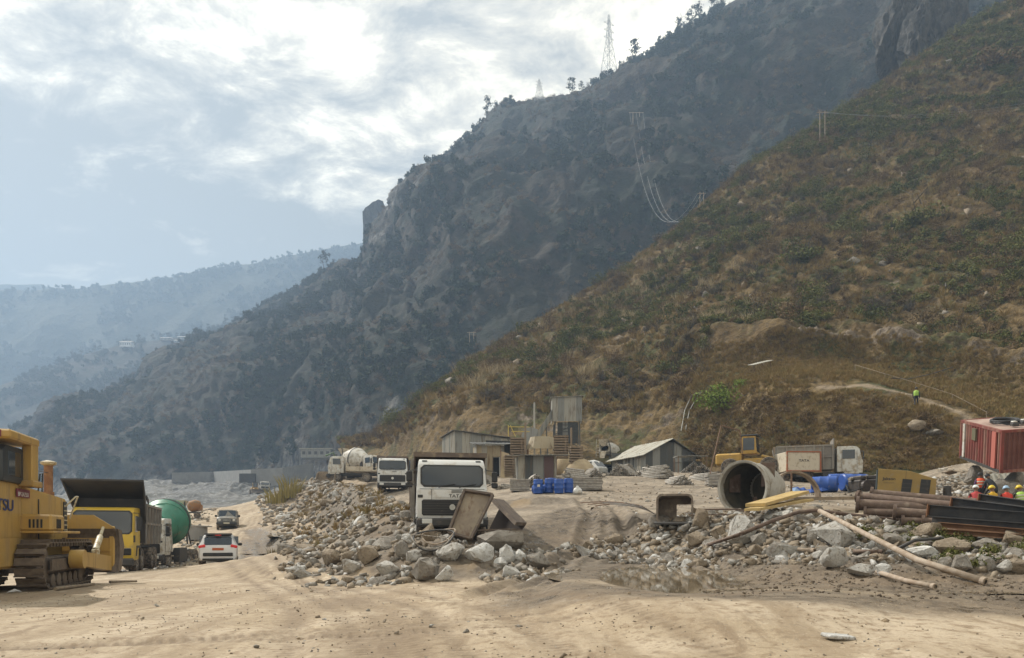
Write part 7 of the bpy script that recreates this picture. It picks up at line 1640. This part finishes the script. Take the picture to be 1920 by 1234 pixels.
# ---- red container on the slope
red_m = mat('container_red', (.215, .045, .034), .65, col2=(.16, .04, .03), vs=1.2, dirt=(.27, .16, .115), ds=3, dlo=.45, dhi=.68, streak=True); redtop_m = mat('container_roof', (.40, .29, .235), .7, col2=(.30, .20, .16), vs=1.5); redend_shade_m = mat('container_end_shaded', (.12, .042, .032), .7, col2=(.15, .06, .045), vs=2, streak=True)  # end walls get a darker red: their shade is put into the colour
def fit_container():
    from mathutils import Matrix as Mx
    dim = np.array([6.06, 2.44, 2.59]) * .80; tgt = np.array([(1799, 787), (1877, 809), (1797, 857), (1877, 886), (1879, 783)], float)
    cor = np.array([(0, 0, 1), (1, 0, 1), (0, 0, 0), (1, 0, 0), (0, 1, 1)], float)
    def proj(v):
        e_ = np.array(Euler((v[3], v[4], v[5])).to_matrix()); p_ = (cor * dim) @ e_.T + v[:3]; return np.stack([960 + F * p_[:, 0] / p_[:, 1], HY - F * (p_[:, 2] - H) / p_[:, 1]], 1)
    best = None
    for a0 in (-1.0, -.6, -1.3):
        v = np.array([31.5, 52.0, 7.0, 0, 0, a0]); lam = 1e-2; e = (proj(v) - tgt).ravel()
        for _ in range(200):
            J = np.stack([((proj(v + d) - tgt).ravel() - e) / 1e-4 for d in np.eye(6) * 1e-4], 1); 
            reg = np.array([0, 0, 0, .6, .6, 0]); A = J.T @ J + np.diag(reg * 400) + lam * np.eye(6); st = np.linalg.solve(A, -(J.T @ e + reg * 400 * v * 1))
            v2 = v + st; e2 = (proj(v2) - tgt).ravel(); f = lambda e_, v_: (e_ ** 2).sum() + (reg * 400 * v_ ** 2).sum()
            if f(e2, v2) < f(e, v): v, e, lam = v2, e2, lam * .5
            else: lam *= 4
        c_ = f(e, v)
        if best is None or c_ < best[0]: best = (c_, v)
    print('CONTAINER', best[0], best[1]); return best[1], dim
cv, cd = fit_container()
t = thing('shipping_container', 'small red shipping container tilted on the rubble slope', 'container', cv[:3], cv[3:])
Lc, Wc, Hc = cd
def corr_panel(n, length, height, depth):
    b = MB(); k = n * 4; pts = [(length * (i // 4 + (0, .28, .5, .78)[i % 4]) / n, (0, 0, depth, depth)[i % 4]) for i in range(k)] + [(length, 0)]
    for x_, y_ in pts: b.v += [(x_, y_, 0), (x_, y_, height)]
    b.f = [(2 * i, 2 * i + 2, 2 * i + 3, 2 * i + 1) for i in range(len(pts) - 1)]; b.m = [0] * len(b.f); return b
corr_panel(15, Lc - .2, Hc - .25, .06).build('side_wall', red_m, t, loc=(.1, .02, .12), fix=False); corr_panel(15, Lc - .2, Hc - .25, .06).build('side_wall', red_m, t, loc=(.1, Wc - .08, .12), fix=False)
corr_panel(8, Wc - .2, Hc - .25, .05).build('end_wall', redend_shade_m, t, loc=(Lc - .02, .1, .12), rot=(0, 0, R(90)), fix=False); corr_panel(8, Wc - .2, Hc - .25, .05).build('end_wall', redend_shade_m, t, loc=(.08, .1, .12), rot=(0, 0, R(90)), fix=False)
MB().box((Lc / 2, Wc / 2, Hc - .06), (Lc - .02, Wc - .02, .06)).build('roof_panel', redtop_m, t); MB().box((Lc / 2, Wc / 2, .08), (Lc - .06, Wc - .06, .10)).build('floor', dark_m, t)
for x_ in (.06, Lc - .06):
    for y_ in (.06, Wc - .06): MB().box((x_, y_, Hc / 2), (.13, .13, Hc)).build('corner_post', red_m, t)
for y_ in (.05, Wc - .05):
    for z_ in (.07, Hc - .07): MB().box((Lc / 2, y_, z_), (Lc - .1, .11, .14)).build('side_rail', red_m if z_ > 1 else dark_m, t)
for x_ in (.05, Lc - .05):
    for z_ in (.07, Hc - .07): MB().box((x_, Wc / 2, z_), (.11, Wc - .1, .14)).build('end_rail', red_m, t)
MB().box((1.85, -.02, Hc - .55), (.45, .09, .6)).build('vent_panel', mat('khaki_panel', (.13, .12, .07), .6), t); MB().box((.55, -.005, Hc / 2), (.22, .07, Hc - .3)).build('white_stripe', white_dusty_m, t); MB().box((Lc - .75, -.005, Hc / 2), (.42, .07, Hc - .3)).build('logo_panel', mat('faded_red', (.42, .13, .10), .6), t)
Mc = Matrix.Translation(Vector(cv[:3])) @ Euler(cv[3:]).to_matrix().to_4x4()
coil = [Mc @ Vector((2.6 + .75 * math.cos(q) * (1 + .12 * math.sin(q * .37)), 1.1 + .62 * math.sin(q), Hc + .03 + .06 * (i % 7) / 7 + .012 * i / 8)) for i, q in enumerate([i * .42 for i in range(92)])]
tag(MB().tube(coil, .045, 6).build('hose_coil', black_m, smooth=True), 'coil of dark hose lying on the roof of the red container', 'hose')
for i, (x_, y_, lb) in enumerate(((3.6, 1.5, 'small black and white box on the container roof'), (4.0, .9, 'second small box nearer the edge of the container roof'))):
    t2 = thing('roof_box', lb, 'box', Mc @ Vector((x_, y_, Hc)), cv[3:]); MB().box((0, 0, .12), (.34, .3, .18), ch=.03).build('case', dark_m, t2); MB().box((-.02, -.02, .25), (.26, .2, .06), ch=.02).build('lid', white_dusty_m, t2)
# supports under the container
for x_, y_, lb in ((.5, .4, 'left stone support under the red container'), (Lc - .6, .5, 'right stone support under the red container'), (2.5, Wc - .4, 'rear stone support under the red container')):
    q = Mc @ Vector((x_, y_, .02)); g_ = gz(q.x, q.y) - .2; o = link('stone_support', stone_mesh('stone_support', stone_m[1], 14, .012), None, (q.x, q.y, (q.z + g_) / 2)); o.scale = (.8, .8, max(.3, (q.z - g_) / 2 * 1.1)); tag(o, lb, 'stone')
# junk below the container
jm = [wood_m, rim_m, crate_m, sheet_m[1], white_dusty_m, palepipe_m]
k = 700; y = rng.uniform(38, 50, k); x = (rng.uniform(1745, 1935, k) - 960) / F * y; z, *_ = site(x, y); pebbles('scrap_rubble', x, y, z, rng.uniform(.06, .30, k))
for i in range(34):
    px, py = rs.uniform(1755, 1910), rs.uniform(862, 915); p = hit(px, py, 34, 60); a = rs.uniform(0, 3.14); L_ = rs.uniform(.5, 2.2); m = rs.choice(jm); dv = Vector((math.cos(a) * L_ / 2, math.sin(a) * L_ / 2, rs.uniform(-.15, .15))); k = i % 3; nm = ('scrap_pole', 'scrap_board', 'scrap_sheet')[k]
    if k == 0: o = MB().cyl(p - dv + Vector((0, 0, .3)), p + dv + Vector((0, 0, .3)), .04, n=6).build(nm, m)
    else: o = MB().box((0, 0, 0), (L_ * .7, .18 if k == 1 else .6, .04)).build(nm, m, loc=p + Vector((0, 0, .28)), rot=(rs.uniform(-.3, .3), rs.uniform(-.3, .3), a))
    tag(o, ('loose pole in the scrap heap below the red container', 'loose board in the scrap heap below the red container', 'bent sheet in the scrap heap below the red container')[k], ('pole', 'board', 'sheet')[k], 'scrap strewn below the red container')
p = hit(1905, 914, 30, 60); t = thing('fallen_sheet', 'pale corrugated sheet leaning on the ground behind the workers', 'sheet', p, (R(-38), 0, R(-8))); sheet(t, (-1.3, 0), (1.5, 0), 0, 1.0, sheet_m[5], 10, .03)
for px, h, lb in ((1776, .75, 'dark stump standing right of the generator box'),):
    p = hit(px, 940, 28, 45); tag(MB().cyl((0, 0, 0), (0, 0, h), .2, .17, 12).build('stump', dark_m, loc=p), lb, 'stump')

# ---- people
skin_m = mat('skin', (.16, .085, .05), .6); hair_m = mat('black_hair', (.012, .011, .011), .6)
def person(lb, p, yaw, pose, top, legs, hat=None, vest=None, vest2=None, scale=1.0):
    t = thing('person', lb, 'person', p, (0, 0, R(yaw)), 'people on the site'); t.scale = (scale,) * 3
    hp, hd = Vector(pose['hip']), Vector(pose['head']); ne = Vector(pose['neck']); J = {}
    V, E, Rd = [], [], []
    def add(q, r, par):
        V.append(tuple(q)); Rd.append(r)
        if par is not None: E.append((par, len(V) - 1))
        return len(V) - 1
    root = add(hp, .15, None); w = add(hp.lerp(ne, .35), .135, root); ch = add(hp.lerp(ne, .72), .165, w); nk = add(ne, .065, ch); h0 = add(ne.lerp(hd, .45), .07, nk); add(hd, .10, h0); add(hd + (hd - ne).normalized() * .07, .085, len(V) - 1)
    for s in (-1, 1):
        k = pose['l' if s < 0 else 'r']; sd = Vector((s * .19, 0, -.04)); sh = add(ne + sd + Vector((0, 0, -.06)), .065, ch); el = add(k['elbow'], .048, sh); wr = add(k['wrist'], .035, el); hnd = add(Vector(k['wrist']) + (Vector(k['wrist']) - Vector(k['elbow'])).normalized() * .09, .04, wr)
        for f in range(3): d = (Vector(k['wrist']) - Vector(k['elbow'])).normalized(); add(Vector(k['wrist']) + d * .17 + Vector((.02 * (f - 1), .01, 0)), .012, hnd)
        hj = add(hp + Vector((s * .10, 0, -.06)), .10, root); kn = add(k['knee'], .065, hj); an = add(k['ankle'], .045, kn); add(Vector(k['ankle']) + Vector(k.get('toe', (0, -.16, -.05))), .04, an)
    me = bpy.data.meshes.new('body'); me.from_pydata(V, E, []); o = link('body', me, t); md = o.modifiers.new('skin', 'SKIN'); md.use_smooth_shade = True
    for i, r in enumerate(Rd): me.skin_vertices[0].data[i].radius = (r, r)
    me.skin_vertices[0].data[0].use_root = True; sb = o.modifiers.new('smooth', 'SUBSURF'); sb.levels = sb.render_levels = 1
    m = bpy.data.materials.new('clothed_body'); m.use_nodes = True; nt = m.node_tree; bs_ = nt.nodes['Principled BSDF']; bs_.inputs['Roughness'].default_value = .8
    tc = nt.nodes.new('ShaderNodeTexCoord'); sx = nt.nodes.new('ShaderNodeSeparateXYZ'); nt.links.new(tc.outputs['Object'], sx.inputs[0]); rp = nt.nodes.new('ShaderNodeValToRGB'); rp.color_ramp.interpolation = 'CONSTANT'; mr = nt.nodes.new('ShaderNodeMath'); mr.operation = 'DIVIDE'; mr.inputs[1].default_value = 2.0; nt.links.new(sx.outputs[2], mr.inputs[0]); nt.links.new(mr.outputs[0], rp.inputs[0])
    e = rp.color_ramp.elements; e[0].position = 0; e[0].color = (.02, .018, .016, 1); e[1].position = .045; e[1].color = (*legs, 1); q = e.new((hp.z + .02) / 2); q.color = (*top, 1); q = e.new((ne.z + .02) / 2); q.color = (.16, .085, .05, 1); nt.links.new(rp.outputs[0], bs_.inputs['Base Color']); me.materials.append(m)
    up_ = (hd - ne).normalized()
    if hat: b = MB().lathe([(.135, -.01), (.14, .0), (.125, .06), (.09, .125), (.03, .15)], hd + up_ * .03, up_, 14); b.box(hd + up_ * .035 + Vector((0, -.13, 0)), (.16, .10, .015)); b.build('helmet', hat, t, smooth=40)
    else: MB().lathe([(.105, -.05), (.118, .02), (.10, .08), (.05, .115)], hd + up_ * .03 + Vector((0, .015, 0)), up_, 12).build('hair', hair_m, t, smooth=40)
    MB().box(hd + Vector((0, -.105, .0)), (.025, .03, .045), ch=.008).build('nose', skin_m, t)
    if vest:
        tor = (ne - hp).normalized(); b = MB().lathe([(.185, .06), (.20, .14), (.215, .34), (.20, .46), (.12, .53)], hp, tor, 14, False); o = b.build('vest', vest, t, smooth=50)
        if vest2: MB().lathe([(.208, .20), (.214, .20), (.216, .25), (.21, .25)], hp, tor, 14, False).build('reflective_band', vest2, o, smooth=50); MB().lathe([(.218, .33), (.222, .33), (.220, .38), (.214, .38)], hp, tor, 14, False).build('reflective_band', vest2, o, smooth=50)
orange_v = mat('orange_vest', (.62, .085, .02), .7); green_v = mat('green_vest', (.32, .50, .08), .7); refl_m = mat('pale_reflective', (.55, .55, .45), .4); yh = mat('yellow_helmet', (.62, .45, .02), .4); wh = mat('white_helmet', (.6, .62, .62), .4); bh = mat('light_blue_helmet', (.28, .42, .58), .4)
stand = dict(hip=(0, 0, .92), neck=(0, 0, 1.45), head=(0, -.02, 1.60), l=dict(elbow=(-.27, .03, 1.13), wrist=(-.25, -.08, .90), knee=(-.11, -.06, .50), ankle=(-.12, .05, .09)), r=dict(elbow=(.27, .03, 1.13), wrist=(.25, -.05, .90), knee=(.10, .03, .50), ankle=(.11, .14, .10)))
walk = dict(hip=(0, 0, .92), neck=(0, -.04, 1.45), head=(0, -.08, 1.61), l=dict(elbow=(-.26, .12, 1.14), wrist=(-.26, .06, .90), knee=(-.10, -.20, .52), ankle=(-.10, -.22, .09)), r=dict(elbow=(.26, -.08, 1.14), wrist=(.24, -.24, .95), knee=(.10, .02, .50), ankle=(.10, .30, .14)))
bend = dict(hip=(0, .12, .88), neck=(0, -.28, 1.20), head=(0, -.42, 1.27), l=dict(elbow=(-.24, -.36, .90), wrist=(-.18, -.50, .70), knee=(-.13, -.08, .47), ankle=(-.14, .04, .09)), r=dict(elbow=(.24, -.36, .92), wrist=(.18, -.52, .75), knee=(.13, -.06, .47), ankle=(.14, .08, .09)))
sit = dict(hip=(0, .05, .42), neck=(0, -.05, .95), head=(0, -.10, 1.10), l=dict(elbow=(-.27, -.14, .68), wrist=(-.18, -.34, .58), knee=(-.16, -.40, .55), ankle=(-.15, -.42, .09)), r=dict(elbow=(.27, -.14, .68), wrist=(.18, -.34, .58), knee=(.16, -.40, .55), ankle=(.15, -.42, .09)))
pw = nh_at(1717, 763); person('person in a green hi-vis vest walking up the footpath on the slope', pw + Vector((0, 0, .02)), 150, walk, (.05, .06, .05), (.015, .016, .02), None, green_v, None)
def wp(px, Y, pyhead, headz):
    p = at(px, Y); p.z = max(p.z - .3, H + (HY - pyhead) / F * Y - headz); return p
person('person in an orange vest standing with back to the camera below the container', wp(1838, 36, 893, 1.60), 176, stand, (.07, .02, .08), (.03, .035, .05), None, orange_v, refl_m)
person('person in dark clothes bending forward beside the orange vest', wp(1862, 35.5, 895, 1.42), 200, dict(bend, neck=(0, -.2, 1.36), head=(0, -.28, 1.48)), (.018, .02, .024), (.02, .022, .025))
person('person in a red shirt and light blue helmet sitting behind the beams', wp(1889, 33, 925, 1.12), 175, sit, (.55, .05, .03), (.03, .03, .04), bh)
person('person in a green vest and yellow helmet sitting at the right edge', wp(1914, 33, 925, 1.12), 182, sit, (.05, .06, .05), (.03, .03, .04), yh, green_v, refl_m)
person('person in a white helmet crouching low behind the beam ends', wp(1831, 33.5, 934, 1.12), 165, sit, (.45, .06, .06), (.03, .03, .04), wh)
person('person in a yellow top crouching between the dark clothed worker and the beams', wp(1863, 33.2, 936, 1.12), 185, sit, (.55, .33, .02), (.03, .03, .04), yh)

# ---- pylons, poles and wires
steel_m = mat('galvanised_steel', (.36, .37, .38), .5, metal=.3)
def pylon(px, ptop, lb, w0, w1, arms, bar):
    p = mcrest(px); hgt = H + (HY - ptop) / F * p.y - p.z + 3; t = thing('power_pylon', lb, 'pylon', p - Vector((0, 0, 3)), (0, 0, .5), 'power pylons on the ridge')
    wz = lambda f: (w0 * (1 - f / .62) + w1 * f / .62 if f < .62 else w1 * (1 - (f - .62) / .38 * .75)) / 2
    for sx in (-1, 1):
        for sy in (-1, 1): MB().tube([(sx * wz(f), sy * wz(f), hgt * f) for f in (0, .3, .62, .8, 1)], bar, 4).build('leg', steel_m, t)
    b = MB(); fs = [0, .18, .34, .48, .60, .71, .82, .94]
    for f0, f1 in zip(fs, fs[1:]):
        for q in range(4):
            c4 = [(-1, -1), (1, -1), (1, 1), (-1, 1)]; a, c = c4[q], c4[(q + 1) % 4]
            for u, v_ in ((a, c), (c, a)): b.cyl((u[0] * wz(f0), u[1] * wz(f0), hgt * f0), (v_[0] * wz(f1), v_[1] * wz(f1), hgt * f1), bar * .6, n=3)
            b.cyl((a[0] * wz(f1), a[1] * wz(f1), hgt * f1), (c[0] * wz(f1), c[1] * wz(f1), hgt * f1), bar * .6, n=3)
    tag(b.build('lattice', steel_m, t, fix=False), kind='stuff')
    for f in arms:
        for s in (-1, 1): MB().tube([(s * wz(f), 0, hgt * f), (s * w0 * .44, 0, hgt * f + .2)], bar, 4).tube([(s * wz(f), 0, hgt * (f + .045)), (s * w0 * .44, 0, hgt * f + .2)], bar * .8, 3).build('cross_arm', steel_m, t)
pylon(1155, 28, 'tall lattice power pylon on the ridge', 9.4, 2.8, (.64, .75, .86), .16); pylon(1029, 148, 'smaller lattice power pylon on the ridge plateau', 6.0, 2.2, (.60, .72, .84), .10)
def hpole(p, h, lb, bar=.09, w=1.2):
    t = thing('power_pole', lb, 'pole', p, group='timber power poles on the slopes')
    for s in (-1, 1): MB().cyl((s * w / 2, 0, -.5), (s * w / 2, 0, h), bar, n=6).build('post', palepipe_m, t)
    MB().box((0, 0, h - .35), (w * 2.2, bar * 1.6, bar * 1.6)).build('cross_arm', palepipe_m, t); return [Vector(p) + Vector((x_, 0, h - .25)) for x_ in (-w, 0, w)]
def mt_at(px, py):
    g = MG[:200].reshape(-1, 3); u = F * g[:, 0] / g[:, 1] + 960; w = HY - (g[:, 2] - H) * F / g[:, 1]; e = np.abs(u - px) + np.abs(w - py) + g[:, 1] * .004; return Vector(g[int(np.argmin(e))])
def pyfit(p, top): return max(2.5, H + (HY - top) / F * p.y - p.z)
p = nh_at(1543, 268); w1_ = hpole(p, pyfit(p, 208), 'twin timber power pole at the top of the near slope'); p = nh_at(1317, 393); w2_ = hpole(p, pyfit(p, 360), 'twin power pole on the shoulder of the near slope', .07, .9)
p = mt_at(1193, 234); w3_ = hpole(p, pyfit(p, 210), 'twin power pole high on the mountain face', .16, 3.4); p = mt_at(881, 660); w4_ = hpole(p, pyfit(p, 622), 'twin power pole low on the mountain face above the sheds', .10, 1.6)
def wire(a, b_, sag, lb, r):
    pts = [a.lerp(b_, i / 24) - Vector((0, 0, sag * 4 * (i / 24) * (1 - i / 24))) for i in range(25)]
    tag(MB().tube(pts, r, 4).build('power_line', steel_m), lb, 'power line', 'power lines')
for i in range(3):
    wire(w3_[i], w2_[i], 26, 'power line sagging from the mountain face to the near slope', .038); q = P(2050, 168 + i * 7, 150); wire(w1_[i], q, 2.5, 'power line crossing the upper right slope', .016)
for i in range(3): a = P(1222, 98 + i * 7, 505); b_ = P(1480, 52 + i * 9, 440); wire(a, b_, 9, 'power line across the mountain top', .035)
p = Q(2050, 175, 150); g_ = nh_at(2052, 235)
# hand rail, rope and a small roof on the slope
t = thing('hill_pipe', 'pair of thin pipes climbing the slope behind the shed', 'pipe', (0, 0, 0))
for dx in (0, 9): MB().tube([nh_at(1276 + dx, 812) + Vector((0, -.3, .3)), nh_at(1283 + dx, 780) + Vector((0, -.3, .5)), nh_at(1296 + dx, 752) + Vector((0, -.3, .5)), nh_at(1318, 742) + Vector((0, -.3, .4))], .05, 5).build('tube', sheet_m[0], t)
t = thing('rope_line', 'pale rope strung along the bench above the footpath', 'rope', (0, 0, 0)); rp_ = [(1605, 697), (1660, 715), (1718, 733), (1785, 755), (1850, 790)]
MB().tube([nh_at(*q) + Vector((0, 0, .75)) for q in rp_], .02, 4).build('rope', wood_m, t)
for q in rp_: MB().cyl(nh_at(*q) - Vector((0, 0, .2)), nh_at(*q) + Vector((0, 0, .8)), .035, n=5).build('peg', wood_m, t)
t = thing('dark_hose', 'dark hose lying along the back of the bench', 'hose', (0, 0, 0)); MB().tube([nh_at(*q) + Vector((0, -.2, .25)) for q in ((1655, 714), (1700, 716), (1745, 707), (1785, 694))], .05, 5).build('tube', dark_m, t)
p = nh_at(1425, 698); t = thing('small_roof', 'small pale sheet roof propped on the slope left of the mound', 'roof', p + Vector((0, -1, .2)), (0, R(-14), R(8))); roof(t, [(-1.2, -.5, .6), (1.3, -.5, .6), (1.3, .9, .9), (-1.2, .9, .9)], 3, sheet_m[5], name='cover')
for x_ in (-1, 1.1): MB().cyl((x_, 0, -.6), (x_, 0, .62), .05, n=5).build('post', pole_m, t)
# dark outcrop at the head of the near slope
outm = land_mat('outcrop_rock', lambda k: (k.mix(k.rg(k.noise(.5, 7, .7, .4, (1, 1, .35)), .4, .62), (.025, .024, .023), (.075, .068, .06)), .85, k.bump(k.noise(1.2, 8, .75, 0, (1, 1, .4)), .9, .8), .35))
for px, py, w_, h_, Y, lb in ((1750, 80, 9, 19, 228, 'dark wet rock face high at the upper right of the slope'), (1690, 60, 8, 17, 238, 'grey craggy outcrop left of the dark rock face'), (1706, 180, 4.5, 9, 212, 'pale streaked rock rib below the dark outcrop'), (1600, 222, 4, 7, 205, 'dark rock band on the upper rim of the slope')):
    bm = hull_stone(26, rs, 1, .9, 1); bmesh.ops.triangulate(bm, faces=bm.faces); bmesh.ops.subdivide_edges(bm, edges=bm.edges[:], cuts=13, use_grid_fill=True); me = bpy.data.meshes.new('rock_outcrop'); bm.to_mesh(me); bm.free()
    v = np.array([q.co for q in me.vertices]) * np.array([w_, w_ * .8, h_]); nn = v / np.linalg.norm(v, axis=1)[:, None]; v = v + nn * (4.2 * fbm(v * np.array([1, 1, .40]), 6, 6, .66, px, True) * w_ / 9 + .8 * fbm(v * np.array([1, 1, .6]), 1.6, 4, .6, 3, True))[:, None]; v[:, 0] += v[:, 2] * .28
    me.vertices.foreach_set('co', v.astype(np.float32).ravel()); me.materials.append(outm); me.update(); o = link('rock_outcrop', me, None, P(px, py, Y)); tag(o, lb, 'rock')

# the rock head on the ridge
bm = bmesh.new()
for px, py in ((686, 482), (687, 440), (685, 404), (693, 396), (703, 388), (713, 383), (721, 386), (727, 404), (733, 440), (738, 482)):
    for dy in (-9, 0, 10): q = P(px, py, 628); bm.verts.new((q.x, q.y + dy, q.z - abs(dy) * .12))
bmesh.ops.convex_hull(bm, input=bm.verts[:]); bmesh.ops.triangulate(bm, faces=bm.faces); bmesh.ops.subdivide_edges(bm, edges=bm.edges[:], cuts=5, use_grid_fill=True); me = bpy.data.meshes.new('ridge_rock'); bm.to_mesh(me); bm.free()
v = np.array([q.co for q in me.vertices]); c_ = v.mean(0); d_ = v - c_; d_ /= np.linalg.norm(d_, axis=1)[:, None]; v = v + d_ * (1.6 * fbm(v * np.array([1, 1, .5]), 9, 5, .6, 3, True))[:, None]; me.vertices.foreach_set('co', v.astype(np.float32).ravel())
me.materials.append(outm); me.update(); tag(link('ridge_rock', me), 'upright block of rock standing out of the ridge line', 'rock')
# ---- quarry side of the valley
conc_m = mat('grey_concrete', (.27, .265, .255), .85, col2=(.22, .215, .205), vs=.4, dirt=(.22, .21, .195), ds=.5, dlo=.52, dhi=.68)
t = thing('retaining_wall', 'long grey concrete retaining wall across the quarry floor', 'wall', (0, 0, 0)); wp_ = [(322, 906, 889, 330), (400, 904, 888, 318), (470, 906, 884, 305), (530, 907, 880, 292), (585, 906, 876, 280)]
for (xa, ba, ta, ya), (xb, bb, tb_, yb_) in zip(wp_, wp_[1:]): a, b_ = hit(xa, ba, 140, 330) - Vector((0, 0, 2)), hit(xb, bb, 140, 330) - Vector((0, 0, 2)); ya, yb_ = a.y, b_.y; c, d_ = b_ + Vector((0, 0, (bb - tb_) * yb_ / F + 2.5)), a + Vector((0, 0, (ba - ta) * ya / F + 2.5)); MB().hexa([a, b_, b_ + Vector((0, 2, 0)), a + Vector((0, 2, 0))], [d_, c, c + Vector((0, 2, 0)), d_ + Vector((0, 2, 0))]).build('wall_panel', conc_m, t)
MB().box(hit(465, 905, 140, 330) + Vector((0, -.2, 1.2)), (5, 1.5, 3.2)).build('culvert_opening', dark_m, t)
gh = mat('crushed_gravel', (.13, .13, .127), .95, col2=(.085, .083, .08), vs=.8, dirt=(.20, .20, .195), ds=.9, dlo=.5, dhi=.6, bump=1.0, bs=1.2)
for i, (px, py, Y, w_, h_, lb) in enumerate(((530, 888, 320, 34, 5.5, 'long pale gravel heap behind the concrete retaining wall'), (400, 922, 235, 16, 3.2, 'grey gravel heap on the quarry floor'), (455, 930, 215, 11, 2.6, 'smaller gravel heap nearer the dirt road'), (352, 935, 190, 12, 2.5, 'gravel heap right of the orange drum machine'))):
    n_ = 40; uu, vv_ = np.meshgrid(np.linspace(-1, 1, n_), np.linspace(-1, 1, n_)); r_ = np.hypot(uu, vv_); zz = np.clip(1 - r_, 0, 1) ** 1.1; V_ = np.stack([uu.ravel() * w_, vv_.ravel() * w_ * .5, zz.ravel() * h_], 1); V_[:, 2] += .55 * h_ * fbm(V_, w_ * .22, 5, .6, i) * zz.ravel() - .3; oh = at(px, Y, -.2); V_[:, 2] += site(V_[:, 0] + oh.x, V_[:, 1] + oh.y)[0] - oh.z
    o = grid_mesh('gravel_heap', V_, n_, n_, gh, kind=None); o.location = at(px, Y, -.2); tag(o, lb, 'heap')
def far_building(p, w, d, h, lb, wallm, roofm, n, name, cat, flat=True, yaw=0):
    t = thing(name, lb, cat, p, (0, 0, R(yaw))); MB().box((0, d / 2, h / 2), (w, d, h)).build('wall', wallm, t)
    if flat: MB().box((0, d / 2, h + .15), (w * 1.1, d * 1.1, .3)).build('roof', roofm, t)
    else: MB().prism([(-.8, h), (d / 2, h + d * .22), (d + .8, h)], -w * .56, w * .56, 'x').build('roof', roofm, t)
    for i in range(n): MB().box((-w / 2 + w * (i + .5) / n, -.03, h * .55), (w / n * .5, .12, h * .36)).build('window', dark_m, t)
    return t
far_building(P(592, 858, 262), 10.5, 6, 3.0, 'grey open-sided quarry building far behind the flatbed', sheet_m[0], sheet_m[1], 5, 'quarry_building', 'building'); far_building(P(640, 862, 258), 5.5, 5, 2.6, 'lower grey quarry annex right of the quarry building', conc_m, sheet_m[0], 3, 'quarry_building', 'building')
far_building(P(235, 650, 985), 15, 9, 6.5, 'white two-storey house on the hazy spur', white_m, sheet_m[1], 5, 'village_house', 'house', False); 
for i, (px, py, w_, lb) in enumerate(((310, 632, 14, 'long white roofed house right of the white two-storey one on the spur'), (334, 637, 11, 'lower white roofed house on the spur'), (342, 630, 13, 'upper right white roofed house on the spur'))): far_building(P(px, py + 6, 1000), w_, 7, 3.2, lb, conc_m, white_m, 3, 'village_house', 'house', False)
# left verge: concrete ring with a slab, orange machine
p = hit(371, 1013, 40, 75); t = thing('concrete_ring', 'grey concrete ring with a slab lid on the left verge', 'ring', p); MB().lathe([(.62, 0), (.70, 0), (.70, 1.0), (.62, 1.0)], (0, 0, 0), (0, 0, 1), 20).build('ring', conc_m, t, smooth=40); MB().box((.05, 0, 1.07), (1.75, 1.5, .10), rot=(0, R(2), .2), ch=.03).build('slab', conc_m, t)
p = at(364, 76); orm = mat('orange_machine_paint', (.25, .12, .04), .7, dirt=(.18, .14, .1), ds=4); t = thing('site_mixer', 'small orange mixing machine on the left verge beyond the green drum', 'machine', p, (0, 0, .3)); MB().lathe([(.25, 0), (.6, .3), (.6, .9), (.35, 1.3)], (-.6, 0, 1.1), (1, 0, .3), 14).build('drum', orm, t, smooth=40); MB().box((0, 0, .6), (1.3, .9, .12)).build('frame', dark_m, t)
for s in (-1, 1): MB().lathe([(.3, -.06), (.3, .06)], (.3, s * .5, .3), (0, 1, 0), 14).build('wheel', tyre_m, t)
MB().box((.55, 0, 1.1), (.5, .6, .6), ch=.05).build('engine', orm, t)
# tufts of yellow grass at the rim of the left bank
for i, (px, py, h_, lb) in enumerate(((545, 935, 2.6, 'upright clump of yellow reeds at the far rim of the left bank'), (520, 945, 1.8, 'lower clump of yellow grass beside the road bend'))):
    p = hit(px, py, 40, 140); t = thing('reed_clump', lb, 'grass', p); link('blades', raw_mesh('blades', *blades(90, 2.4, h_, rt, .06, .25), leaf_mat('reed_blades', [(.22, .19, .06), (.34, .28, .10), (.18, .17, .05)])), t)
k = 130; x = rng.uniform(9, 15, k); y = rng.uniform(15, 20, k); _, _, ru, _, _ = site(x, y); s_ = ru > .3; x, y = x[s_], y[s_]; z, *_ = site(x, y); scatter('weeds', np.stack([x, y, z], 1), rng.uniform(.12, .3, len(x)), P_green[:1])
k = 130; y = rng.uniform(30, 75, k); x = (np.interp(y, [30, 75], [665, 590]) - 960) / F * y + rng.normal(0, 1.3, k); z, *_ = site(x, y); scatter('bank_grass', np.stack([x, y, z], 1), rng.uniform(.25, .6, k), P_grass[:2])
o = MB().box((0, 0, .03), (.34, .16, .04), rot=(.1, .1, .3), ch=.012).build('pale_stone_chip', stone_m[3], loc=hit(1572, 1200)); tag(o, 'single white chip of stone on the dirt in the foreground', 'stone')

# lettering becomes mesh
def letters_to_mesh():
    fs = [o for o in S.objects if o.type == 'FONT']; dg = bpy.context.evaluated_depsgraph_get()
    for o in fs:
        me = bpy.data.meshes.new_from_object(o.evaluated_get(dg)); nm, pa, mw, sc, ro = o.name, o.parent, o.location.copy(), o.scale.copy(), o.rotation_euler.copy(); m = o.data.materials[0]; bpy.data.objects.remove(o)
        me.materials.clear(); me.materials.append(m); q = link(nm, me, pa, mw, ro); q.scale = sc
letters_to_mesh()
